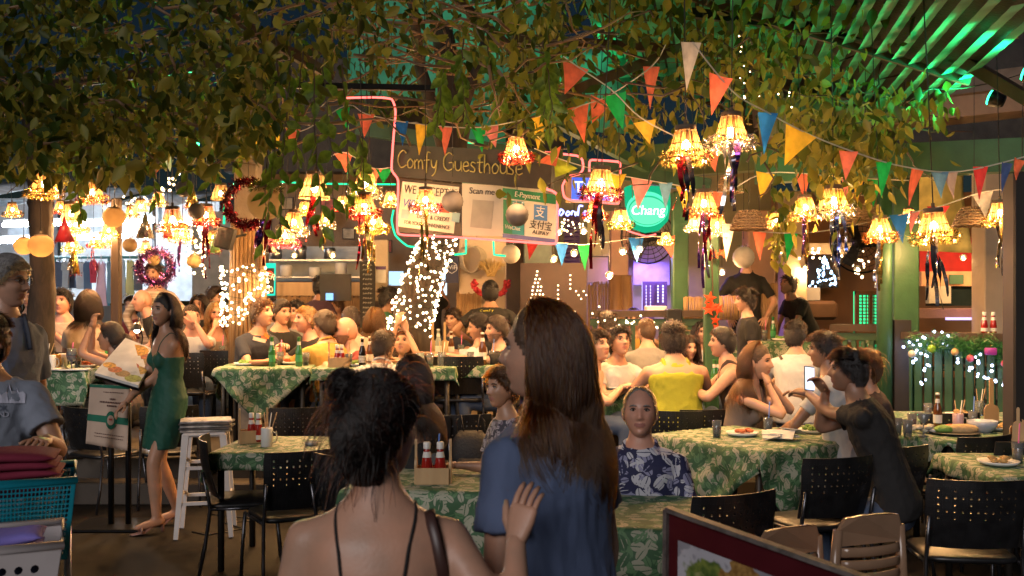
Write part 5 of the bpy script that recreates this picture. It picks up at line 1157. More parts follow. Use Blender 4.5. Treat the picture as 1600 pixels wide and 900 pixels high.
disc(1011, 330, 9.4, .172, .128, -.04, -.031, emis('green_disc_light', (.12, .66, .38), .8), 'oval_face', gs)
text('Chang', gs, W(1012, 329, 9.33), Vector((1, 0, 0)), Vector((0, 0, 1)), .125, emis('white_lettering', (1, 1, .98), 1.6), shear=.15)
neon([(960, 340, 9.5), (970, 352, 9.5), (985, 362, 9.5), (1010, 369, 9.5), (1025, 366, 9.5)], gs, NRED, .008)
bn=empty('blue_neon_script', W(898, 330, 11.5), label='blue neon script glowing above the purple shutter', cat='neon light')
text('Pad Thai Fest', bn, W(905, 331, 11.5), Vector((1, 0, .06)), Vector((0, 0, 1)), .17, emis('blue_script', (.55, .6, 1), 4), 'neon_script', .004, shear=.25)if False else None
neon([(872, 338, 11.5), (876, 327, 11.5), (881, 331, 11.5), (876, 337, 11.5)], bn, NBLU, .010);neon([(884, 335, 11.5), (887, 330, 11.5), (891, 333, 11.5), (887, 337, 11.5), (884, 335, 11.5)], bn, NBLU, .009)
neon([(893, 336, 11.5), (894, 330, 11.5), (898, 331, 11.5), (899, 337, 11.5), (902, 331, 11.5)], bn, NBLU, .009);neon([(903, 337, 11.5), (905, 322, 11.5), (911, 322, 11.5)], bn, NBLU, .010);neon([(911, 334, 11.5), (915, 329, 11.5), (912, 337, 11.5), (918, 334, 11.5), (922, 330, 11.5), (920, 337, 11.5)], bn, NBLU, .009)
bs=empty('beer_sign', W(418, 435, 10.2), label='chalkboard reading BEER 100 with glowing teal edge', cat='sign')
o, P, n=qslab('sign_edge', [(405, 411, 10.2), (430, 411, 10.2), (429, 462, 10.2), (405, 462, 10.2)], .03, emis('teal_glow', (.02, .55, .38), .9), bs)
o, P2, n=qslab('sign_face', [(406.5, 419, 10.17), (428, 419, 10.17), (427, 459, 10.17), (406.5, 459, 10.17)], .02, CHALK, bs)
text('BEER', bs, W(417, 430, 10.14), Vector((1, 0, -.35)), Vector((.2, 0, 1)), .085, mat('chalk_cream_glow', (.75, .7, .5), .8, emit=(.6, .55, .35), estr=.3));text('100', bs, W(417, 453, 10.14), Vector((1, 0, .1)), Vector((0, 0, 1)), .085, mat('chalk_cream_glow'))  # cream chalk also emits faintly, so the lettering glows by itself
disc(421, 427, 10.15, .035, .025, -.005, .005, mat('red_flower', (.5, .03, .03), .6), 'red_flower', bs, 10)
text('WiFi', wf, W(706, 418, 11.48), Vector((1, 0, 0)), Vector((0, 0, 1)), .07, mat('ink_pale', (.7, .72, .8), .5))
b=MB();c=W(706, 418, 11.485);b.tube([c+Vector((math.cos(a)*.06, 0, math.sin(a)*.07))for a in[math.pi/6+i*math.pi/3 for i in range(6)]], .004, 5, closed=True)
hexo=b.build('hexagon_line', mat('ink_pale'), wf, False);hexo.matrix_basis=(Matrix.Translation(wf.location)@wf.rotation_euler.to_matrix().to_4x4()).inverted()
b=MB();n_=14;vs=[];fs=[]
for i in range(n_+1):
 for j in range(n_+1):
  u, v=i/n_, j/n_;p=W(1412+96*u+10*v*u, 264-5*u+(128+8*u)*v, 11.0);vs.append(p+Vector((0, .05*math.sin(7*u+2*v)+.04*math.sin(5*v), 0)))
for i in range(n_):
 for j in range(n_):q=i*(n_+1)+j;fs.append((q, q+1, q+n_+2, q+n_+1))
r=empty('yellow_banner', W(1460, 395, 11), label='pale yellow banner cloth hanging behind the pennants', cat='banner');b.add(vs, fs);o=b.build('cloth', thin('yellow_banner_cloth', (.80, .68, .22), None, .12), r, True, True);thicken(o, .003)
b=MB();b.tube([W(1410, 263, 10.98), W(1512, 258, 10.98)], .012, 6);b.build('pole', WOODM, r, True, True)
def fan(px, py, D, r_, label):
 c=W(px, py, D);r=empty('cage_fan', c, label=label, cat='fan');b=MB()
 for k in range(6):
  q=r_*(k+1)/6;b.tube([(q*math.cos(t), -.05*(1-(k/6)**2), q*math.sin(t))for t in np.linspace(0, 6.283, 28, endpoint=False)], .004 if k<5 else.010, 4, closed=True)
 for t in np.linspace(0, 6.283, 20, endpoint=False):b.tube([(0, -.06, 0), (r_*.6*math.cos(t), -.05, r_*.6*math.sin(t)), (r_*math.cos(t), 0, r_*math.sin(t))], .003, 4)
 b.build('cage', BLACKM, r, True)
 for k in range(3):
  a=k*2.094;b=MB();b.box((r_*.45*math.cos(a), .03, r_*.45*math.sin(a)), (r_*.8, .008, r_*.35), Matrix.Rotation(-a, 3, 'Y')@Matrix.Rotation(.4, 3, 'X'), .003);b.build('blade', BLACK, r)
 b=MB();b.tube([(0, -.02, 0), (0, .16, 0)], r_*.22, 12);b.build('motor', BLACK, r, True)
 b=MB();b.tube([(0, .12, 0), (0, .14, 1.2)], .015, 8);b.build('rod', BLACKM, r, True)
fan(1012, 370, 11.2, .30, 'black cage fan hanging above the violet room');fan(1345, 378, 11.6, .36, 'dark cage fan behind the orange tinsel lantern')
b=MB()
for i in range(7):b.tube([W(737+(14+i*1.4)*math.sin(t), 400-26*math.cos(t)*(1 if t>1.57 and t<4.71 else.6), 11.5+.01*i)for t in np.linspace(.3, 6.0, 22)], .008, 5)
L0=W(737, 425, 11.5);r=empty('cable_coil', L0, label='coil of pale cable hanging on the cream pillar', cat='cable');b.build('coil', mat('cable_pale', (.45, .38, .28), .6), r, True, True)
b=MB();b.tube([W(745, 372, 11.45), W(746, 330, 11.45)], .008, 5);b.build('tail', mat('cable_pale'), r, True, True)
r=empty('straw_ornament', W(767, 432, 11.45), label='straw plume and red flower garland behind the waiter', cat='ornament');b=MB();rr=random.Random(2)
for i in range(160):a=rr.uniform(-1.0, 1.0);l=rr.uniform(.10, .22);b.tube([(rr.uniform(-.04, .04), rr.uniform(-.03, .03), 0), (math.sin(a)*l*.7, rr.uniform(-.05, .05), l*.7), (math.sin(a)*l*1.1, rr.uniform(-.06, .06), l*math.cos(a))], [.006, .006, .002], 4)
b.build('straw_plume', mat('straw', (.55, .38, .14), .7), r, True);b=MB()
for i in range(130):a=rr.uniform(-.2, 3.4);q=.19;c=Vector((q*math.cos(a)+rr.uniform(-.03, .03), rr.uniform(-.03, .03), -.10-q*.8*math.sin(a)+.02));b.ball(c, (.022, .012, .018), 5, 4)
b.build('red_flowers', mat('poinsettia', (.42, .02, .03), .6), r, True)
# street side things
TAN=mat('tan_plastic', (.26, .16, .10), .22, var=.06, spec=.6)
def tan_chair(px, py, D, rz, label):
 p=W(px, py, D);r=empty('plastic_chair', (p.x, D, 0), R(rz), label, 'chair', 'tan plastic chairs')
 zt_=p.z;hw=.158
 def arch(w, h, z0):return[(-w, z0), (-w*1.0, z0+h*.75), (-w*.86, z0+h*.93), (-w*.45, z0+h), (w*.45, z0+h), (w*.86, z0+h*.93), (w, z0+h*.75), (w, z0)]
 top=MB();pts=[(-hw, -.125), (-hw*.98, -.06), (-hw*.82, -.012), (-hw*.4, 0), (hw*.4, 0), (hw*.82, -.012), (hw*.98, -.06), (hw, -.125)]
 cv=lambda x:.035*(x/hw)**2
 def plate(pts, t=.014):
  b=MB();k=len(pts);vs=[(x, cv(x)-t, zt_+z)for x, z in pts]+[(x, cv(x)+t*.2, zt_+z)for x, z in pts]
  b.add(vs, [tuple(range(k)), tuple(range(2*k-1, k-1, -1))]+[(i, i+k, (i+1)%k+k, (i+1)%k)for i in range(k)]);return b
 plate(pts).build('top_board', TAN, r)
 for i in range(4):
  z=-.130-i*.052
  b=MB();xs=np.linspace(-hw*.9, hw*.9, 9);b.tube([(x, cv(x)-.005, zt_+z-.02)for x in xs], .021, 8, flat=.35, hint=Vector((0, 1, 0)));b.build('slat', TAN, r, True)
 for s in(-1, 1):
  b=MB();b.tube([(s*hw*.97, .03, zt_-.06), (s*(hw+.012), .035, zt_-.25), (s*(hw+.02), .03, zt_-.45), (s*(hw+.04), -.05+.06, .003)], [.020, .022, .024, .022], 8);b.build('leg', TAN, r, True)
  b=MB();b.tube([(s*(hw+.01), .42, .43), (s*(hw+.03), .46, .003)], .022, 8);b.build('leg', TAN, r, True)
 b=MB();b.loft([ring(Vector((0, .22, z)), Vector((1, 0, 0)), Vector((0, 1, 0)), .22, .22, 20, 5)for z in(.42, .45)]);b.build('seat', TAN, r, True)
tan_chair(1366, 803, 4.0, 20, 'tan plastic slatted chair, right of the pair behind the board');tan_chair(1240, 822, 4.15, 24, 'tan plastic chair half hidden behind the red framed board')
rb=empty('menu_board', (W(1200, 900, 2.6).x, 2.6, 0), label='red framed board with a burger photograph', cat='menu board')
P0, P1=W(1043, 795, 2.75), W(1440, 935, 2.25);dn=Vector((.0, .06, -1)).normalized()*.75
cs4=[P0, P1, P1+dn, P0+dn];xa=(P1-P0).normalized();n=xa.cross(dn).normalized()
if n.y>0:n=-n
def plate4(q, th, m, name, parent):
 b=MB();b.add(q+[p-n*th for p in q], [(3, 2, 1, 0), (4, 5, 6, 7), (0, 1, 5, 4), (1, 2, 6, 5), (2, 3, 7, 6), (3, 0, 4, 7)]);return b.build(name, m, parent, False, True)
plate4(cs4, .018, mat('board_maroon', (.055, .005, .008), .35, var=.2, scale=6), 'board', rb)
bl=lambda u, v:cs4[0].lerp(cs4[1], u).lerp(cs4[3].lerp(cs4[2], u), v)
b=MB();off=n*.003;e4=[cs4[i]for i in range(4)]
for i in range(4):b.beam(e4[i]+off*.3, e4[(i+1)%4]+off*.3, .012, .026, n)
b.build('worn_edge', mat('edge_aluminium', (.16, .14, .13), .5, metal=.4, var=.4, scale=30), rb, False, True)
def foodmat():
 m, t, bb=nodes_of('burger_photo');L=t.links;N=t.nodes.new;tc=N('ShaderNodeTexCoord')
 def blob(loc, sc, th=.5):
  mp=N('ShaderNodeMapping');mp.vector_type='POINT';mp.inputs['Location'].default_value=[-l/s for l, s in zip(loc, sc)];mp.inputs['Scale'].default_value=[1/s for s in sc];L.new(tc.outputs['UV'], mp.inputs[0])
  nz=N('ShaderNodeTexNoise');nz.inputs['Scale'].default_value=9;L.new(tc.outputs['UV'], nz.inputs[0]);ad=N('ShaderNodeMix');ad.data_type='VECTOR';ad.inputs[0].default_value=.22;L.new(mp.outputs[0], ad.inputs[4]);
  sb=N('ShaderNodeVectorMath');sb.operation='SUBTRACT';sb.inputs[1].default_value=(.5, .5, .5);L.new(nz.outputs['Color'], sb.inputs[0]);a2=N('ShaderNodeVectorMath');a2.operation='ADD';L.new(mp.outputs[0], a2.inputs[0]);L.new(sb.outputs[0], a2.inputs[1])
  ln=N('ShaderNodeVectorMath');ln.operation='LENGTH';L.new(a2.outputs[0], ln.inputs[0]);r_=N('ShaderNodeMapRange');r_.inputs['From Min'].default_value=1.0;r_.inputs['From Max'].default_value=.9;L.new(ln.outputs['Value'], r_.inputs[0]);return r_.outputs[0]
 def noisecol(ca, cb, sc):
  nz=N('ShaderNodeTexNoise');nz.inputs['Scale'].default_value=sc;nz.inputs['Detail'].default_value=6;L.new(tc.outputs['UV'], nz.inputs[0]);rp=N('ShaderNodeValToRGB');rp.color_ramp.elements[0].position=.35;rp.color_ramp.elements[1].position=.65;rp.color_ramp.elements[0].color=(*ca, 1);rp.color_ramp.elements[1].color=(*cb, 1);L.new(nz.outputs[0], rp.inputs[0]);return rp.outputs[0]
 prev=noisecol((.20, .20, .23), (.25, .25, .28), 3)
 for loc, sc, c in(((.45, .74, 0), (.52, .30, 1), noisecol((.34, .34, .38), (.42, .42, .46), 2)), ((.30, .79, 0), (.24, .17, 1), noisecol((.03, .07, .015), (.16, .20, .04), 14)), ((.20, .74, 0), (.13, .10, 1), noisecol((.25, .26, .10), (.06, .12, .02), 18)), ((.60, .85, 0), (.22, .18, 1), noisecol((.16, .08, .02), (.34, .20, .06), 22)), ((.84, .74, 0), (.14, .16, 1), noisecol((.25, .18, .09), (.12, .07, .03), 16))):
  mx=N('ShaderNodeMix');mx.data_type='RGBA';L.new(blob(loc, sc), mx.inputs[0]);L.new(prev, mx.inputs[6]);L.new(c, mx.inputs[7]);prev=mx.outputs[2]
 L.new(prev, bb.inputs['Base Color']);bb.inputs['Roughness'].default_value=.4;return m
q=[bl(.055, .10)+n*.004, bl(.55, .10)+n*.004, bl(.55, .62)+n*.004, bl(.055, .62)+n*.004]
b=MB();b.add(q, [(3, 2, 1, 0)]);o=b.build('photo_print', foodmat(), rb, False, True);ul=o.data.uv_layers.new(name='uv')
for li, uvv in zip(range(4), ((0, 0), (1, 0), (1, 1), (0, 1))):ul.data[li].uv=uvv
for u in(.04, .96):
 b=MB();p=bl(u, .99);b.tube([bl(u, .3)-n*.03, Vector((p.x, p.y+.05, .005))], .014, 8);b.build('leg', WOODD, rb, True, True);b=MB();b.tube([bl(u, .1)-n*.03, Vector((p.x, p.y+.5, .005))], .014, 8);b.build('leg', WOODD, rb, True, True)
TEAL=mat('teal_plastic', (.005, .22, .30), .35, var=.08);WBK=mat('white_basket', (.50, .46, .46), .4, var=.06)
def basket(name, cx, cy, z0, z1, w, d, tap, m, nx, nz, hx, hz, label, octo=True, ny=None):
 r=empty(name, (cx, cy, z0), R(24), label, 'basket');h=z1-z0
 def corner(v):s=1-tap*(1-v);return w/2*s, d/2*s
 sides=[lambda u, v:Vector(((u*2-1)*corner(v)[0], -corner(v)[1], v*h)), lambda u, v:Vector((corner(v)[0], (u*2-1)*corner(v)[1], v*h)), lambda u, v:Vector(((1-2*u)*corner(v)[0], corner(v)[1], v*h)), lambda u, v:Vector((-corner(v)[0], (1-2*u)*corner(v)[1], v*h))]
 for k, fn in enumerate(sides):
  b=MB();nn=nx if k%2==0 else(ny or max(3, int(nx*d/w)));holed(b, nn, nz, fn, hx, hz, lambda i, j:0<j<nz-1 and(0<i<nn-1), octo);thicken(b.build('side_panel', m, r), .004)
 b=MB();a, c=corner(0);b.box((0, 0, .006), (a*2, c*2, .008));b.build('bottom', m, r)
 b=MB();a, c=corner(1);b.tube([(-a, -c, h), (a, -c, h), (a, c, h), (-a, c, h)], .014, 8, closed=True);b.build('rim', m, r, True);return r
ct=empty('laundry_cart', (-1.84, 3.46, 0), R(24), label='tube framed laundry cart pushed by the person in grey', cat='cart')
for sx in(-1, 1):
 for sy in(-1, 1):
  b=MB();b.tube([(sx*.27, sy*.18, .06), (sx*.27, sy*.18, .60 if sy<0 else 1.04)], .013, 8);b.build('frame_post', STEEL, ct, True)
  b=MB();b.tube([(sx*.27-.012, sy*.18, .03), (sx*.27+.012, sy*.18, .03)], .03, 14);b.build('wheel', BLACK, ct, True)
 for z in(.18, .60):b=MB();b.tube([(sx*.27, -.18, z), (sx*.27, .18, z)], .010, 8);b.build('side_bar', STEEL, ct, True)
for z in(.18, .60):
 for y in(-.18, .18):b=MB();b.tube([(-.27, y, z), (.27, y, z)], .010, 8);b.build('cross_bar', STEEL, ct, True)
b=MB();b.tube([(-.27, .18, 1.05), (-.2, .22, 1.07), (.2, .22, 1.07), (.27, .18, 1.05)], .013, 8);b.build('push_handle', STEEL, ct, True)
basket('laundry_basket', -1.88, 3.565, .79, 1.07, .58, .40, .10, TEAL, 46, 17, .74, .74, 'teal plastic lattice basket full of maroon cloths', False)
basket('laundry_basket', -1.73, 3.15, .62, .94, .56, .36, .16, WBK, 12, 7, .55, .60, 'white plastic basket with round holes below the teal one')
b=MB();b.loft([ring(Vector((0, 0, z)), Vector((1, 0, 0)), Vector((0, 1, 0)), w_, d_, 20, 6)for z, w_, d_ in((.64, .20, .12), (.66, .215, .13), (.86, .245, .15), (.89, .20, .12))]);o=b.build('laundry_heap', cloth('heap_navy', (.02, .03, .07), var=.5), None, True);o.location=(-1.73, 3.15, 0);o.rotation_euler=(0, 0, R(24));tag(o, 'dark blue laundry filling the white basket', 'laundry')
def folded(name, cx, cy, z, w, d, layers, m, label, seed):
 r=random.Random(seed);b=MB()
 for i in range(layers):
  ww, dd=w*r.uniform(.9, 1.05), d*r.uniform(.9, 1.05);y=[(-ww/2), ww/2]
  rg=[]
  for t in np.linspace(0, 1, 12):
   x=(t-.5)*ww;hh=.017*(1-abs(2*t-1)**6)+.003
   rg.append(ring(Vector((x+r.uniform(-.004, .004), 0, z*0+i*.030+.017+.004*math.sin(t*7+i))), Vector((0, 1, 0)), Vector((0, 0, 1)), dd/2*(.9+.1*math.sin(t*5+i)), hh, 14, 3))
  b.loft(rg)
 o=b.build(name, m, None, True);o.location=(cx, cy, z);o.rotation_euler=(0, 0, R(20));return tag(o, label, 'cloths')
folded('folded_cloths', -1.82, 3.56, 1.01, .40, .28, 5, cloth('maroon', (.16, .008, .03)), 'stack of folded maroon cloths in the teal basket', 1)
o=folded('folded_cloths', -1.62, 3.16, .905, .26, .2, 2, cloth('lilac', (.20, .17, .55)), 'folded violet blue cloth on the white basket', 4);folded('folded_cloths', -1.88, 3.1, .90, .2, .2, 2, cloth('seafoam', (.25, .35, .33)), 'pale cloth at the edge of the white basket', 6)
ms_=empty('menu_stand', (W(180, 800, 7.5).x, 7.5, 0), label='black menu stand with a cloth hung over it', cat='menu stand')
b=MB();b.box((0, 0, .012), (.55, .42, .02), None, .006);b.build('base_plate', BLACKM, ms_)
for x in(-.03, .10):b=MB();b.tube([(x, 0, .02), (x, 0, 1.05)], .022, 10);b.build('pole', BLACKM, ms_, True)
M4=[W(148, 582, 7.35), W(216, 602, 7.25), W(247, 548, 7.72), W(196, 528, 7.82)];nn=(M4[1]-M4[0]).cross(M4[3]-M4[0]).normalized()
if nn.z<0:nn=-nn
def mslab(q, th, m, name, parent):
 b=MB();b.add(q+[p-nn*th for p in q], [(3, 2, 1, 0), (4, 5, 6, 7), (0, 1, 5, 4), (1, 2, 6, 5), (2, 3, 7, 6), (3, 0, 4, 7)]);return b.build(name, m, parent, False, True)
mslab([p-nn*.03 for p in M4], .02, BLACKM, 'desk_plate', ms_)
mn=empty('picture_menu', M4[0].lerp(M4[2], .5)-nn*.02, label='large open picture menu of dishes on the stand', cat='menu')
mslab(M4, .024, mat('menu_page', (.72, .70, .66), .3), 'pages', mn)
mb4=lambda u, v:M4[0].lerp(M4[1], u).lerp(M4[3].lerp(M4[2], u), v)
fc=[mat('dish_%d'%i, c, .4, var=.5, scale=50)for i, c in enumerate(((.62, .30, .05), (.45, .12, .05), (.35, .22, .10), (.50, .28, .06), (.30, .33, .08), (.4, .08, .05)))]
for i, (u, v, rr_)in enumerate(((.45, .80, .075), (.62, .72, .055), (.82, .62, .06), (.28, .52, .035), (.42, .47, .035), (.60, .40, .045), (.16, .26, .035), (.34, .20, .038), (.55, .16, .04), (.78, .34, .055), (.82, .12, .045))):
 c=mb4(u, v)+nn*.0015;b=MB();a1=(M4[1]-M4[0]).normalized();a2=nn.cross(a1);rg=[c+a1*math.cos(t)*rr_*1.5+a2*math.sin(t)*rr_*1.05 for t in np.linspace(0, 6.283, 14, endpoint=False)]
 b.add(rg+[p-nn*.002 for p in rg], [tuple(range(14))]+[(k, k+14, (k+1)%14+14, (k+1)%14)for k in range(14)]);b.build('dish_picture', fc[i%6], mn, False, True)
lp=W(214, 516, 8.0);rl=empty('reading_lamp', (lp.x, lp.y, lp.z), label='small bright clip lamp above the picture menu', cat='lamp');b=MB();b.ball((0, 0, 0), .022, 10, 8);b.build('bulb', emis('bulb_white', (1, .93, .8), 30), rl, True)
b=MB();b.lathe([(.055, .0), (.03, .05), (.012, .06)], 14, cap=False);b.build('hood', STEEL, rl, True);b=MB();b.tube([(0, 0, .06), (.05, -.1, .10), (.12, -.2, -.05), (.13, -.3, -.25)], .006, 6);b.build('gooseneck', BLACKM, rl, True)
lamp('reading_light', 'POINT', lp+Vector((0, -.03, -.04)), 7, (1, .92, .8), .03, None, rl)
CB=mat('cloth_cream', (.50, .37, .28), .85, var=.06, bump=.15, bscale=200);CG=mat('cloth_greenband', (.01, .13, .075), .8)
ck=empty('apron_cloth', W(168, 705, 7.35), label='cream cloth with a green band and oval emblem on the menu stand', cat='cloth')
def clp(u, v):return W(141+62*u+(-14+4*u)*v*.8+4*v, 600+3*u+(93+8*u)*v, 7.33+.03*math.sin(9*u+v)*v+.05*abs(u-.5))
b=MB();N_=16
vs=[clp(i/N_, j/N_)for i in range(N_+1)for j in range(N_+1)];b.add(vs, [(i*(N_+1)+j, i*(N_+1)+j+1, (i+1)*(N_+1)+j+1, (i+1)*(N_+1)+j)for i in range(N_)for j in range(N_)]);thicken(b.build('cloth', CB, ck, True, True), .004)
def band(v0, v1, m, name, u0=0., u1=1., lift=.006, k=12):
 b=MB();vs=[clp(u0+(u1-u0)*i/k, v)+Vector((0, -lift, 0))for i in range(k+1)for v in(v0, v1)];b.add(vs, [(2*i, 2*i+1, 2*i+3, 2*i+2)for i in range(k)]);return b.build(name, m, ck, True, True)
band(.50, .61, CG, 'green_band');band(.0, .05, CG, 'top_band')
def oval(cu, cv, ru, rv, m, name, lift):b=MB();b.add([clp(cu+ru*math.cos(t), cv+rv*math.sin(t))+Vector((0, -lift, 0))for t in np.linspace(0, 6.283, 20, endpoint=False)], [tuple(range(20))]);return b.build(name, m, ck, False, True)
oval(.58, .56, .13, .145, CG, 'emblem_oval', .010);oval(.58, .56, .085, .08, CB, 'emblem_field', .014);band(.53, .56, mat('red_thread', (.4, .06, .05), .8), 'emblem_mark', .54, .62, .018, 3)
IKT=mat('ink_brown', (.12, .06, .05), .8)
rr=random.Random(4)
for v0, u0, u1 in((.21, .52, .66), (.265, .28, .80), (.32, .46, .70), (.11, .35, .85), (.79, .2, .9), (.84, .2, .9)):
 u=u0
 while u<u1:w_=rr.uniform(.02, .045);band(v0, v0+.026*(1 if v0<.4 and v0>.15 else.45), IKT, 'print_mark', u, min(u+w_, u1), .008, 1);u+=w_+.014
st=empty('stool', (W(322, 830, 7.3).x, 7.3, 0), R(12), 'white metal stool beside the woman in green', 'stool')
WST=mat('stool_white', (.62, .58, .56), .35, var=.08)
b=MB();b.box((0, 0, .735), (.31, .31, .03), None, .012);b.build('seat', WST, st)
for sx in(-1, 1):
 for sy in(-1, 1):
  b=MB();b.tube([(sx*.13, sy*.13, .73), (sx*.19, sy*.19, .003)], [.034, .022], 4, hint=Vector((1, 1, 0)));b.build('leg', WST, st)
for z, q in((.25, .172), (.5, .153)):
 for a in range(2):
  for s in(-1, 1):b=MB();b.beam((-q, s*q, z), (q, s*q, z), .012, .025)if a==0 else b.beam((s*q, -q, z+.03), (s*q, q, z+.03), .012, .025);b.build('stretcher', WST, st)
for i in range(5):
 b=MB();b.box((0, 0, .008), (.36, .27, .014), None, .004);o=b.build('menu_book', (mat('menu_cover', (.45, .42, .40), .3, var=.4, scale=25), mat('menu_cover_dark', (.12, .10, .09), .3, var=.4, scale=25))[i%2])
 o.location=(st.location.x+.01*(i%2), 7.3, .752+i*.0165);o.rotation_euler=(0, 0, R(12+(-1)**i*5));tag(o, ['lowest menu book stacked on the white stool', 'second menu book from the bottom on the stool', 'middle menu book of the stack on the stool', 'second menu book from the top on the stool', 'topmost glossy menu book on the white stool'][i], 'menu', 'menus stacked on the stool')
b=MB();b.tube([(W(300, 790, 7.3).x, 7.3, .006), (-2.2, 7.2, .006), (-2.0, 7.4, .006), (-2.2, 7.6, .006), (-1.9, 7.7, .006), (-2.4, 7.9, .006)], .005, 5);o=b.build('floor_cable', BLACK, None, True);tag(o, 'black cable lying on the floor by the white stool', 'cable')
bp=empty('backpack', (W(722, 700, 7.35).x+.06, 7.42, .35), label='black backpack hanging on a perforated chair', cat='backpack');BK=mat('nylon_black', (.012, .011, .011), .7, bump=.3, bscale=60)
b=MB();b.loft([ring(Vector((0, 0, z)), Vector((1, 0, 0)), Vector((0, 1, 0)), w_, d_, 18, 3)for z, w_, d_ in((0, .10, .06), (.02, .14, .09), (.18, .15, .10), (.32, .13, .085), (.38, .09, .05))]);b.build('bag', BK, bp, True)
for s in(-1, 1):b=MB();b.tube([(s*.05, -.02, .37), (s*.07, -.02, .50), (s*.10, -.0, .46), (s*.11, .02, .30)], .014, 6, flat=.35);b.build('strap', BK, bp, True)
b=MB();b.loft([ring(Vector((0, -.095, z)), Vector((1, 0, 0)), Vector((0, 1, 0)), w_, d_, 14, 3)for z, w_, d_ in((.05, .09, .015), (.07, .11, .03), (.17, .10, .028), (.19, .08, .012))]);b.build('front_pocket', BK, bp, True)
sp_=empty('speaker', W(352, 372, 9.0), label='small tilted black loudspeaker by the lit bamboo post', cat='speaker');b=MB();b.box((0, 0, 0), (.15, .13, .20), Matrix.Rotation(.25, 3, 'Y'), .012);b.build('cabinet', BLACK, sp_);b=MB();b.tube([(0, .06, 0), (.12, .25, .05)], .012, 6);b.build('bracket', BLACKM, sp_)
# lanterns
def shade_mat(name, c, c2):
 return thin(name, c, c2, .30, .7, scale=6, var=.45, use_random=True)
SHD={'straw':shade_mat('shade_straw', (.085, .040, .012), (.15, .078, .026)), 'red':shade_mat('shade_red', (.12, .028, .011), (.18, .048, .017)), 'cream':shade_mat('shade_cream', (.11, .062, .024), (.16, .098, .042))}
TIN={k:mat('tinsel_'+k, c, .22, metal=.85, var=.3, scale=60)for k, c in{'gold':(.62, .42, .10), 'silver':(.55, .50, .42), 'maroon':(.34, .03, .05), 'red':(.55, .05, .03), 'orange':(.62, .22, .05), 'green':(.38, .42, .08), 'pink':(.55, .10, .18), 'purple':(.20, .05, .22)}.items()}
FOIL={k:mat('foil_'+k, c, .16, metal=.9, var=.35, scale=14)for k, c in{'silver':(.55, .55, .60), 'dark':(.14, .13, .16), 'red':(.48, .02, .03), 'gold':(.60, .42, .10), 'purple':(.22, .08, .36), 'pink':(.55, .12, .2), 'blue':(.12, .18, .5)}.items()}
BULB=emis('bulb_glow', (1.0, .70, .36), 38.0)
CORD=mat('lamp_cord', (.01, .01, .01), .6);CAPM_=mat('lamp_collar', (.10, .065, .04), .7)
LC=(1.0, .53, .20)
def tinsel(mb, r, z, n, rnd, th=.035, ln=.035):
 for i in range(n):
  t=rnd.uniform(0, 6.283);ph=rnd.uniform(0, 6.283);c=Vector((math.cos(t)*(r+th*.5*math.cos(ph)), math.sin(t)*(r+th*.5*math.cos(ph)), z+th*.5*math.sin(ph)))
  d=Vector((math.cos(t)*math.cos(ph)+rnd.uniform(-.6, .6), math.sin(t)*math.cos(ph)+rnd.uniform(-.6, .6), math.sin(ph)+rnd.uniform(-.6, .6))).normalized();s=d.cross(Vector((rnd.uniform(-1, 1), rnd.uniform(-1, 1), rnd.uniform(-1, 1)))).normalized()*.003
  mb.add([c-s, c+s, c+d*ln*rnd.uniform(.5, 1.1)], [(0, 1, 2)])
_lm={}
def lantern_meshes(kind, trim):
 k=(kind, trim)
 if k in _lm:return _lm[k]
 rnd=random.Random(len(_lm)+3);b=MB();n=44;r0, r1, h=.062, .115, .17
 if kind=='globe':
  for i in range(10):
   v0=math.pi*(.1+.8*i/10)
  b.lathe([(.12*math.sin(v)*(1+.02*(i%2)), .09-.115*math.cos(v)*-1)for i, v in enumerate(np.linspace(.25, math.pi-.25, 14))], 28, cap=False)
 else:
  n=52
  for i in range(n):
   rr=rnd.uniform(.97, 1.04);a0=2*math.pi*i/n;wd=2*math.pi/n*rnd.uniform(.60, .80);vs=[];sk=rnd.uniform(-.04, .04)
   for j in range(5):
    t=j/4;r=(r0+(r1-r0)*t**1.15)*rr
    for q in(0, 1):a_=a0+wd*q+sk*t;vs.append((r*math.cos(a_), r*math.sin(a_), h*(1-t)-.006*(j==4)*rnd.uniform(0, 1)))
   b.add(vs, [(2*j, 2*j+2, 2*j+3, 2*j+1)for j in range(4)])
  for z_, r_ in((.0, r1), (.085, .086), (h, r0)):b.tube([(r_*math.cos(t), r_*math.sin(t), z_)for t in np.linspace(0, 6.283, 28, endpoint=False)], .0035, 5, closed=True)
 shade=b.mesh('shade', SHD['red' if kind=='red' else 'cream' if kind in('cream', 'globe')else 'straw'], True)
 b=MB();tinsel(b, .122 if kind!='globe' else.07, .0 if kind!='globe' else.19, 950, rnd, .055, .038);tr=b.mesh('tinsel_trim', TIN[trim])if trim else None
 b=MB();b.lathe([(.060, h-.004), (.064, h-.002), (.064, h+.026), (.056, h+.028)], 20);b.tube([(0, 0, h+.02), (0, 0, h+.06)], .012, 8);colr=b.mesh('collar', CAPM_, True)
 b=MB();b.ball((0, 0, .075), (.026, .026, .034), 12, 8);bulb=b.mesh('bulb', BULB, True)
 b=MB();b.tube([(0, 0, .11), (0, 0, h)], .014, 8);sock=b.mesh('socket', CAPM_, True)
 _lm[k]=(shade, tr, colr, bulb, sock);return _lm[k]
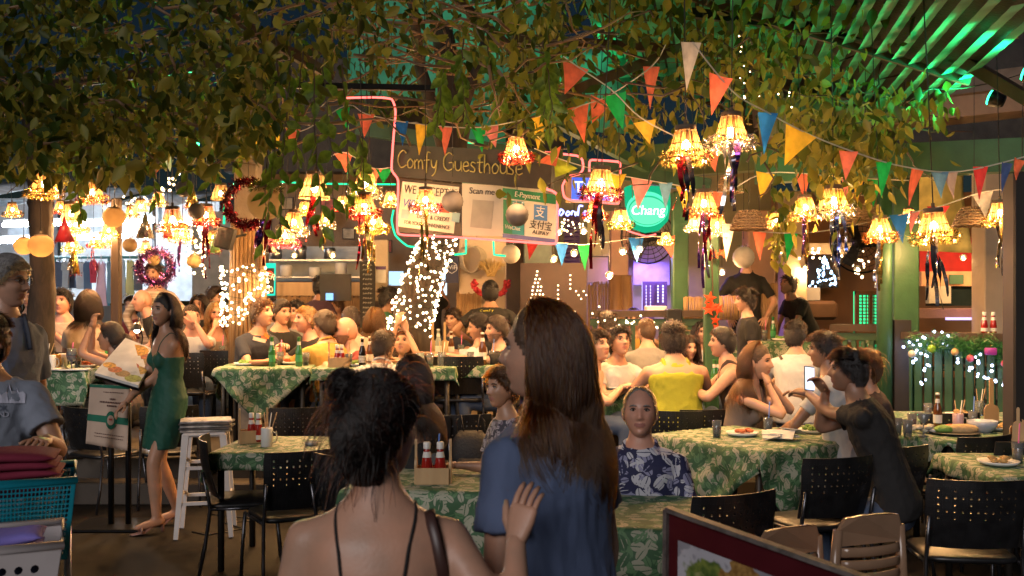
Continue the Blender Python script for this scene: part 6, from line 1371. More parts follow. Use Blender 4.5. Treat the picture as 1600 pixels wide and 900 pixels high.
def ribbon_mesh(name, L, w, m, seed):
 rnd=random.Random(seed);b=MB();n=16;vs=[];a=rnd.uniform(0, 3);sway=rnd.uniform(-.06, .06);c2=rnd.uniform(-.03, .03)
 for i in range(n+1):
  t=i/n;a+=rnd.uniform(-.1, .55);c=Vector((sway*t+.012*math.sin(5*t+seed), c2*t, -L*t));s=Vector((math.cos(a), math.sin(a), 0))*w*(1-.3*t)
  vs+=[c-s, c+s]
 b.add(vs, [(2*i, 2*i+1, 2*i+3, 2*i+2)for i in range(n)]);return b.mesh(name, m, True)
COLW={'gold':'gold', 'silver':'silver', 'maroon':'maroon', 'red':'red', 'orange':'orange', 'green':'green gold', 'pink':'pink', None:'no'}
def lantern(px, py, D, wpx, kind, trim, label, streams=(), power=9.0, lit=True, cord=1.6):
 p=W(px, py, D);s=wpx/F*D/(.30 if trim and kind!='globe' else.24);r=empty('hanging_lantern', p, label=label, cat='lantern', group='lit lanterns hung from the pergola');r.scale=(s, s, s);r.rotation_euler=(random.Random(int(px)).uniform(-.06, .06), random.Random(int(px)+1).uniform(-.06, .06), 0)
 sh, tr, co, bu, so_=lantern_meshes(kind, trim)
 inst('shade', sh, r);inst('collar', co, r);inst('socket', so_, r);inst('bulb', bu, r)
 if tr:inst('tinsel_trim', tr, r)
 b=MB();b.tube([(0, 0, .22), (.004, 0, .22+cord/s*.5), (0, 0, .22+cord/s)], .0045, 5);b.build('cord', CORD, r, True)
 for i, (c, L)in enumerate(streams):
  for q in range(3):
   o=inst('ribbon', ribbon_mesh('ribbon', (L/F*D/s)*(1-.13*q), .017, FOIL[c], int(px)+i*7+q), r, (.03*(i-1)+.012*q, .02*(q-1), .01))
 l=bpy.data.lights.new('lantern_light', 'POINT');l.energy=power*s*s if False else power;l.color=LC;l.shadow_soft_size=.03;lo=bpy.data.objects.new('lantern_light', l);link(lo, r);lo.location=(0, 0, .035 if kind!='globe' else.075)
 return r
LAN=[(247, 318, 9.8, 24, 'straw', 'gold', 'small gold trimmed lantern right of the silver cone hat', ()), (205, 338, 10.2, 22, 'straw', 'orange', 'small orange lantern right of the stickered post', ()), (345, 312, 10.0, 26, 'cream', None, 'cream lantern left of the red brown wreath', ()), (334, 378, 10.2, 24, 'straw', 'gold', 'small lantern below the loudspeaker', ()), (508, 352, 10.2, 28, 'straw', 'silver', 'small silver trimmed lantern under the long green tube', (('gold', 40), )), (535, 325, 10.4, 26, 'cream', 'red', 'small red trimmed lantern behind the longest vine', ()), (476, 332, 10.6, 24, 'straw', 'gold', 'small lantern behind the bright vines', ()), (395, 372, 10.4, 22, 'red', 'red', 'tiny red lantern under the globe lantern', ()), (20, 335, 10.4, 24, 'straw', 'gold', 'small lantern high at the left edge', ()), (95, 330, 10.6, 22, 'straw', 'red', 'small red trimmed lantern right of the bare tree', ()), (228, 392, 10.0, 20, 'straw', 'gold', 'tiny lantern low before the white backdrop', ()), (610, 318, 10.2, 26, 'cream', 'gold', 'small cream lantern behind the sign neon', ()), (1212, 352, 9.6, 34, 'straw', 'gold', 'gold trimmed lantern left of the purple ribboned one', (('gold', 60), )), (1420, 345, 9.2, 32, 'straw', 'silver', 'small lantern left of the yellow banner', ()), (1040, 378, 10.2, 26, 'straw', 'gold', 'small lantern below the round green sign', ()), (1072, 247, 6.6, 78, 'straw', 'gold', 'straw lantern with thick gold tinsel left of the highest lantern', (('red', 95), ('dark', 100))), (1142, 224, 6.7, 74, 'straw', 'silver', 'highest straw lantern with pale beaded trim at upper right', (('silver', 115), ('dark', 110), ('purple', 90))), (938, 303, 7.2, 66, 'straw', 'maroon', 'straw lantern with maroon tinsel in front of the blue sign', (('red', 120), ('dark', 100))), (1100, 332, 8.0, 56, 'straw', 'orange', 'straw lantern with orange tinsel below the gold tinsel one', (('purple', 120), ('silver', 100), ('red', 105))), (970, 352, 8.4, 42, 'straw', 'green', 'straw lantern with green gold trim left of the round green sign', ()), (930, 338, 8.8, 40, 'red', 'red', 'small red lantern tucked under the maroon tinsel one', ()), (1121, 362, 9.0, 42, 'straw', 'silver', 'small silver trimmed lantern under the orange tinsel one', ()), (1086, 357, 9.4, 34, 'cream', 'silver', 'smallest pale lantern under the orange tinsel one', ()), (1303, 330, 7.3, 62, 'straw', 'silver', 'straw lantern with silver tinsel and long silver ribbons', (('silver', 110), ('dark', 105), ('blue', 90))), (1259, 337, 7.9, 50, 'straw', 'gold', 'straw lantern with gold trim and purple ribbons', (('purple', 90), ('gold', 85))), (1376, 371, 7.5, 52, 'straw', 'orange', 'straw lantern with orange red tinsel before the green column', (('silver', 80), ('gold', 85))), (1460, 371, 6.9, 70, 'straw', 'gold', 'straw lantern with thick gold tinsel before the yellow banner', (('dark', 115), ('silver', 110))), (1563, 346, 7.5, 52, 'straw', 'gold', 'straw lantern with gold trim beside the dark post', (('silver', 100), ('gold', 85))), (1596, 313, 8.2, 42, 'cream', None, 'cream lantern cut by the right edge of the picture', ()), (665, 325, 7.6, 50, 'red', 'pink', 'red fringed lantern in front of the card sign', (('gold', 115), )), (807, 246, 7.8, 54, 'red', 'red', 'red fringed lantern in front of the guesthouse board', ()), (822, 348, 9.0, 36, 'straw', None, 'plain lantern behind the grey ball by the payment sign', ()), (570, 334, 8.4, 42, 'red', 'red', 'red trimmed lantern, middle of three left of the card sign', (('red', 90), ('gold', 85))), (571, 300, 8.8, 44, 'straw', 'silver', 'pale lantern, top of three left of the card sign', ()), (584, 358, 9.0, 40, 'straw', 'gold', 'gold trimmed lantern, lowest of three left of the card sign', (('gold', 70), )), (491, 310, 9.2, 42, 'cream', None, 'cream lantern with red ribbon left of the hanging vines', (('red', 70), )), (414, 338, 7.7, 46, 'globe', 'green', 'big glowing globe lantern on the grey timber post', (('purple', 70), ('red', 80))), (458, 360, 9.0, 40, 'straw', 'silver', 'straw lantern right of the beer sign', ()), (445, 380, 9.3, 40, 'cream', 'pink', 'lantern with pink tinsel just above the beer sign', ()), (70, 302, 8.5, 46, 'straw', 'gold', 'straw lantern with gold tinsel at upper left on its own', ()), (37, 395, 8.6, 24, 'globe', None, 'small globe lantern, left of a pair near the left edge', ()), (64, 398, 8.5, 31, 'globe', None, 'larger globe lantern, right of a pair near the left edge', ()), (112, 345, 9.2, 30, 'cream', None, 'pale lantern above the red cone hat', ()), (120, 360, 9.4, 30, 'straw', 'gold', 'gold trimmed lantern right of the red cone hat', ()), (145, 312, 9.3, 38, 'straw', 'orange', 'lantern half hidden in leaves above the market', ()), (178, 352, 9.2, 28, 'globe', None, 'basket globe lantern in front of the stickered post', ()), (170, 368, 9.5, 26, 'straw', 'gold', 'lantern just below the basket globe by the stickered post', ()), (163, 383, 9.6, 26, 'straw', 'orange', 'lowest lantern of the cluster left of the stickered post', ()), (147, 384, 9.8, 18, 'straw', 'red', 'tiny lantern above the pink ribbons at the market', (('pink', 45), )), (113, 390, 9.4, 26, 'straw', 'green', 'lantern with green trim and silver ribbons below the red cone', (('silver', 40), ('gold', 38))), (270, 356, 8.6, 42, 'red', 'gold', 'red lantern with gold brim above the purple wreath', ()), (284, 374, 8.8, 32, 'straw', 'gold', 'gold lantern with violet ribbon right of the purple wreath', (('purple', 60), )), (322, 347, 8.8, 36, 'red', 'red', 'red lantern with long red ribbons left of the loudspeaker', (('red', 90), ('pink', 85))), (220, 330, 9.6, 20, 'cream', None, 'tiny pale lantern left of the silver cone', ())]
for a in LAN:lantern(a[0], a[1], a[2], a[3]*(1.22 if a[0]<620 else 1.0), *a[4:7], streams=a[7], power=(39 if a[0]>380 else 22)*(.5 if a[3]<30 else 1)*(.55 if a[4]=='globe' else 1))
def hang(name, px, py, D, label, cat, cord=1.2, top=.2):
 r=empty(name, W(px, py, D), label=label, cat=cat);b=MB();b.tube([(0, 0, top), (0, 0, top+cord)], .003, 5);b.build('cord', CORD, r, True);return r
WICK=patterned('wicker', [(.16, .09, .04), (.34, .21, .10), (.22, .13, .06)], 30, .7, (1, 1, 3), .6)
for i, (x, y, D, w)in enumerate(((1170, 358, 8.6, 56), (1352, 348, 8.8, 60), (1522, 352, 8.8, 62), (1140, 300, 9.4, 40))):
 r=hang('wicker_basket', x, y, D, ['upturned wicker basket shade right of the purple ribbons', 'upturned wicker basket behind the orange tinsel lantern', 'upturned wicker basket right of the yellow banner', 'small wicker basket behind the highest lantern'][i], 'basket shade', 1.2, .16);rw=w/F*D/2;b=MB()
 for j in range(7):
  q=rw*(.55+.45*(j/6)**.7);z=.15*(1-j/6);b.tube([(q*math.cos(t), q*math.sin(t), z+.004*math.sin(12*t+j*math.pi))for t in np.linspace(0, 6.283, 48, endpoint=False)], .010, 5, closed=True)
 b.build('woven_rings', WICK, r, True);b=MB()
 for t in np.linspace(0, 6.283, 22, endpoint=False):b.tube([(rw*.5*math.cos(t), rw*.5*math.sin(t), .16), (rw*.8*math.cos(t), rw*.8*math.sin(t), .10), (rw*math.cos(t), rw*math.sin(t), 0)], .006, 4)
 b.build('woven_stakes', WICK, r, True)
PAP={'grey':thin('paper_grey', (.20, .18, .18), None, .15), 'white':thin('paper_white_lamp', (.62, .56, .5), None, .3), 'straw':thin('paper_straw', (.5, .34, .16), None, .25)}
for i, (x, y, D, rp_, m)in enumerate(((707, 315, 8.0, 17, 'grey'), (808, 336, 8.0, 18, 'grey'), (288, 295, 8.4, 13, 'grey'), (307, 330, 8.6, 13, 'grey'), (203, 383, 9.0, 11, 'straw'), (303, 408, 9.2, 11, 'straw'), (798, 397, 10.6, 15, 'white'), (1162, 402, 11.0, 17, 'white'), (240, 405, 9.3, 10, 'straw'))):
 r=hang('paper_ball', x, y, D, ['grey paper ball in front of the card sign', 'grey paper ball in front of the payment sign', 'grey paper ball among the leaves at left', 'brownish paper ball beside the red ribboned lantern', 'straw ball hanging left of the purple wreath', 'straw ball hanging right of the purple wreath', 'white paper bag lamp below the payment sign', 'white paper ball before the waiter in black', 'gold bauble inside the purple wreath'][i], 'ornament');rad=rp_/F*D;b=MB()
 b.lathe([(rad*math.sin(v)*(1+.02*(-1)**k), rad*math.cos(v)*-1)for k, v in enumerate(np.linspace(.05, math.pi-.05, 17))], 24);b.build('paper_shell', PAP[m], r, True)
 b=MB();tinsel(b, rad*.35, rad*.95, 60, random.Random(i), .02, .03);b.build('tuft', TIN['silver'], r)
for i, (x, y, D, w, h, m)in enumerate(((101, 378, 9.0, 30, 40, mat('red_foil', (.35, .02, .03), .35)), (227, 372, 9.0, 28, 40, TIN['silver']), (300, 325, 8.8, 22, 40, TIN['gold']), (262, 372, 9.0, 16, 26, mat('red_foil')), (336, 395, 9.4, 18, 30, mat('green_foil', (.12, .25, .08), .4)), (422, 395, 9.4, 20, 32, TIN['silver']), (118, 428, 9.6, 14, 38, TIN['gold']))):
 r=hang('cone_hat', x, y, D, ['red foil cone hat above the market', 'silver glitter cone hat left of the purple wreath', 'gold cone hat above the brownish paper ball', 'small red cone hat above the purple wreath', 'green cone hat left of the lit bamboo wrap', 'silver cone hat left of the beer sign', 'gold cone hat hanging low before the market'][i], 'ornament', 1.0, h/F*D);b=MB();b.lathe([(w/2/F*D, 0), (.004, h/F*D)], 20);b.build('cone', m, r, True);b=MB();tinsel(b, w/2/F*D, .0, 70, random.Random(i), .02, .025);b.build('trim', TIN['red' if i%2==0 else 'silver'], r)
for i, (x, y, D, rad, m)in enumerate(((243, 418, 8.8, 25, 'purple'), (388, 318, 8.8, 34, 'maroon'))):
 r=hang('tinsel_wreath', x, y, D, ['purple tinsel wreath with a gold bauble at left', 'red brown leaf wreath on the grey timber post'][i], 'wreath', .9, rad/F*D);b=MB();q=rad/F*D
 rnd=random.Random(i)
 for k in range(1600):
  t=rnd.uniform(0, 6.283);c=Vector((math.cos(t)*q+rnd.gauss(0, .02), rnd.gauss(0, .02), math.sin(t)*q+rnd.gauss(0, .02)));d=Vector((rnd.gauss(0, 1), rnd.gauss(0, 1), rnd.gauss(0, 1))).normalized();s=d.orthogonal().normalized()*(.004+.004*i);b.add([c-s, c+s, c+d*.045], [(0, 1, 2)])
 b.build('tinsel', TIN[m], r);b=MB();b.tube([(q*math.cos(t), 0, q*math.sin(t))for t in np.linspace(0, 6.283, 30, endpoint=False)], .012, 6, closed=True);b.build('hoop', WOODD, r, True)
for i, (x, y0, y1, D)in enumerate(((897, 300, 395, 10.6), (912, 330, 360, 10.8), (973, 340, 392, 10.4), (952, 380, 430, 10.4), (1000, 360, 388, 10.6), (865, 380, 404, 10.7), (873, 330, 362, 10.7), (1446, 330, 376, 9.6), (1258, 380, 418, 12.8), (1505, 380, 402, 12.6), (1128, 380, 424, 11.2), (520, 360, 398, 11.6), (460, 370, 398, 12.2), (1340, 380, 420, 12.6), (1560, 380, 410, 12.8))):
 i_=i;p=W(x, y1, D);r=empty('glass_bauble', p, label=['clear glass bulb hanging longest before the purple shutter', 'clear glass bulb right of the purple shutter', 'clear glass bulb left of the round green sign', 'clear glass bulb lowest, before the bamboo wainscot', 'clear glass bulb under the cage fan', 'clear glass bulb above the dark decorated board', 'clear glass bulb left of the blue neon script', 'glowing bulb at the lower edge of the yellow banner', 'added glowing bulb in the far room over the bending staff', 'added glowing bulb before the red awning', 'glowing bulb beside the waiter in black', 'added glowing bulb above the till', 'added glowing bulb before the kitchen shelves', 'added glowing bulb above the green lattice', 'added glowing bulb beside the cream column'][i], cat='bauble', group='glass bulbs on strings');b=MB();b.ball((0, 0, 0), .042, 14, 10);b.build('glass_ball', mat('bauble_glass', (.75, .68, .55), .05, trans=.7), r, True);b=MB();b.ball((0, 0, 0), .012, 8, 6);b.build('filament', emis('filament', (1, .8, .45), 14), r, True);lamp('bulb_light', 'POINT', p-Vector((0, .03, .065)), 4 if i in(5, 6, 11, 12)else 28 if i==7 else 11, LC, .03, None, r);b=MB();b.tube([(0, 0, .04), (0, 0, (y1-y0)/F*D)], .003, 4);b.build('cord', CORD, r)  # far room, till and kitchen bulbs are added to brighten the background
# bunting
FLAG={k:thin('flag_'+k, c, None, .45, .5, scale=4, var=.2)for k, c in{'coral':(.72, .17, .10), 'red':(.55, .04, .04), 'blue':(.02, .16, .55), 'navy':(.04, .08, .28), 'yellow':(.72, .46, .04), 'green':(.01, .36, .08), 'white':(.60, .55, .50), 'pink':(.60, .20, .20), 'lime':(.35, .42, .04), 'sky':(.15, .32, .48), 'grey':(.38, .30, .28)}.items()}
_fm={}
def flag_mesh(c, v):
 if(c, v)in _fm:return _fm[(c, v)]
 b=MB();n=6;vs=[];rnd=random.Random(v*7+1);tw=rnd.uniform(-.5, .5);bow=rnd.uniform(.05, .22)
 for j in range(n+1):
  t=j/n;w=.5*(1-t)+.004;a=tw*t
  for i in range(4):u=i/3*2-1;vs.append((u*w*math.cos(a)+.12*tw*t*t, u*w*math.sin(a)+bow*(1-u*u)*w+bow*.5*math.sin(3*t), -t))
 b.add(vs, [(j*4+i, (j+1)*4+i, (j+1)*4+i+1, j*4+i+1)for j in range(n)for i in range(3)]);_fm[(c, v)]=b.mesh('flag', FLAG[c], True);return _fm[(c, v)]
def bunting(label, pts, flags):
 P=[W(*p)for p in pts];r=empty('bunting', P[0], label=label, cat='bunting');out=[]
 for i in range(len(P)-1):
  p0, p1, p2, p3=P[max(i-1, 0)], P[i], P[i+1], P[min(i+2, len(P)-1)]
  for j in range(6):t=j/6;out.append(.5*((2*p1)+(p2-p0)*t+(2*p0-5*p1+4*p2-p3)*t*t+(3*p1-p0-3*p2+p3)*t**3))
 out.append(P[-1]);b=MB();b.tube([p-P[0]for p in out], .005, 5);b.build('cord', mat('cord_white', (.5, .46, .4), .8), r, True)
 xs=[p[0]for p in pts];Ds=[p[2]for p in pts]
 for k, (x, L, w, c, ro)in enumerate(flags):
  D=float(np.interp(x, xs, Ds));q=min(out, key=lambda p:abs((p.x/p.y*F+800)-x));s=D/F
  f=inst('flag', flag_mesh(c, k%5), r, Vector(((x-800)/F*q.y, q.y, q.z))-P[0], (random.Random(k).uniform(-.15, .3), R(ro), random.Random(k+9).uniform(-.6, .6)), (w*s*1.2, w*s, L*s));
bunting('pennant string running from upper centre to the right edge', [(1082, 66, 6.2), (1145, 143, 6.3), (1200, 176, 6.4), (1260, 208, 6.5), (1330, 236, 6.6), (1410, 260, 6.7), (1500, 268, 6.8), (1620, 240, 6.8)], [(1080, 74, 26, 'white', 3), (1127, 66, 32, 'coral', 14), (1200, 66, 26, 'blue', 4), (1252, 62, 44, 'yellow', 28), (1326, 46, 24, 'coral', 6), (1381, 56, 20, 'green', 4), (1434, 58, 24, 'coral', 4), (1469, 42, 22, 'sky', 0), (1485, 44, 20, 'grey', -4), (1532, 52, 18, 'red', 2), (1574, 48, 16, 'navy', 6), (1594, 34, 22, 'coral', 10)])
bunting('pennant string sloping down through the green glow', [(880, 88, 7.4), (905, 106, 7.4), (955, 140, 7.4), (1000, 183, 7.4), (1060, 215, 7.5), (1130, 240, 7.6)], [(900, 48, 36, 'coral', 20), (960, 58, 32, 'green', -14), (1008, 38, 30, 'yellow', -10), (1112, 36, 24, 'coral', -6)])
bunting('short pennant string under the leaves above the blue sign', [(880, 180, 8.0), (905, 166, 8.0), (950, 150, 8.0), (1018, 104, 8.0), (1040, 70, 8.0)], [(903, 58, 28, 'coral', -12), (940, 42, 30, 'coral', 20), (1018, 66, 22, 'coral', 2)])
bunting('pennant string crossing behind the hanging vines and neon', [(390, 225, 8.6), (430, 186, 8.6), (470, 205, 8.6), (540, 165, 8.6), (572, 178, 8.5), (627, 190, 8.5), (697, 198, 8.4), (760, 198, 8.3), (850, 180, 8.2)], [(402, 32, 22, 'yellow', 10), (428, 48, 24, 'yellow', -8), (458, 36, 20, 'coral', 8), (535, 32, 20, 'green', -10), (572, 38, 24, 'coral', 4), (627, 38, 22, 'blue', 0), (660, 48, 20, 'yellow', 0), (697, 46, 18, 'coral', 4), (748, 40, 20, 'green', -6), (766, 34, 24, 'pink', -14), (843, 52, 22, 'yellow', 0)])
bunting('pennant string below the guesthouse board running right', [(835, 232, 8.3), (885, 252, 8.4), (960, 272, 8.5), (1050, 288, 8.6), (1130, 300, 8.6), (1200, 270, 8.4), (1330, 278, 8.2), (1420, 282, 8.1)], [(858, 22, 38, 'coral', -35), (884, 30, 36, 'lime', 30), (962, 40, 28, 'yellow', 0), (1003, 48, 28, 'pink', 10), (1040, 42, 18, 'sky', 0), (1068, 42, 20, 'yellow', 0), (1124, 46, 22, 'coral', 0), (1196, 42, 24, 'yellow', 12), (1255, 44, 20, 'coral', 0), (1290, 40, 20, 'yellow', 0), (1326, 36, 20, 'pink', 0), (1342, 40, 18, 'yellow', 0), (1366, 44, 22, 'green', 4)])
bunting('low pennant string between the lanterns at right', [(1150, 350, 8.8), (1190, 362, 8.8), (1280, 362, 8.8), (1410, 335, 8.6), (1470, 322, 8.6), (1545, 298, 8.6), (1610, 300, 8.6)], [(1138, 60, 18, 'white', 0), (1187, 46, 18, 'coral', 0), (1236, 46, 18, 'green', 6), (1405, 46, 26, 'blue', -4), (1466, 26, 28, 'red', 0), (1535, 40, 26, 'white', -8), (1430, 36, 20, 'pink', 0)])
bunting('pennant string along the lit dark board and shutter', [(845, 378, 10.8), (880, 380, 10.8), (920, 382, 10.8), (1010, 370, 10.6), (1055, 372, 10.6)], [(832, 30, 16, 'red', 10), (878, 36, 18, 'blue', 0), (913, 42, 18, 'green', 0), (994, 40, 20, 'blue', 0), (1042, 34, 22, 'coral', -14)])
bunting('left pennant string among the leaves above the wreath', [(195, 290, 9.0), (245, 242, 9.0), (300, 250, 9.0), (345, 205, 9.0)], [(233, 22, 20, 'yellow', -50), (248, 34, 26, 'coral', 10), (262, 26, 16, 'white', 0), (330, 34, 14, 'coral', 6), (346, 24, 20, 'blue', 0), (281, 20, 14, 'blue', 20)])
bunting('pennants hanging behind the left vines', [(500, 255, 9.4), (537, 238, 9.4), (580, 262, 9.4), (610, 262, 9.4)], [(537, 32, 26, 'coral', -6), (600, 24, 22, 'green', 0), (588, 22, 16, 'coral', 10)])
# trees, fairy lights
def trunk(name, pts, rad, label, m=BARK, seed=1):
 P=[W(*p)for p in pts];r=empty(name, P[0], label=label, cat='tree');rnd=random.Random(seed);b=MB();out=[];rr=[]
 for i in range(len(P)-1):
  for j in range(6):t=j/6;out.append(P[i].lerp(P[i+1], t));rr.append((rad[i]+(rad[i+1]-rad[i])*t)*rnd.uniform(.94, 1.06))
 out.append(P[-1]);rr.append(rad[-1])
 b.tube([p-P[0]for p in out], rr, 18);b.v=[(x+rnd.uniform(-.012, .012), y+rnd.uniform(-.012, .012), z)for x, y, z in b.v]
 b.build('trunk', m, r, True);return r, P
FAIRY=emis('fairy_bulb', (1.0, .70, .38), 8.0);FCOOL=emis('fairy_cool', (.55, .65, 1.0), 9.0)
def fairy(label, P, rad, n, turns, m, br=.012, seed=1, cat='fairy lights', wire=True):
 r=empty('fairy_lights', P[0], label=label, cat=cat);rnd=random.Random(seed);b=MB();wpts=[]
 for i in range(n):
  t=(i+rnd.uniform(-.4, .4))/n;t=min(max(t, 0), .999);k=t*(len(P)-1);a=int(k);c=P[a].lerp(P[a+1], k-a);rr=rad[a]+(rad[a+1]-rad[a])*(k-a);th=t*turns*6.283+rnd.uniform(-.5, .5);d=Vector((math.cos(th), math.sin(th), 0))*(rr+.012+rnd.uniform(0, .03))+Vector((0, 0, rnd.uniform(-.05, .05)))
  b.ball(c+d-P[0], br*rnd.uniform(.8, 1.2), 7, 5);wpts.append(c+d-P[0])
 o=b.build('bulbs', m, r, True);o['kind']='stuff';b=MB();b.tube(wpts, .003, 4);b.build('wire', mat('wire_green', (.02, .03, .015), .6), r)
 return r
TP=[(634, 640, 9.7), (640, 520, 9.7), (650, 470, 9.7), (664, 425, 9.75), (684, 380, 9.8), (694, 330, 9.9), (712, 200, 10.0), (690, 40, 10.1)];TR_=[.24, .20, .18, .17, .16, .15, .14, .10]
tr1, TPw=trunk('leaning_tree', TP, TR_, 'leaning tree trunk wrapped in warm fairy lights', seed=2)
b=MB()
for p0, p1, ra in(((700, 250, 9.95), (655, 100, 9.6), .08), ((655, 100, 9.6), (640, -40, 9.4), .06), ((712, 200, 10), (760, 60, 10.2), .07)):b.tube([W(*p0)-TPw[0], W(*p1)-TPw[0]], [ra, ra*.7], 10)
b.build('limb', BARK, tr1, True)
fairy('dense warm fairy lights wound around the leaning trunk', [W(*p)for p in TP[1:6]], TR_[1:6], 430, 21, FAIRY, .011, seed=4)
tr2, _=trunk('bare_tree', [(62, 560, 9.0), (66, 440, 9.0), (64, 330, 9.0), (58, 250, 9.0), (40, 120, 9.2)], [.13, .11, .10, .09, .08], 'brown tree trunk behind the grey haired man', seed=7)
r=empty('bamboo_wrap', W(382, 560, 9.5), label='bamboo canes tied around the timber post', cat='bamboo');rnd=random.Random(4)
for i in range(26):
 a=i/26*6.283;q=.165;z1=1.25+rnd.uniform(-.1, .08);b=MB();b.tube([(q*math.cos(a), q*math.sin(a)+.12, -.2), (q*.96*math.cos(a), q*.96*math.sin(a)+.12, .6), ((q-.02)*math.cos(a), (q-.02)*math.sin(a)+.12, z1)], .020, 6);b.build('cane', BAMBOO, r, True)
fairy('warm fairy lights around the bamboo wrapped post', [W(382, 505, 9.62), W(382, 470, 9.62), W(382, 418, 9.62)], [.19, .19, .19], 230, 13, FAIRY, .011, seed=9)
fairy('warm fairy lights hanging in a column left of the loudspeaker', [W(305, 430, 9.8), W(306, 380, 9.8), W(308, 345, 9.8)], [.06, .06, .05], 60, 8, FAIRY, .014, 3)
def string(label, pts, n, m, br=.011, jit=.03, seed=1, wire=True):
 P=[W(*p)for p in pts];r=empty('fairy_lights', P[0], label=label, cat='fairy lights');rnd=random.Random(seed);b=MB();wp=[]
 for i in range(n):
  k=i/n*(len(P)-1);a=int(k);c=P[a].lerp(P[a+1], k-a)+Vector((rnd.gauss(0, jit), rnd.gauss(0, jit), rnd.gauss(0, jit)));b.ball(c-P[0], br*rnd.uniform(.8, 1.2), 7, 5);wp.append(c-P[0])
 o=b.build('bulbs', m, r, True);o['kind']='stuff';b=MB();b.tube(wp, .0025, 4);b.build('wire', mat('wire_green'), r)
string('cool fairy lights woven along the balustrade garland', [(1415, 535, 9.7), (1440, 560, 9.7), (1445, 530, 9.6), (1480, 535, 9.5), (1500, 560, 9.4), (1530, 580, 9.3), (1570, 600, 9.2)], 34, FCOOL, .012, .05, 3)
string('cool fairy lights falling down the left balusters', [(1447, 530, 9.6), (1447, 575, 9.6), (1443, 600, 9.6), (1446, 545, 9.6)], 14, FCOOL, .011, .02, 5)
string('cool fairy lights slanting to the wooden board', [(1520, 555, 9.2), (1545, 575, 9.1), (1570, 605, 9.0), (1585, 620, 8.95)], 10, FCOOL, .012, .02, 6)
string('warm fairy lights on the garland of the dark balustrade', [(925, 495, 10.2), (970, 505, 10.2), (1010, 502, 10.2), (1050, 508, 10.2)], 22, FAIRY, .010, .03, 8)
string('warm bulbs of the garland over the far room', [(1225, 405, 13.0), (1260, 398, 13.0), (1310, 402, 13.0), (1345, 405, 13.0), (1350, 440, 13.0)], 40, FAIRY, .016, .08, 9)
string('warm lights strung over the market stalls', [(170, 322, 10.5), (200, 315, 10.4), (235, 318, 10.3), (262, 290, 10.2), (275, 280, 10.2)], 40, FAIRY, .012, .04, 10)
string('tiny lights hanging down among the right leaves', [(1160, 60, 8.0), (1163, 150, 8.0), (1235, 150, 7.8), (1237, 250, 7.8)], 22, FAIRY, .006, .02, 11)
string('warm lights draped before the purple shutter', [(868, 335, 10.9), (875, 360, 10.9), (890, 345, 10.9), (905, 352, 10.9), (925, 345, 10.9)], 26, FAIRY, .010, .04, 12)
r=empty('light_decoration', W(865, 450, 11.1), label='tree and house shapes drawn in warm bulbs on the dark board', cat='fairy lights');b=MB();rnd=random.Random(3)
def dots(lst, br=.009):
 for x, y in lst:b.ball(W(x, y, 11.12)-r.location, br, 7, 5)
for row in range(9):
 for k in range(row//2+1):dots([(840-row*1.5+k*6+rnd.uniform(-1, 1), 424+row*6)], .010)
for x, y0, y1 in((872, 446, 480), (891, 430, 452)):
 dots([(x, y)for y in range(y0, y1, 7)], .009)
dots([(900+k*4, 455+(k%3)*6)for k in range(5)]);dots([(880+k*6, 475+k*4)for k in range(4)])
o=b.build('bulbs', emis('fairy_soft', (1, .7, .38), 5), r, True);o['kind']='stuff'
r=empty('lit_fir', W(1288, 448, 13.8), label='small fir lit with blue white bulbs in the far room', cat='christmas tree');b=MB();bb=MB();rnd=random.Random(6)
for i in range(420):t=rnd.uniform(0, 1);a=rnd.uniform(0, 6.283);q=.20*(1-t)*rnd.uniform(.4, 1);c=Vector((q*math.cos(a), q*math.sin(a), t*.42));d=Vector((math.cos(a), math.sin(a), -.2))*.05;s=Vector((-math.sin(a), math.cos(a), 0))*.006;b.add([c-s, c+s, c+d], [(0, 1, 2)])
for i in range(60):t=rnd.uniform(0, 1);a=rnd.uniform(0, 6.283);q=.20*(1-t);bb.ball((q*math.cos(a), q*math.sin(a), t*.42), .013, 6, 4)
b.build('needles', mat('fir', (.02, .07, .04), .8), r);o=bb.build('bulbs', emis('fairy_ice', (.4, .65, 1), 7), r);o['kind']='stuff'
r=empty('tinsel_garland', W(1420, 530, 9.8), label='green tinsel garland draped along the balustrade', cat='garland');b=MB();rnd=random.Random(9)
gp=[W(x, y, D)for x, y, D in((1418, 533, 9.75), (1450, 541, 9.6), (1480, 533, 9.5), (1510, 546, 9.4), (1540, 534, 9.3), (1565, 560, 9.2), (1580, 580, 9.15))]
for i in range(4200):
 k=rnd.uniform(0, len(gp)-1.001);a=int(k);c=gp[a].lerp(gp[a+1], k-a)+Vector((rnd.gauss(0, .03), rnd.gauss(0, .03)-.08, rnd.gauss(0, .04)))-r.location;d=Vector((rnd.gauss(0, 1), rnd.gauss(0, 1), rnd.gauss(0, 1))).normalized();s=d.orthogonal().normalized()*.0035;b.add([c-s, c+s, c+d*.05], [(0, 1, 2)])
b.build('tinsel', mat('green_tinsel', (.02, .14, .03), .35), r)
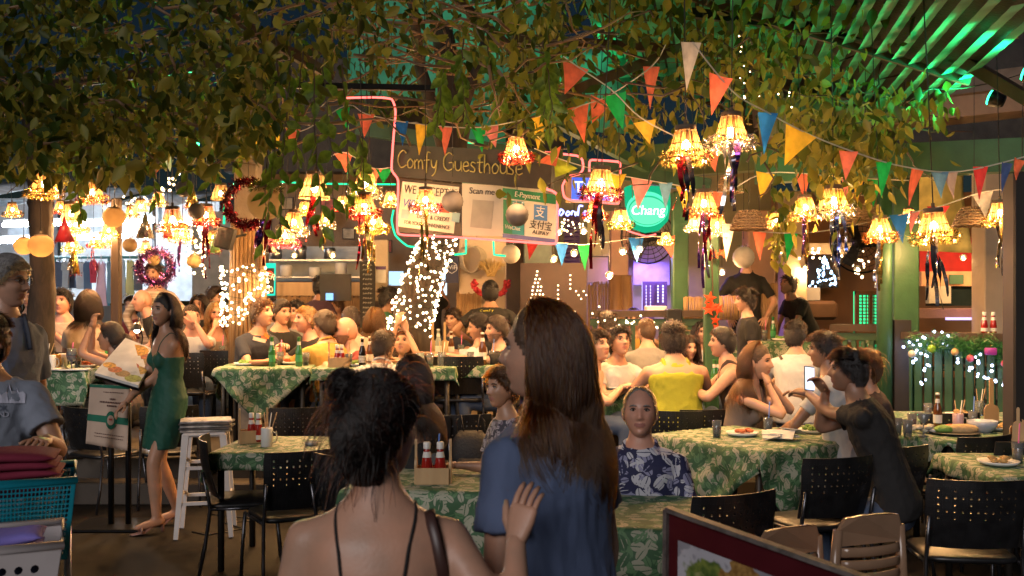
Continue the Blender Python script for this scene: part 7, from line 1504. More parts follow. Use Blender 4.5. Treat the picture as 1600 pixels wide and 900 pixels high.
for i, (x, y, D, c, rp_)in enumerate(((1425, 553, 9.6, (.55, .52, .48), 6), (1456, 545, 9.5, (.25, .45, .04), 7), (1492, 550, 9.35, (.5, .35, .15), 6), (1516, 560, 9.25, (.4, .06, .08), 6), (1548, 549, 9.1, (.35, .05, .35), 8), (1570, 568, 9.05, (.45, .05, .08), 6))):
 rr=empty('bauble', W(x, y, D), label=['white bauble on the balustrade garland', 'lime ornament on the balustrade garland', 'straw star ornament on the garland', 'dark red bauble on the garland', 'purple striped parcel ornament on the garland', 'small red bauble at the right end of the garland'][i], cat='bauble', group='ornaments on the garland');q=rp_/F*D
 b=MB();(b.ball((0, 0, 0), q, 12, 8)if i!=4 else b.box((0, 0, 0), (q*2, q*1.4, q*1.4), None, .008));b.build('ornament_body', mat('ornament_%d'%i, c, .3), rr, True);b=MB();b.tube([(0, 0, q*.9), (0, 0, q*1.3)], .006, 6);b.build('ornament_cap', TIN['gold'], rr)
rnd=random.Random(12)
ml=MB();pts=[]
for k in range(10):a=k/10*6.283+1.57;q=(1.0 if k%2==0 else.42);pts.append((q*math.cos(a), 0, q*math.sin(a)))
ml.add(pts+[(0, -.12, 0)], [(k, (k+1)%10, 10)for k in range(10)]);ml=ml.mesh('leaf', thin('maple_red', (.60, .07, .02), None, .3))
r=empty('maple_spray', W(1113, 540, 9.28), label='spray of red cloth maple leaves tied to the slim green post', cat='decoration')
for x, y, q in((1109, 466, 12), (1107, 484, 11), (1114, 480, 12), (1122, 483, 11), (1118, 500, 9), (1108, 478, 9), (1120, 512, 8), (1118, 398, 8), (1130, 395, 9)):inst('leaf', ml, r, W(x, y, 9.26)-r.location, (rnd.uniform(-.5, .5), rnd.uniform(0, 6), rnd.uniform(-.4, .4)), (q/F*9.3, )*3)
b=MB();b.tube([W(1112, 390, 9.3)-r.location, W(1114, 470, 9.3)-r.location, W(1115, 540, 9.3)-r.location], .006, 5);b.build('stem', WOODD, r)
# vines and leaf canopy
LEAF=thin('vine_leaf', (.040, .072, .009), (.150, .150, .020), .45, .5, scale=3, var=.25, use_random=True)
LEAFG=thin('vine_leaf_green', (.055, .11, .014), (.10, .17, .022), .42, .42, scale=3, var=.25)
LEAFY=thin('vine_leaf_yellow', (.085, .115, .012), (.20, .17, .025), .4, .5, scale=3, var=.3, use_random=True)
LV=np.array([(0, 0, 0), (-.20, .06, -.22), (.20, .06, -.22), (-.27, .03, -.48), (.27, .03, -.48), (-.15, -.02, -.78), (.15, -.02, -.78), (0, -.10, -1.04), (0, -.03, -.25), (0, -.05, -.50), (0, -.07, -.78)], float)
LF=[(0, 1, 8), (0, 8, 2), (1, 3, 9, 8), (8, 9, 4, 2), (3, 5, 10, 9), (9, 10, 6, 4), (5, 7, 10), (10, 7, 6)]
def leaf_cloud(name, pts, size, m, parent, rng, tilt=.6, droop=1.0):
 n=len(pts);yaw=rng.uniform(0, 6.283, n);a=rng.randn(n)*tilt;b_=rng.randn(n)*tilt;s=size*rng.uniform(.45, 1.35, n)
 cy_, sy_=np.cos(yaw), np.sin(yaw);ca, sa=np.cos(a), np.sin(a);cb, sb=np.cos(b_), np.sin(b_);V=np.tile(LV, (n, 1, 1))*s[:, None, None]
 V[:, :, 0]*=rng.uniform(.75, 1.15, n)[:, None]
 x, y, z=V[..., 0], V[..., 1], V[..., 2];y, z=y*ca[:, None]-z*sa[:, None], y*sa[:, None]+z*ca[:, None];x, z=x*cb[:, None]+z*sb[:, None], -x*sb[:, None]+z*cb[:, None];x, y=x*cy_[:, None]-y*sy_[:, None], x*sy_[:, None]+y*cy_[:, None]
 P=(np.stack([x, y, z], -1)+pts[:, None]).reshape(-1, 3);fs=[]
 for i in range(n):o=i*11;fs+=[tuple(q+o for q in f)for f in LF]
 me=bpy.data.meshes.new(name);me.from_pydata(P.tolist(), [], fs);me.materials.append(m);me.polygons.foreach_set('use_smooth', [True]*len(fs));ob=bpy.data.objects.new(name, me);link(ob, parent);ob['kind']='stuff';return ob
def cloudpts(n, fx, fy, fd, rng):
 px=fx(n);D=fd(n);py=fy(px, n);return np.stack([(px-800)/F*D, D, H+(HY-py)/F*D], -1)
rng=np.random.RandomState(11)
vn=empty('vine_canopy', (-2.5, 8.0, 3.5), label='dense dark leafy vine canopy over the left tables', cat='vine')
def lowedge(px):return np.interp(px, [-300, 0, 60, 130, 260, 330, 400, 480, 560, 640, 760, 850, 900], [255, 275, 290, 300, 265, 285, 245, 215, 105, 100, 140, 125, 90])
def clump(px, s):return 44*np.sin(px/31.+s)+26*np.sin(px/11.7+2*s)
pts=cloudpts(16500, lambda n:np.where(rng.uniform(0, 1, n)<.84, rng.uniform(-330, 560, n), rng.uniform(520, 880, n)), lambda px, n:lowedge(px)-42+clump(px, 1.0)*rng.uniform(.3, 1.3, n)-rng.uniform(0, 1, n)**1.0*400, lambda n:rng.uniform(5.6, 9.6, n), rng)
q=np.sin(pts[:, 0]*6+pts[:, 1]*2)+np.sin(pts[:, 2]*9+pts[:, 1]*3)+np.sin((pts[:, 0]+pts[:, 2])*5-pts[:, 1]*4)
pts=pts[q+rng.randn(len(q))*.35>-.45]-np.array(vn.location)
leaf_cloud('foliage', pts, .096, LEAF, vn, rng, .65)
pts=cloudpts(1500, lambda n:rng.uniform(-100, 420, n), lambda px, n:lowedge(px)-10-rng.uniform(0, 1, n)*150, lambda n:rng.uniform(6.5, 9.4, n), rng)-np.array(vn.location)
leaf_cloud('yellowed_foliage', pts, .125, LEAFY, vn, rng, .6)
b=MB();rnd=random.Random(21)
for i in range(150):
 x, y, D=rnd.uniform(-60, 900), rnd.uniform(-20, 230), rnd.uniform(6.5, 9.6);p=[W(x, y, D)];dx, dy=rnd.uniform(-60, 60), rnd.uniform(-30, 40)
 for k in range(4):x+=dx+rnd.uniform(-18, 18);y+=dy*.6+rnd.uniform(-14, 14);p.append(W(x, y, D+.1*k))
 b.tube([q-vn.location for q in p], [.012, .010, .008, .006, .003], 5)
b.build('twigs', WOODM, vn, True)['kind']='stuff'  # lighter wood puts lamplight into the twig colour
vr=empty('vine_canopy', (3.0, 8.4, 3.6), label='loose yellowing vine hanging at upper right before the eave', cat='vine')
def rightpts(n, x0, x1, y0, y1, D0, D1):return cloudpts(n, lambda n:rng.normal((x0+x1)/2, (x1-x0)/3.2, n), lambda px, n:rng.normal((y0+y1)/2, (y1-y0)/3.2, n), lambda n:rng.uniform(D0, D1, n), rng)
pts=np.concatenate([rightpts(520, 1230, 1360, 120, 300, 7.0, 8.6), rightpts(260, 1290, 1420, 150, 290, 7.0, 8.4), rightpts(420, 1080, 1260, 40, 170, 7.4, 9.0), rightpts(60, 1205, 1240, 250, 400, 9.0, 9.6), rightpts(260, 900, 1080, 130, 230, 8.8, 10), rightpts(90, 1380, 1480, 140, 200, 7.5, 8.5), rightpts(50, 1205, 1240, 350, 400, 9, 9.5)])-np.array(vr.location)
leaf_cloud('foliage', pts, .115, LEAFY, vr, rng, .5)
pts=np.concatenate([cloudpts(900, lambda n:rng.uniform(530, 880, n), lambda px, n:rng.uniform(-40, 190, n), lambda n:rng.uniform(10.2, 11.4, n), rng), rightpts(700, 800, 1300, -60, 100, 7.6, 9.8), rightpts(420, 760, 920, 20, 250, 7.6, 9.4), rightpts(300, 1180, 1500, -60, 40, 7.2, 9.5)])-np.array(vr.location)
leaf_cloud('dark_foliage', pts, .125, LEAF, vr, rng, .6)
b=MB()
for i in range(80):
 x, y, D=rnd.uniform(820, 1430), rnd.uniform(0, 260), rnd.uniform(7.5, 9.6);p=[W(x, y, D)];dx, dy=rnd.uniform(-50, 50), rnd.uniform(-20, 35)
 for k in range(4):x+=dx+rnd.uniform(-20, 20);y+=dy*.6+rnd.uniform(-16, 16);p.append(W(x, y, D+.1*k))
 b.tube([q-vr.location for q in p], [.010, .009, .007, .005, .003], 5)
b.build('twigs', WOODD, vr, True)['kind']='stuff'
lmesh=[]
for k in range(4):
 b=MB();q=LV.copy();q[:, 0]*=(.85, 1.1, 1.0, .75)[k];q[:, 1]+=(0, .06, -.05, .09)[k]*q[:, 2]**2;b.add(q, LF);lmesh.append([b.mesh('leaf', LEAFG, True)])
VN=[(408, 40, 400, 7.4, 'a'), (425, 60, 345, 7.2), (448, 40, 372, 7.1), (472, 80, 300, 7.3), (500, 90, 385, 6.9), (512, 70, 340, 7.0), (535, 100, 330, 7.3), (556, 200, 320, 8.4), (690, 60, 215, 7.2), (700, 60, 190, 7.4), (730, 60, 200, 7.0), (770, 50, 175, 7.4), (852, 60, 215, 7.2), (850, 80, 180, 7.5), (300, 120, 300, 7.8), (250, 150, 320, 7.9), (330, 150, 290, 7.7), (120, 200, 340, 8.2)]
NM=['just left of the beer sign', 'right of the globe lantern', 'above the beer sign', 'in the middle of the bright vines', 'longest, left of three lanterns', 'beside the longest one', 'over the coral pennant', 'behind the red neon corner', 'over the card sign', 'before the guesthouse board', 'above the word Guesthouse', 'left of the red fringed lantern', 'above the red fringed lantern', 'near the yellow pennant', 'above the brownish paper ball', 'above the silver cone hat', 'left of the grey timber post', 'above the red cone hat']
for i, a in enumerate(VN):
 x, y0, y1, D=a[:4];r=empty('hanging_vine', W(x, y1, D), label='hanging green vine strand '+NM[i], cat='vine', group='vine strands hanging from the canopy');rnd=random.Random(i+50);P=[]
 m=14
 for k in range(m+1):t=k/m;P.append(W(x+9*math.sin(3*t+i)+rnd.uniform(-2, 2), y0+(y1-y0)*t, D+.05*math.sin(4*t))-r.location)
 b=MB();b.tube(P, [.006-.003*k/m for k in range(m+1)], 5);b.build('stem', WOODD, r, True)
 nl=16
 for k in range(nl):
  t=.12+.88*k/nl;p=P[int(t*m)].lerp(P[min(m, int(t*m)+1)], t*m-int(t*m));s=.15*rnd.uniform(.75, 1.2)*(1.05-.25*t);o=inst('leaf', lmesh[k%4][0], r, p, (rnd.uniform(-.5, .5), rnd.uniform(-.5, .5)+(.55 if k%2 else-.55), rnd.uniform(-1.2, 1.2)), (s, s, s))
# night market at the left
CAN=thin('canvas_white', (.62, .66, .70), None, .3);TUBE=emis('fluorescent', (.78, .90, 1.0), 60)
for i, (x0, y0, x1, y1, D)in enumerate(((-60, 352, 60, 372, 14), (100, 330, 250, 345, 15), (240, 335, 345, 345, 15.5), (-60, 318, 110, 335, 16))):
 a=W(x0, y0, D);b_=W(x1, y1, D);r=empty('market_awning', a, label=['white market awning at the far left edge', 'white market awning above the hanging clothes', 'white market awning behind the silver cone hat', 'high pale awning behind the left lantern'][i], cat='awning');b=MB();n=10;vs=[]
 for k in range(n+1):
  for q in(0, 1):vs.append(((b_.x-a.x)*k/n, -1.6*q, .35*(1-q)+.04*math.sin(k*2.1)*q))
 b.add(vs, [(2*k, 2*k+1, 2*k+3, 2*k+2)for k in range(n)]);thicken(b.build('canvas', CAN, r, True), .01)
 for q in(.0, 1.):b=MB();b.tube([((b_.x-a.x)*q, 0, .3), ((b_.x-a.x)*q, 0, .36-a.z)], .025, 8);b.build('pole', STEEL, r, True)
for i, (x0, x1, y, D)in enumerate(((-20, 50, 378, 14), (5, 95, 352, 14.4), (108, 160, 352, 14.5), (170, 240, 348, 14.8), (250, 320, 350, 15.0), (120, 200, 372, 15.3))):
 a=W(x0, y, D);b_=W(x1, y-3, D);r=empty('tube_light', a, label=['fluorescent tube at the far left stall', 'fluorescent tube left of the tree trunk', 'fluorescent tube behind the red cone hat', 'fluorescent tube right of the stickered post', 'fluorescent tube behind the purple wreath', 'low fluorescent tube over the clothes rack'][i], cat='lamp', group='fluorescent tubes of the market');b=MB();b.tube([Vector(), b_-a], .028, 8);b.build('glass_tube', TUBE, r, True);b=MB();b.beam(Vector((0, .03, .05)), b_-a+Vector((0, .03, .05)), .06, .05);b.build('fitting', WHITEP, r)
slab('stall_backdrop', 95, 315, 345, 470, 16.6, .08, mat('stall_white', (.66, .70, .74), .7), 'bright white canvas backdrop of the clothes stall', 'backdrop')
slab('stall_backdrop', -80, 310, 90, 470, 17.4, .08, mat('stall_grey', (.40, .45, .50), .7), 'grey stall backdrop at the far left', 'backdrop')
slab('stall_counter', 90, 478, 340, 540, 13.6, .5, mat('stall_dark', (.08, .09, .10), .7), 'dark stall counter below the hanging clothes', 'counter')
slab('window_panel', 12, 345, 42, 382, 15.0, .06, mat('panel_grey', (.20, .22, .25), .4), 'grey framed panel with papers at the far left stall', 'panel')
rk=empty('clothes_rail', W(85, 402, 13.9), label='teal clothes rail of the market stall', cat='clothes rail');b=MB();b.tube([Vector(), W(260, 402, 13.9)-rk.location], .02, 8);b.build('rail', mat('teal_metal', (.05, .2, .22), .4), rk, True)
for x in(86, 170, 259):b=MB();q=W(x, 402, 13.9)-rk.location;b.tube([q, Vector((q.x, 0, .36-rk.location.z))], .02, 8);b.build('upright', mat('teal_metal'), rk, True)
def garment(px, y0, w, h, D, c, label, dress=False):
 p=W(px, y0, D);r=empty('garment', p, label=label, cat='clothes', group='clothes on the market rail');s=D/F;W_, H_=w*s, h*s;b=MB()
 prof=[(-.12, 0), (-.5, -.10), (-.62, -.32), (-.42, -.36), (-.40, -1), (.40, -1), (.42, -.36), (.62, -.32), (.5, -.10), (.12, 0), (0, -.05)]if not dress else[(-.15, 0), (-.35, -.06), (-.32, -.3), (-.55, -1), (.55, -1), (.32, -.3), (.35, -.06), (.15, 0), (0, -.08)]
 k=len(prof);rnd=random.Random(int(px));vs=[(x*W_, -.02+rnd.uniform(-.02, .02), z*H_)for x, z in prof]+[(x*W_*.95, .03+rnd.uniform(-.02, .02), z*H_)for x, z in prof]
 b.add(vs, [tuple(range(k-1, -1, -1)), tuple(range(k, 2*k))]+[(i, (i+1)%k, (i+1)%k+k, i+k)for i in range(k)]);b.build('fabric', cloth('g%d'%int(px), c), r)
 b=MB();b.tube([(-.1*W_, 0, 0), (0, 0, .03), (.1*W_, 0, 0)], .006, 5);b.tube([(0, 0, .03), (0, 0, .09)], .005, 5);b.build('hanger', STEEL, r)
GA=[(92, 408, 14, 40, (.10, .13, .2), 'dark blue shirt left on the rail'), (103, 407, 12, 45, (.35, .42, .5), 'pale blue shirt on the rail'), (113, 408, 12, 42, (.05, .07, .12), 'navy shirt beside the pale blue one'), (126, 408, 14, 44, (.5, .55, .6), 'white shirt on the rail'), (137, 408, 12, 50, (.08, .16, .3), 'blue top behind the pink ribbons'), (158, 408, 18, 74, (.62, .45, .60), 'long pink dress on the rail'), (172, 408, 12, 66, (.15, .28, .4), 'blue dress right of the pink one'), (190, 404, 14, 70, (.35, .45, .55), 'pale blue dress right of the post'), (203, 406, 14, 66, (.55, .55, .25), 'pale yellow dress right of the post'), (216, 408, 14, 46, (.10, .12, .15), 'charcoal shirt near the wreath'), (250, 410, 12, 50, (.2, .3, .3), 'grey green shirt behind the wreath'), (146, 406, 10, 36, (.5, .05, .1), 'red top beside the pink dress')]
for g_ in GA:garment(g_[0], g_[1], g_[2], g_[3], 13.8-.02*(g_[0]%7), g_[4], g_[5], g_[3]>60)
# everyone
NAVY=cloth('navy', (.020, .024, .040));BLK=cloth('black', (.012, .011, .011));CRM=cloth('cream', (.46, .42, .35));WHT=cloth('white', (.50, .50, .50));MUS=cloth('mustard', (.42, .24, .05));MAR=cloth('maroon_tee', (.16, .02, .02))
YEL=cloth('yellow', (.30, .31, .02));GRY=cloth('grey', (.20, .19, .18));BRN=cloth('brown', (.05, .03, .025));JNS=cloth('denim', (.05, .075, .13));TAUPE=cloth('taupe', (.17, .13, .11));BLUE=cloth('steel_blue', (.085, .12, .22), bscale=420);LTB=cloth('light_blue', (.18, .23, .36));GTE=cloth('grey_tee', (.20, .225, .28));GRN=cloth('emerald', (.004, .066, .040), .65)
FLO=leafprint('floral_shirt', (.012, .014, .055), (.45, .45, .50), (.22, .22, .34), 15, 'Object', .8);FLO2=leafprint('floral_dress', (.05, .045, .06), (.35, .30, .32), (.20, .16, .20), 26, 'Object', .8);STR=patterned('striped_knit', [(.2, .13, .09), (.5, .42, .32), (.25, .17, .12), (.5, .42, .32)], 3, .8, (.2, .2, 9))
G='diners'
def P_(label, *a, **k):return person(label, *a, **k)
PR={}
PR['w1']=P_('woman from behind with dark bun and black strappy top', 592, 672, 2.12, 2, seated=False, fem=True, k=.93, skin='light', hair=('bun', 'black', (-.050, -.052, .112, .034)), top=('strap', BLK), legs=('jeans', JNS), lean=3, yaw=-34, pitch=-3, roll=-4, lod=0, arms=('hang', ((806, 846, 2.14, 1), (.6, -.5, -.8), ((.26, .16, 1.0), (-.55, -.85, .1)))), handk=1.0, curl=.30, floor=0, build=1.06)
PR['m1']=P_('long haired man from behind in a blue tee', 846, 552, 2.5, 50, seated=False, k=1.0, skin='light', hair=('long', 'brown', .355), top=('tee', BLUE), legs=('jeans', JNS), lean=2, yaw=22, pitch=-4, lod=0, arms=('hang', 'hang'), floor=0, build=.92, loose=.010, tuck=True, pull=.8, hg=(.10, -.02, -1.))
PR['cartman']=P_('person in grey city print tee pushing the laundry cart', -12, 532, 4.25, -150, seated=False, fem=True, k=.96, skin='tan', hair=('short', 'black', .03), top=('tee', GTE), legs=('jeans', JNS), lean=4, yaw=-14, pitch=-6, lod=0, arms=('hang', 'hang'), floor=0, build=1.12, loose=.012)if False else P_('person in grey city print tee pushing the laundry cart', -24, 532, 4.2, 186, seated=False, k=.96, skin='tan', hair=('short', 'black', .028), top=('tee', GTE), legs=('jeans', JNS), lean=4, yaw=-14, pitch=-6, lod=0, arms=(((72, 688, 3.95, 1), (-.3, -.6, -1)), 'table'), floor=0, build=1.05, loose=.012)
PR['grey']=P_('grey haired man with glasses and backpack strap in blue', 12, 442, 5.0, -112, seated=False, k=1.07, skin='light', hair=('short', 'grey', .018), top=('shirt', LTB), legs=('jeans', JNS), lean=3, yaw=14, lod=0, arms=('hang', 'hang'), floor=0, glasses=True, loose=.01)
PR['green']=P_('woman in a short green dress and heels holding the menu', 256, 486, 7.42, 128, seated=False, fem=True, k=1.0, skin='tan', hair=('long', 'black', .36), top=('dress', GRN), lean=2, yaw=20, pitch=-4, lod=0, arms=(((203, 622, 7.38, 1), (.2, -.8, -.5)), ((196, 632, 7.3, 1), (.7, -.6, -.5))), floor=.035, stance={-1:(.0, .12), 1:(.02, -.10)}, tuck=True)
PR['old']=P_('balding old man in a navy floral shirt facing the street', 1000, 645, 4.9, 168, k=1.04, skin='pink', hair=('thin', 'grey', .010), top=('shirt', FLO), legs=('jeans', JNS), lean=4, yaw=4, pitch=-8, lod=0, arms=('lap', 'lap'), group=G, floor=0, build=.97)
PR['dark']=P_('dark haired woman in black straps turned to the left', 640, 590, 5.75, 58, fem=True, k=1.0, skin='tan', hair=('long', 'black', .40), top=('strap', BLK), legs=('jeans', BLK), lean=6, yaw=34, pitch=6, lod=0, arms=('table', 'table'), group=G, floor=0, tuck=True, pull=1.2)
PR['floral']=P_('person in a floral dress half hidden behind the long haired man', 784, 606, 5.7, 118, fem=True, k=.98, skin='tan', hair=('short', 'brown', .03), top=('tee', FLO2), legs=('jeans', BLK), lean=6, yaw=10, lod=1, arms=('table', 'lap'), group=G, floor=0)
PR['phone']=P_('man in black tee leaning on the table with a phone', 1324, 580, 5.85, 66, k=1.03, skin='brown', hair=('short', 'black', .030), top=('tee', BLK), legs=('jeans', JNS), lean=20, yaw=14, pitch=-4, lod=0, arms=(((1256, 612, 6.2, 1), (-.3, -.2, -1)), ((1290, 612, 5.95, 1), (.5, .1, -1))), group=G, floor=0)
PR['strap2']=P_('man in white tee with black strap beside the phone man', 1288, 548, 6.9, 48, k=1.03, skin='brown', hair=('short', 'black', .032), top=('tee', WHT), legs=('jeans', JNS), lean=12, yaw=24, lod=1, arms=('table', 'phone'), group=G, floor=0)
PR['bunwoman']=P_('woman in dark brown tee with hair tied up behind the phone man', 1352, 575, 6.7, 100, fem=True, skin='tan', hair=('bun', 'brown', (0, -.06, .105, .03)), top=('tee', BRN), legs=('jeans', JNS), lean=10, yaw=-8, pitch=-10, lod=1, arms=('lap', 'lap'), group=G, floor=0)
PR['longbrown']=P_('brown haired woman in grey tank resting chin on hands', 1184, 566, 7.75, -116, fem=True, k=1.16, skin='light', hair=('long', 'brown', .42), top=('tank', TAUPE), legs=('jeans', JNS), lean=14, yaw=-8, lod=0, arms=('chin', 'chin'), group=G, floor=0, tuck=True, pull=1.2)
PR['cap']=P_('dark haired man in tan vest facing left behind the brown haired woman', 1128, 536, 8.62, 80, k=1.06, skin='light', hair=('short', 'black', .02), top=('tank', BRN), legs=('jeans', JNS), lean=14, yaw=10, pitch=-4, lod=1, arms=('table', 'table'), group=G, build=1.1)
PR['yellow']=P_('broad man in a yellow tank top seen from behind', 1052, 531, 8.6, 4, k=1.16, skin='light', hair=('short', 'black', .045), top=('tank', YEL), legs=('jeans', JNS), lean=12, yaw=-6, pitch=-6, lod=1, arms=('table', 'table'), group=G, build=1.12)
PR['glasses']=P_('man with glasses and white vest looking down', 968, 535, 8.95, 208, k=1.10, skin='light', hair=('short', 'black', .040), top=('tee', WHT), legs=('jeans', JNS), lean=14, yaw=-6, pitch=-16, lod=1, arms=('table', 'table2'), group=G, glasses=True)
PR['pale']=P_('black haired man in pale tee left of the man with glasses', 934, 542, 8.75, -112, k=1.12, skin='light', hair=('short', 'black', .040), top=('tee', CRM), legs=('jeans', JNS), lean=16, yaw=-24, pitch=-14, lod=1, arms=('table', 'table2'), group=G)
PR['buzz']=P_('man with cropped hair in dark tee seen from behind', 1010, 517, 9.9, 8, k=1.05, skin='light', hair=('buzz', 'brown', .010), top=('tee', GRY), legs=('jeans', JNS), lean=10, yaw=18, lod=1, arms=('table', 'table'), group=G)
PR['face']=P_('pale faced woman peering past the yellow tank top', 1076, 545, 9.6, 190, fem=True, skin='light', hair=('long', 'dark', .22), top=('tee', BLK), legs=('jeans', JNS), lean=6, yaw=8, lod=1, arms=('table', 'table'), group=G)
PR['behind']=P_('dark haired diner bending behind the man with glasses', 948, 507, 10.3, 40, skin='tan', hair=('short', 'dark', .035), top=('tee', GRY), legs=('jeans', JNS), lean=24, yaw=0, pitch=-10, lod=2, arms=('table', 'table'), group=G)
PR['crossbag']=P_('man in white tee with a brown cross strap from behind', 1244, 524, 9.1, -18, k=1.06, skin='light', hair=('short', 'black', .030), top=('tee', WHT), legs=('jeans', JNS), lean=8, yaw=-22, pitch=-6, lod=1, arms=('table', 'table'), group=G)
PR['white']=P_('man in white polo from behind beside the bald man', 600, 540, 8.65, -10, k=1.04, skin='tan', hair=('short', 'dark', .030), top=('shirt', WHT), legs=('jeans', JNS), lean=24, yaw=-25, pitch=-10, lod=1, arms=('table', 'table'), group=G)
PR['girl']=P_('girl with centre parting looking down at her hands', 630, 538, 9.4, 176, fem=True, k=1.0, skin='light', hair=('pony', 'brown', .2), top=('tee', CRM), legs=('jeans', JNS), lean=16, yaw=-6, pitch=-24, lod=1, arms=('chin', 'mouth'), group=G)
PR['bald']=P_('bald bearded man in a maroon tee', 540, 518, 9.35, 112, k=1.14, skin='pink', hair=('bald', 'dark', 0), top=('tee', MAR), legs=('jeans', JNS), lean=16, yaw=0, lod=1, arms=('table', 'table'), group=G, beard=True, build=1.12)
PR['mustard']=P_('man in a mustard shirt with back turned', 507, 508, 9.3, 36, k=1.05, skin='light', hair=('short', 'dark', .024), top=('shirt', MUS), legs=('jeans', JNS), lean=12, yaw=24, pitch=-4, lod=1, arms=('table', 'table'), group=G)
PR['blond']=P_('blond man in a black tee listening to the navy tee man', 478, 500, 9.55, 122, k=1.08, skin='pink', hair=('buzz', 'light', .018), top=('tee', BLK), legs=('jeans', JNS), lean=14, yaw=0, pitch=-6, lod=1, arms=('table', 'table2'), group=G)
PR['navy']=P_('man in navy tee gesturing over the beer bottles', 409, 490, 9.5, -122, k=1.12, skin='light', hair=('short', 'brown', .030), top=('tee', NAVY), legs=('shorts', GRY), lean=14, yaw=12, pitch=-8, lod=1, arms=(((440, 540, 9.2, 1), (-.5, 0, -1)), 'table2'), group=G)
PR['blk2']=P_('short haired man in black tee behind the navy tee man', 440, 489, 10.2, -140, k=1.06, skin='light', hair=('short', 'dark', .018), top=('tee', BLK), legs=('jeans', JNS), lean=10, yaw=12, lod=1, arms=('table', 'table'), group=G)
PR['far1']=P_('dark haired diner between the two men in black tees', 463, 488, 11.2, 150, skin='light', hair=('short', 'black', .035), top=('tee', GRY), legs=('jeans', JNS), lean=10, yaw=0, lod=2, arms=('table', 'table'), group=G)
PR['far2']=P_('dark haired diner just behind the bald man', 548, 500, 10.2, 30, skin='light', hair=('short', 'dark', .025), top=('tee', CRM), legs=('jeans', JNS), lean=10, lod=2, arms=('table', 'table'), group=G)
PR['longback']=P_('woman with long light brown hair and bare back', 586, 500, 10.6, -6, fem=True, k=1.0, skin='light', hair=('long', 'light', .36), top=('strap', WHT), legs=('jeans', JNS), lean=4, lod=1, arms=('table', 'table'), group=G)
PR['curly']=P_('curly haired person in black and green beside the chalkboard', 607, 466, 11.6, -70, skin='brown', hair=('short', 'black', .05), top=('tee', cloth('green_black', (.02, .10, .05))), legs=('jeans', JNS), lean=4, lod=2, seated=False, arms=('hang', 'hang'), floor=.3, k=.98)
PR['whitewoman']=P_('woman in white tee leaning back in her chair', 748, 512, 9.5, 96, fem=True, k=1.03, skin='tan', hair=('bun', 'black', (0, -.10, -.02, .036)), top=('tee', WHT), legs=('jeans', JNS), lean=-10, yaw=0, pitch=8, lod=1, arms=('lap', 'reach'), group=G)
PR['beard']=P_('bearded man in dark tee near the brown beer bottle', 776, 516, 9.3, 112, k=1.05, skin='light', hair=('short', 'dark', .022), top=('tee', BLK), legs=('jeans', JNS), lean=4, yaw=0, lod=1, arms=('reach', 'table'), group=G, beard=True)
PR['waiter']=P_('waiter from behind in black shirt with yellow lettering', 766, 457, 10.9, 2, seated=False, k=1.0, skin='tan', hair=('short', 'black', .025), top=('tee', BLK), legs=('jeans', BLK), lean=8, pitch=-14, lod=1, arms=('hip', 'hip'), floor=.36, loose=.008)
PR['screenman']=P_('dark waiter reaching to the tall screen', 676, 434, 12.0, -52, seated=False, skin='tan', hair=('short', 'black', .03), top=('tee', BLK), legs=('jeans', BLK), lean=4, lod=2, arms=('hang', ((689, 452, 12.0, 1), (.3, 0, -1))), floor=.36)
PR['tillman']=P_('staff member in dark blue with red sleeve at the till', 503, 448, 11.9, -40, seated=False, skin='tan', hair=('short', 'black', .03), top=('tee', cloth('navy_red', (.05, .02, .04))), legs=('jeans', BLK), lean=8, lod=2, arms=('hip', 'hip'), floor=.36)
PR['glasseswoman']=P_('blond woman with glasses smiling at the lit post', 338, 490, 10.6, -150, fem=True, skin='pink', hair=('long', 'blond', .34), top=('tank', TAUPE), legs=('jeans', JNS), lean=10, yaw=-8, lod=1, arms=('table', 'chin'), group=G, glasses=True)
PR['darkman']=P_('bearded man in black standing behind the blond woman', 336, 466, 11.6, -110, k=1.06, skin='light', hair=('short', 'dark', .022), top=('tee', BLK), legs=('jeans', JNS), lean=6, lod=1, arms=('table', 'table'), group=G, beard=True, floor=.5)
PR['whiteman']=P_('man in white tee with a hand to his mouth', 299, 496, 10.1, -160, k=1.06, skin='pink', hair=('buzz', 'dark', .012), top=('tee', WHT), legs=('jeans', JNS), lean=12, yaw=14, lod=1, arms=('mouth', 'table'), group=G)
PR['far3']=P_('dark haired woman behind the white tee man', 312, 477, 11.4, 170, fem=True, skin='tan', hair=('long', 'dark', .25), top=('tee', GRY), legs=('jeans', JNS), lean=6, lod=2, arms=('table', 'table'), group=G)
PR['photoman']=P_('stout man in cream tee holding up a phone', 97, 473, 10.1, 176, k=1.08, skin='pink', hair=('short', 'black', .032), top=('tee', CRM), legs=('shorts', GRY), lean=4, yaw=4, pitch=-8, lod=1, arms=('phone', 'phone'), group=G, build=1.18)
PR['creamback']=P_('woman with straight brown hair in cream top from behind', 138, 476, 9.5, 4, fem=True, k=1.04, skin='tan', hair=('bob', 'dark', .24), top=('tee', CRM), legs=('jeans', JNS), lean=4, lod=1, arms=('table', 'table'), group=G, build=1.08)
PR['far4']=P_('man in grey seen from behind at the market tables', 64, 470, 11.2, 10, skin='tan', hair=('short', 'dark', .025), top=('tee', GRY), legs=('jeans', JNS), lean=4, lod=2, arms=('table', 'table'), group=G)
PR['far5']=P_('man in black facing the street at the far left tables', 46, 466, 12.0, 178, skin='light', hair=('short', 'dark', .03), top=('tee', BLK), legs=('jeans', JNS), lean=4, lod=2, arms=('table', 'table'), group=G)
PR['clasp']=P_('dark haired woman with hands clasped before her mouth', 172, 528, 8.65, 96, fem=True, k=1.02, skin='brown', hair=('pony', 'black', .16), top=('strap', BRN), legs=('jeans', BLK), lean=14, yaw=-4, pitch=-6, lod=1, arms=('mouth', 'mouth'), group=G)
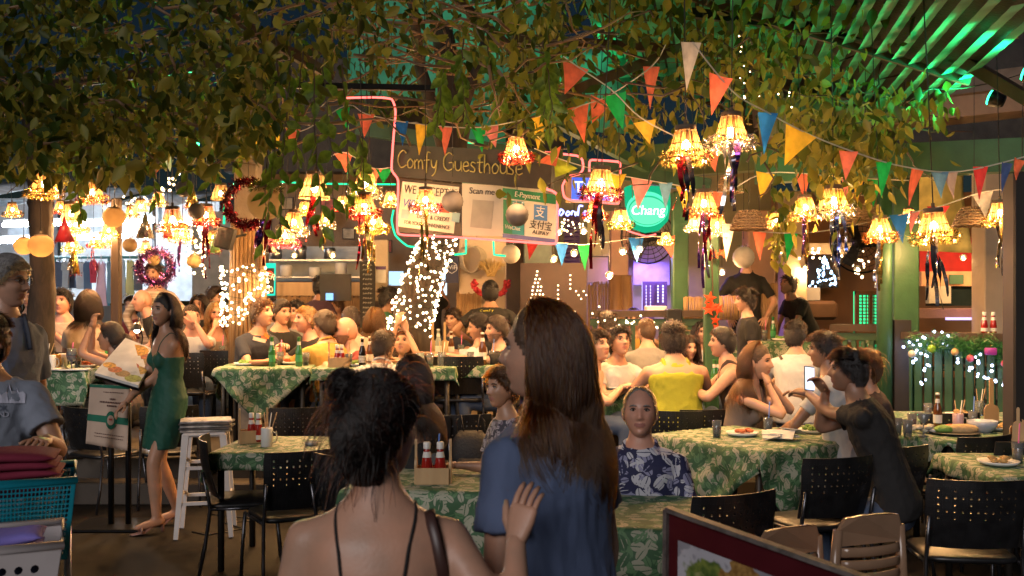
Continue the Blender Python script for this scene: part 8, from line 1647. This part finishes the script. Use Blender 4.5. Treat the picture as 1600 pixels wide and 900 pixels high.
PR['baldfar']=P_('bald man bending near the purple wreath', 222, 470, 10.8, 120, skin='pink', hair=('bald', 'grey', 0), top=('tee', BLK), legs=('jeans', JNS), lean=26, lod=2, arms=('table', 'table'), group=G)
PR['stripe']=P_('person in a striped knit standing behind the purple wreath', 240, 428, 11.0, 176, seated=False, k=.98, skin='tan', hair=('short', 'dark', .03), top=('long', STR), legs=('jeans', JNS), lean=6, lod=2, arms=('hip', 'hip'), floor=.36)
PR['deckwaiter']=P_('waiter in a black shirt behind the white paper ball', 1166, 405, 11.9, 172, seated=False, k=1.02, skin='light', hair=('short', 'black', .02), top=('shirt', BLK), legs=('jeans', BLK), lean=2, lod=1, arms=('hip', 'hip'), floor=.5)
PR['boy']=P_('dark haired boy in black facing left by the slim green post', 1164, 470, 9.9, 84, seated=False, k=.94, skin='light', hair=('short', 'black', .045), top=('tee', BLK), legs=('jeans', BLK), lean=3, yaw=6, lod=1, arms=('hang', 'hang'), floor=.15)
PR['bent']=P_('staff member in black bending over in the far room', 1231, 446, 12.6, 110, seated=False, skin='tan', hair=('short', 'black', .035), top=('tee', BLK), legs=('jeans', BLK), lean=28, pitch=-20, lod=2, arms=('table', 'table'), floor=.36)
for i_, (lb, x, y, D, fc, fm, hr, tp, sk)in enumerate((('woman with blond hair at the very back left of the lit post', 268, 478, 12.2, 160, True, ('long', 'blond', .28), GRY, 'pink'), ('man in black far behind beside the lit post', 362, 480, 12.0, -150, False, ('short', 'dark', .025), BLK, 'light'), ('dark haired woman in white far behind the beer sign', 424, 482, 12.4, 175, True, ('long', 'black', .25), WHT, 'tan'), ('man in grey far behind the mustard shirt', 524, 480, 12.2, 140, False, ('short', 'brown', .03), GRY, 'light'), ('man in cream at the left edge far tables', 22, 480, 12.6, -170, False, ('short', 'black', .03), CRM, 'tan'), ('woman in maroon far behind the stickered post', 205, 478, 12.6, 170, True, ('bun', 'dark', (0, -.07, .1, .03)), MAR, 'tan'), ('man in mustard far behind near the dark balustrade', 990, 500, 11.3, 175, False, ('short', 'black', .03), MUS, 'tan'), ('woman in white far behind the maple leaf post', 1095, 520, 10.4, -165, True, ('long', 'dark', .25), WHT, 'light'), ('man in navy on the far terrace behind the lit trunk', 708, 500, 11.4, 150, False, ('short', 'dark', .028), NAVY, 'light'))):
 P_(lb, x, y, D, fc, fem=fm, skin=sk, hair=hr, top=('tee', tp), legs=('jeans', JNS), lean=8, lod=2, arms=('table', 'table'), group=G)
finish_people();finish_straps()
# things that people wear or hold
def pt(key, v):d=PR[key][1];return d['loc']+d['Rm']@Vector(v)
def wpath(key, px, r, m, name, label, cat, flat=.3):
 P=[W(*p)for p in px];root=empty(name, P[0], label=label, cat=cat);out=[]
 for i in range(len(P)-1):
  for j in range(5):out.append(P[i].lerp(P[i+1], j/5))
 out.append(P[-1]);b=MB();b.tube([p-P[0]for p in out], r, 8, flat=flat);b.build('strap', m, root, True);return root
LTH=mat('leather_brown', (.05, .022, .018), .4)
from mathutils.bvhtree import BVHTree
def bvh_world(key, part='body'):
 root=PR[key][0];o=[c for c in root.children if c.name.split('.')[0]==part][0];M=Matrix.Translation(root.location)@Matrix.Rotation(root.rotation_euler.z, 4, 'Z')
 return BVHTree.FromPolygons([M@v.co for v in o.data.vertices], [p.vertices for p in o.data.polygons])
def ray_px(bv, px, py):d=W(px, py, 1.0)-Vector((0, 0, H));return bv.ray_cast(Vector((0, 0, H)), d.normalized())
def worn(key, part, pix, r, m, name, label, cat, flat=.35, lift=.006):
 bv=bvh_world(key, part);P=[]
 for(x0, y0), (x1, y1)in zip(pix, pix[1:]):
  for j in range(8):
   t=j/8;h=ray_px(bv, x0+(x1-x0)*t, y0+(y1-y0)*t)
   if h[0]is not None:P.append(h[0]+h[1]*lift*(1 if h[1].y<0 else-1))
 if len(P)<3:return None
 for _ in range(2):P=[P[0]]+[(P[i-1]+P[i]*2+P[i+1])/4 for i in range(1, len(P)-1)]+[P[-1]]
 root=empty(name, P[-1], label=label, cat=cat);b=MB();b.tube([p-P[-1]for p in P], r, 8, flat=flat, hint=Vector((0, -1, 0)));b.build('strap', m, root, True);return root, P
q=worn('w1', 'body', [(655, 752), (665, 790), (678, 840), (690, 890), (700, 930)], .013, LTH, 'shoulder_bag', 'brown leather strap bag on the bun woman\'s shoulder', 'bag')
if q:
 root, P=q;b=MB();c=Vector((.10, .02, -.28));b.loft([ring(c+Vector((0, 0, z)), Vector((1, 0, 0)), Vector((0, 1, 0)), w_, .045, 18, 4)for z, w_ in((-.12, .12), (-.10, .14), (.06, .13), (.08, .11))]);b.build('pouch', LTH, root, True);b=MB();b.tube([Vector(), c+Vector((0, 0, .07))], .012, 6, flat=.35);b.build('lower_strap', LTH, root, True)
worn('crossbag', 'shirt', [(1222, 562), (1216, 552), (1220, 545)], .014, mat('leather_dark', (.05, .025, .015), .6), 'cross_strap', 'brown strap across the white tee of the back turned man', 'strap')
worn('grey', 'shirt', [(24, 470), (34, 490), (42, 520), (46, 550)], .016, mat('strap_navy', (.02, .025, .04), .7), 'backpack_strap', 'dark backpack strap on the blue shirted man', 'strap')
worn('strap2', 'shirt', [(1268, 578), (1280, 600), (1290, 625)], .011, BLK, 'sling_strap', 'thin black sling strap on the white tee beside the phone man', 'strap')
def phone(key, side, label, off, scr, tilt):
 J=PR[key][1]['J'][side];w=pt(key, J[2]);r=empty('phone', w+Vector(off), label=label, cat='phone', rot=tilt);b=MB();b.box((0, 0, 0), (.074, .009, .155), None, .004);b.build('phone_body', BLACK, r);b=MB();b.box((0, -.0062 if scr>0 else.0062, 0), (.066, .002, .140));b.build('phone_screen', emis('phone_screen', (.45, .55, .8), 1.4), r)
phone('phone', -1, 'lit phone held by the man in black tee', (.015, .02, .09), 1, (R(-12), R(8), R(20)));phone('photoman', 1, 'black phone held up by the stout man', (-.05, -.05, .06), -1, (R(-10), 0, 0))
def print_on(key, part, s, px, py, size, m, sx=1.0, rot=0, name='shirt_print', lift=.004):
 bv=bvh_world(key, part);h=ray_px(bv, px, py);hx=ray_px(bv, px+6, py)
 if h[0]is None:return
 n=h[1]if h[1].y<0 else-h[1];xa=(Vector((1, 0, 0))-n*n.x).normalized();ya=n.cross(xa);ya=ya if ya.z>0 else-ya
 xa, ya=xa*math.cos(rot)+ya*math.sin(rot), ya*math.cos(rot)-xa*math.sin(rot)
 return text(s, PR[key][0], h[0]+n*lift, xa, ya, size, m, name, .0006, sx=sx)
PW=mat('print_white', (.42, .43, .52), .8);PD=mat('print_dark', (.10, .12, .17), .8)
def word_on(key, part, s, px0, py, step, size, m, dy=0):
 for i, c in enumerate(s):
  if c!=' ':print_on(key, part, c, px0+i*step, py+dy*i, size, m)
word_on('waiter', 'shirt', 'Bua Kitchen', 748, 486, 2.5, .030, mat('print_yellow', (.5, .48, .05), .7), -.12)if False else word_on('waiter', 'shirt', 'Comfy', 752, 486, 4.4, .045, mat('print_yellow', (.5, .48, .05), .7), -.2)
word_on('cartman', 'shirt', 'BANGKOK', -42, 638, 8.2, .030, PD);word_on('cartman', 'shirt', 'THAILAND', -42, 648, 7.4, .030, PW)
bv=bvh_world('cartman', 'shirt');b=MB();sk=[(-38, 615), (-28, 608), (-18, 622), (-8, 604), (2, 618), (10, 612), (14, 600), (17, 612), (24, 612), (26, 606), (30, 614), (36, 612), (40, 616)]
pv=[]
for x, y in sk:
 for yy in(y, 630):
  h=ray_px(bv, x, yy);pv.append(None if h[0]is None else h[0]+(h[1]if h[1].y<0 else-h[1])*.004)
for i in range(len(sk)-1):
 q=[pv[2*i], pv[2*i+1], pv[2*i+3], pv[2*i+2]]
 if None not in q:b.add([v-PR['cartman'][0].location for v in q], [(0, 1, 2, 3)])
if b.f:
 o=b.build('skyline_print', PW, PR['cartman'][0]);o.matrix_basis=Matrix.Rotation(-PR['cartman'][0].rotation_euler.z, 4, 'Z')
for i, (x, y, c)in enumerate(((405, 531, (.55, .5, .45)), (412, 529, (.5, .12, .05)), (416, 525, (.5, .25, .05)))):
 h=ray_px(bvh_world('navy', 'shirt'), x, y)
 if h[0]is not None:
  n=h[1]if h[1].y<0 else-h[1];b=MB();b.box((0, 0, 0), (.14 if i==0 else.07, .035, .001));o=b.build('shirt_print', mat('tee_patch_%d'%i, c, .7), PR['navy'][0]);M=frame_m(h[0]+n*(.004+.001*i), (Vector((1, 0, 0))-n*n.x).normalized(), Vector((0, 0, 1)));o.matrix_basis=(Matrix.Translation(PR['navy'][0].location)@Matrix.Rotation(PR['navy'][0].rotation_euler.z, 4, 'Z')).inverted()@M
for s in(-1, 1):
 g=PR['green'];an=g[1]['LG'][s][2];r=empty('heeled_sandal', g[0].location+Matrix.Rotation(g[0].rotation_euler.z, 3, 'Z')@Vector((an.x, an.y, 0)), g[0].rotation_euler.z, ['heeled sandal on the front foot of the woman in green', 'heeled sandal on the rear foot of the woman in green'][s>0], 'shoe');r.location.z=0
 SK=mat('sandal', (.25, .13, .10), .35);b=MB();b.tube([(0, -.04, .09), (0, -.045, .002)], [.016, .012], 8);b.build('heel', SK, r, True)
 b=MB();b.tube([(0, -.05, .085), (s*.005, .02, .07), (s*.01, .10, .014), (s*.015, .19, .010)], [.026, .028, .036, .024], 10, flat=.28);b.build('sole', SK, r, True);b=MB();b.tube([(.035*math.cos(t)+s*.012, .12, .018+.045*math.sin(t))for t in np.linspace(0, 3.14, 9)], .008, 6);b.build('toe_strap', SK, r, True)
dg=bpy.context.evaluated_depsgraph_get()
for t_ in[(o, bpy.data.meshes.new_from_object(o.evaluated_get(dg)))for o in TEXTS]:
 o, me=t_;n_=bpy.data.objects.new('lettering', me);link(n_, o.parent);n_.matrix_basis=o.matrix_basis.copy();bpy.data.objects.remove(o)
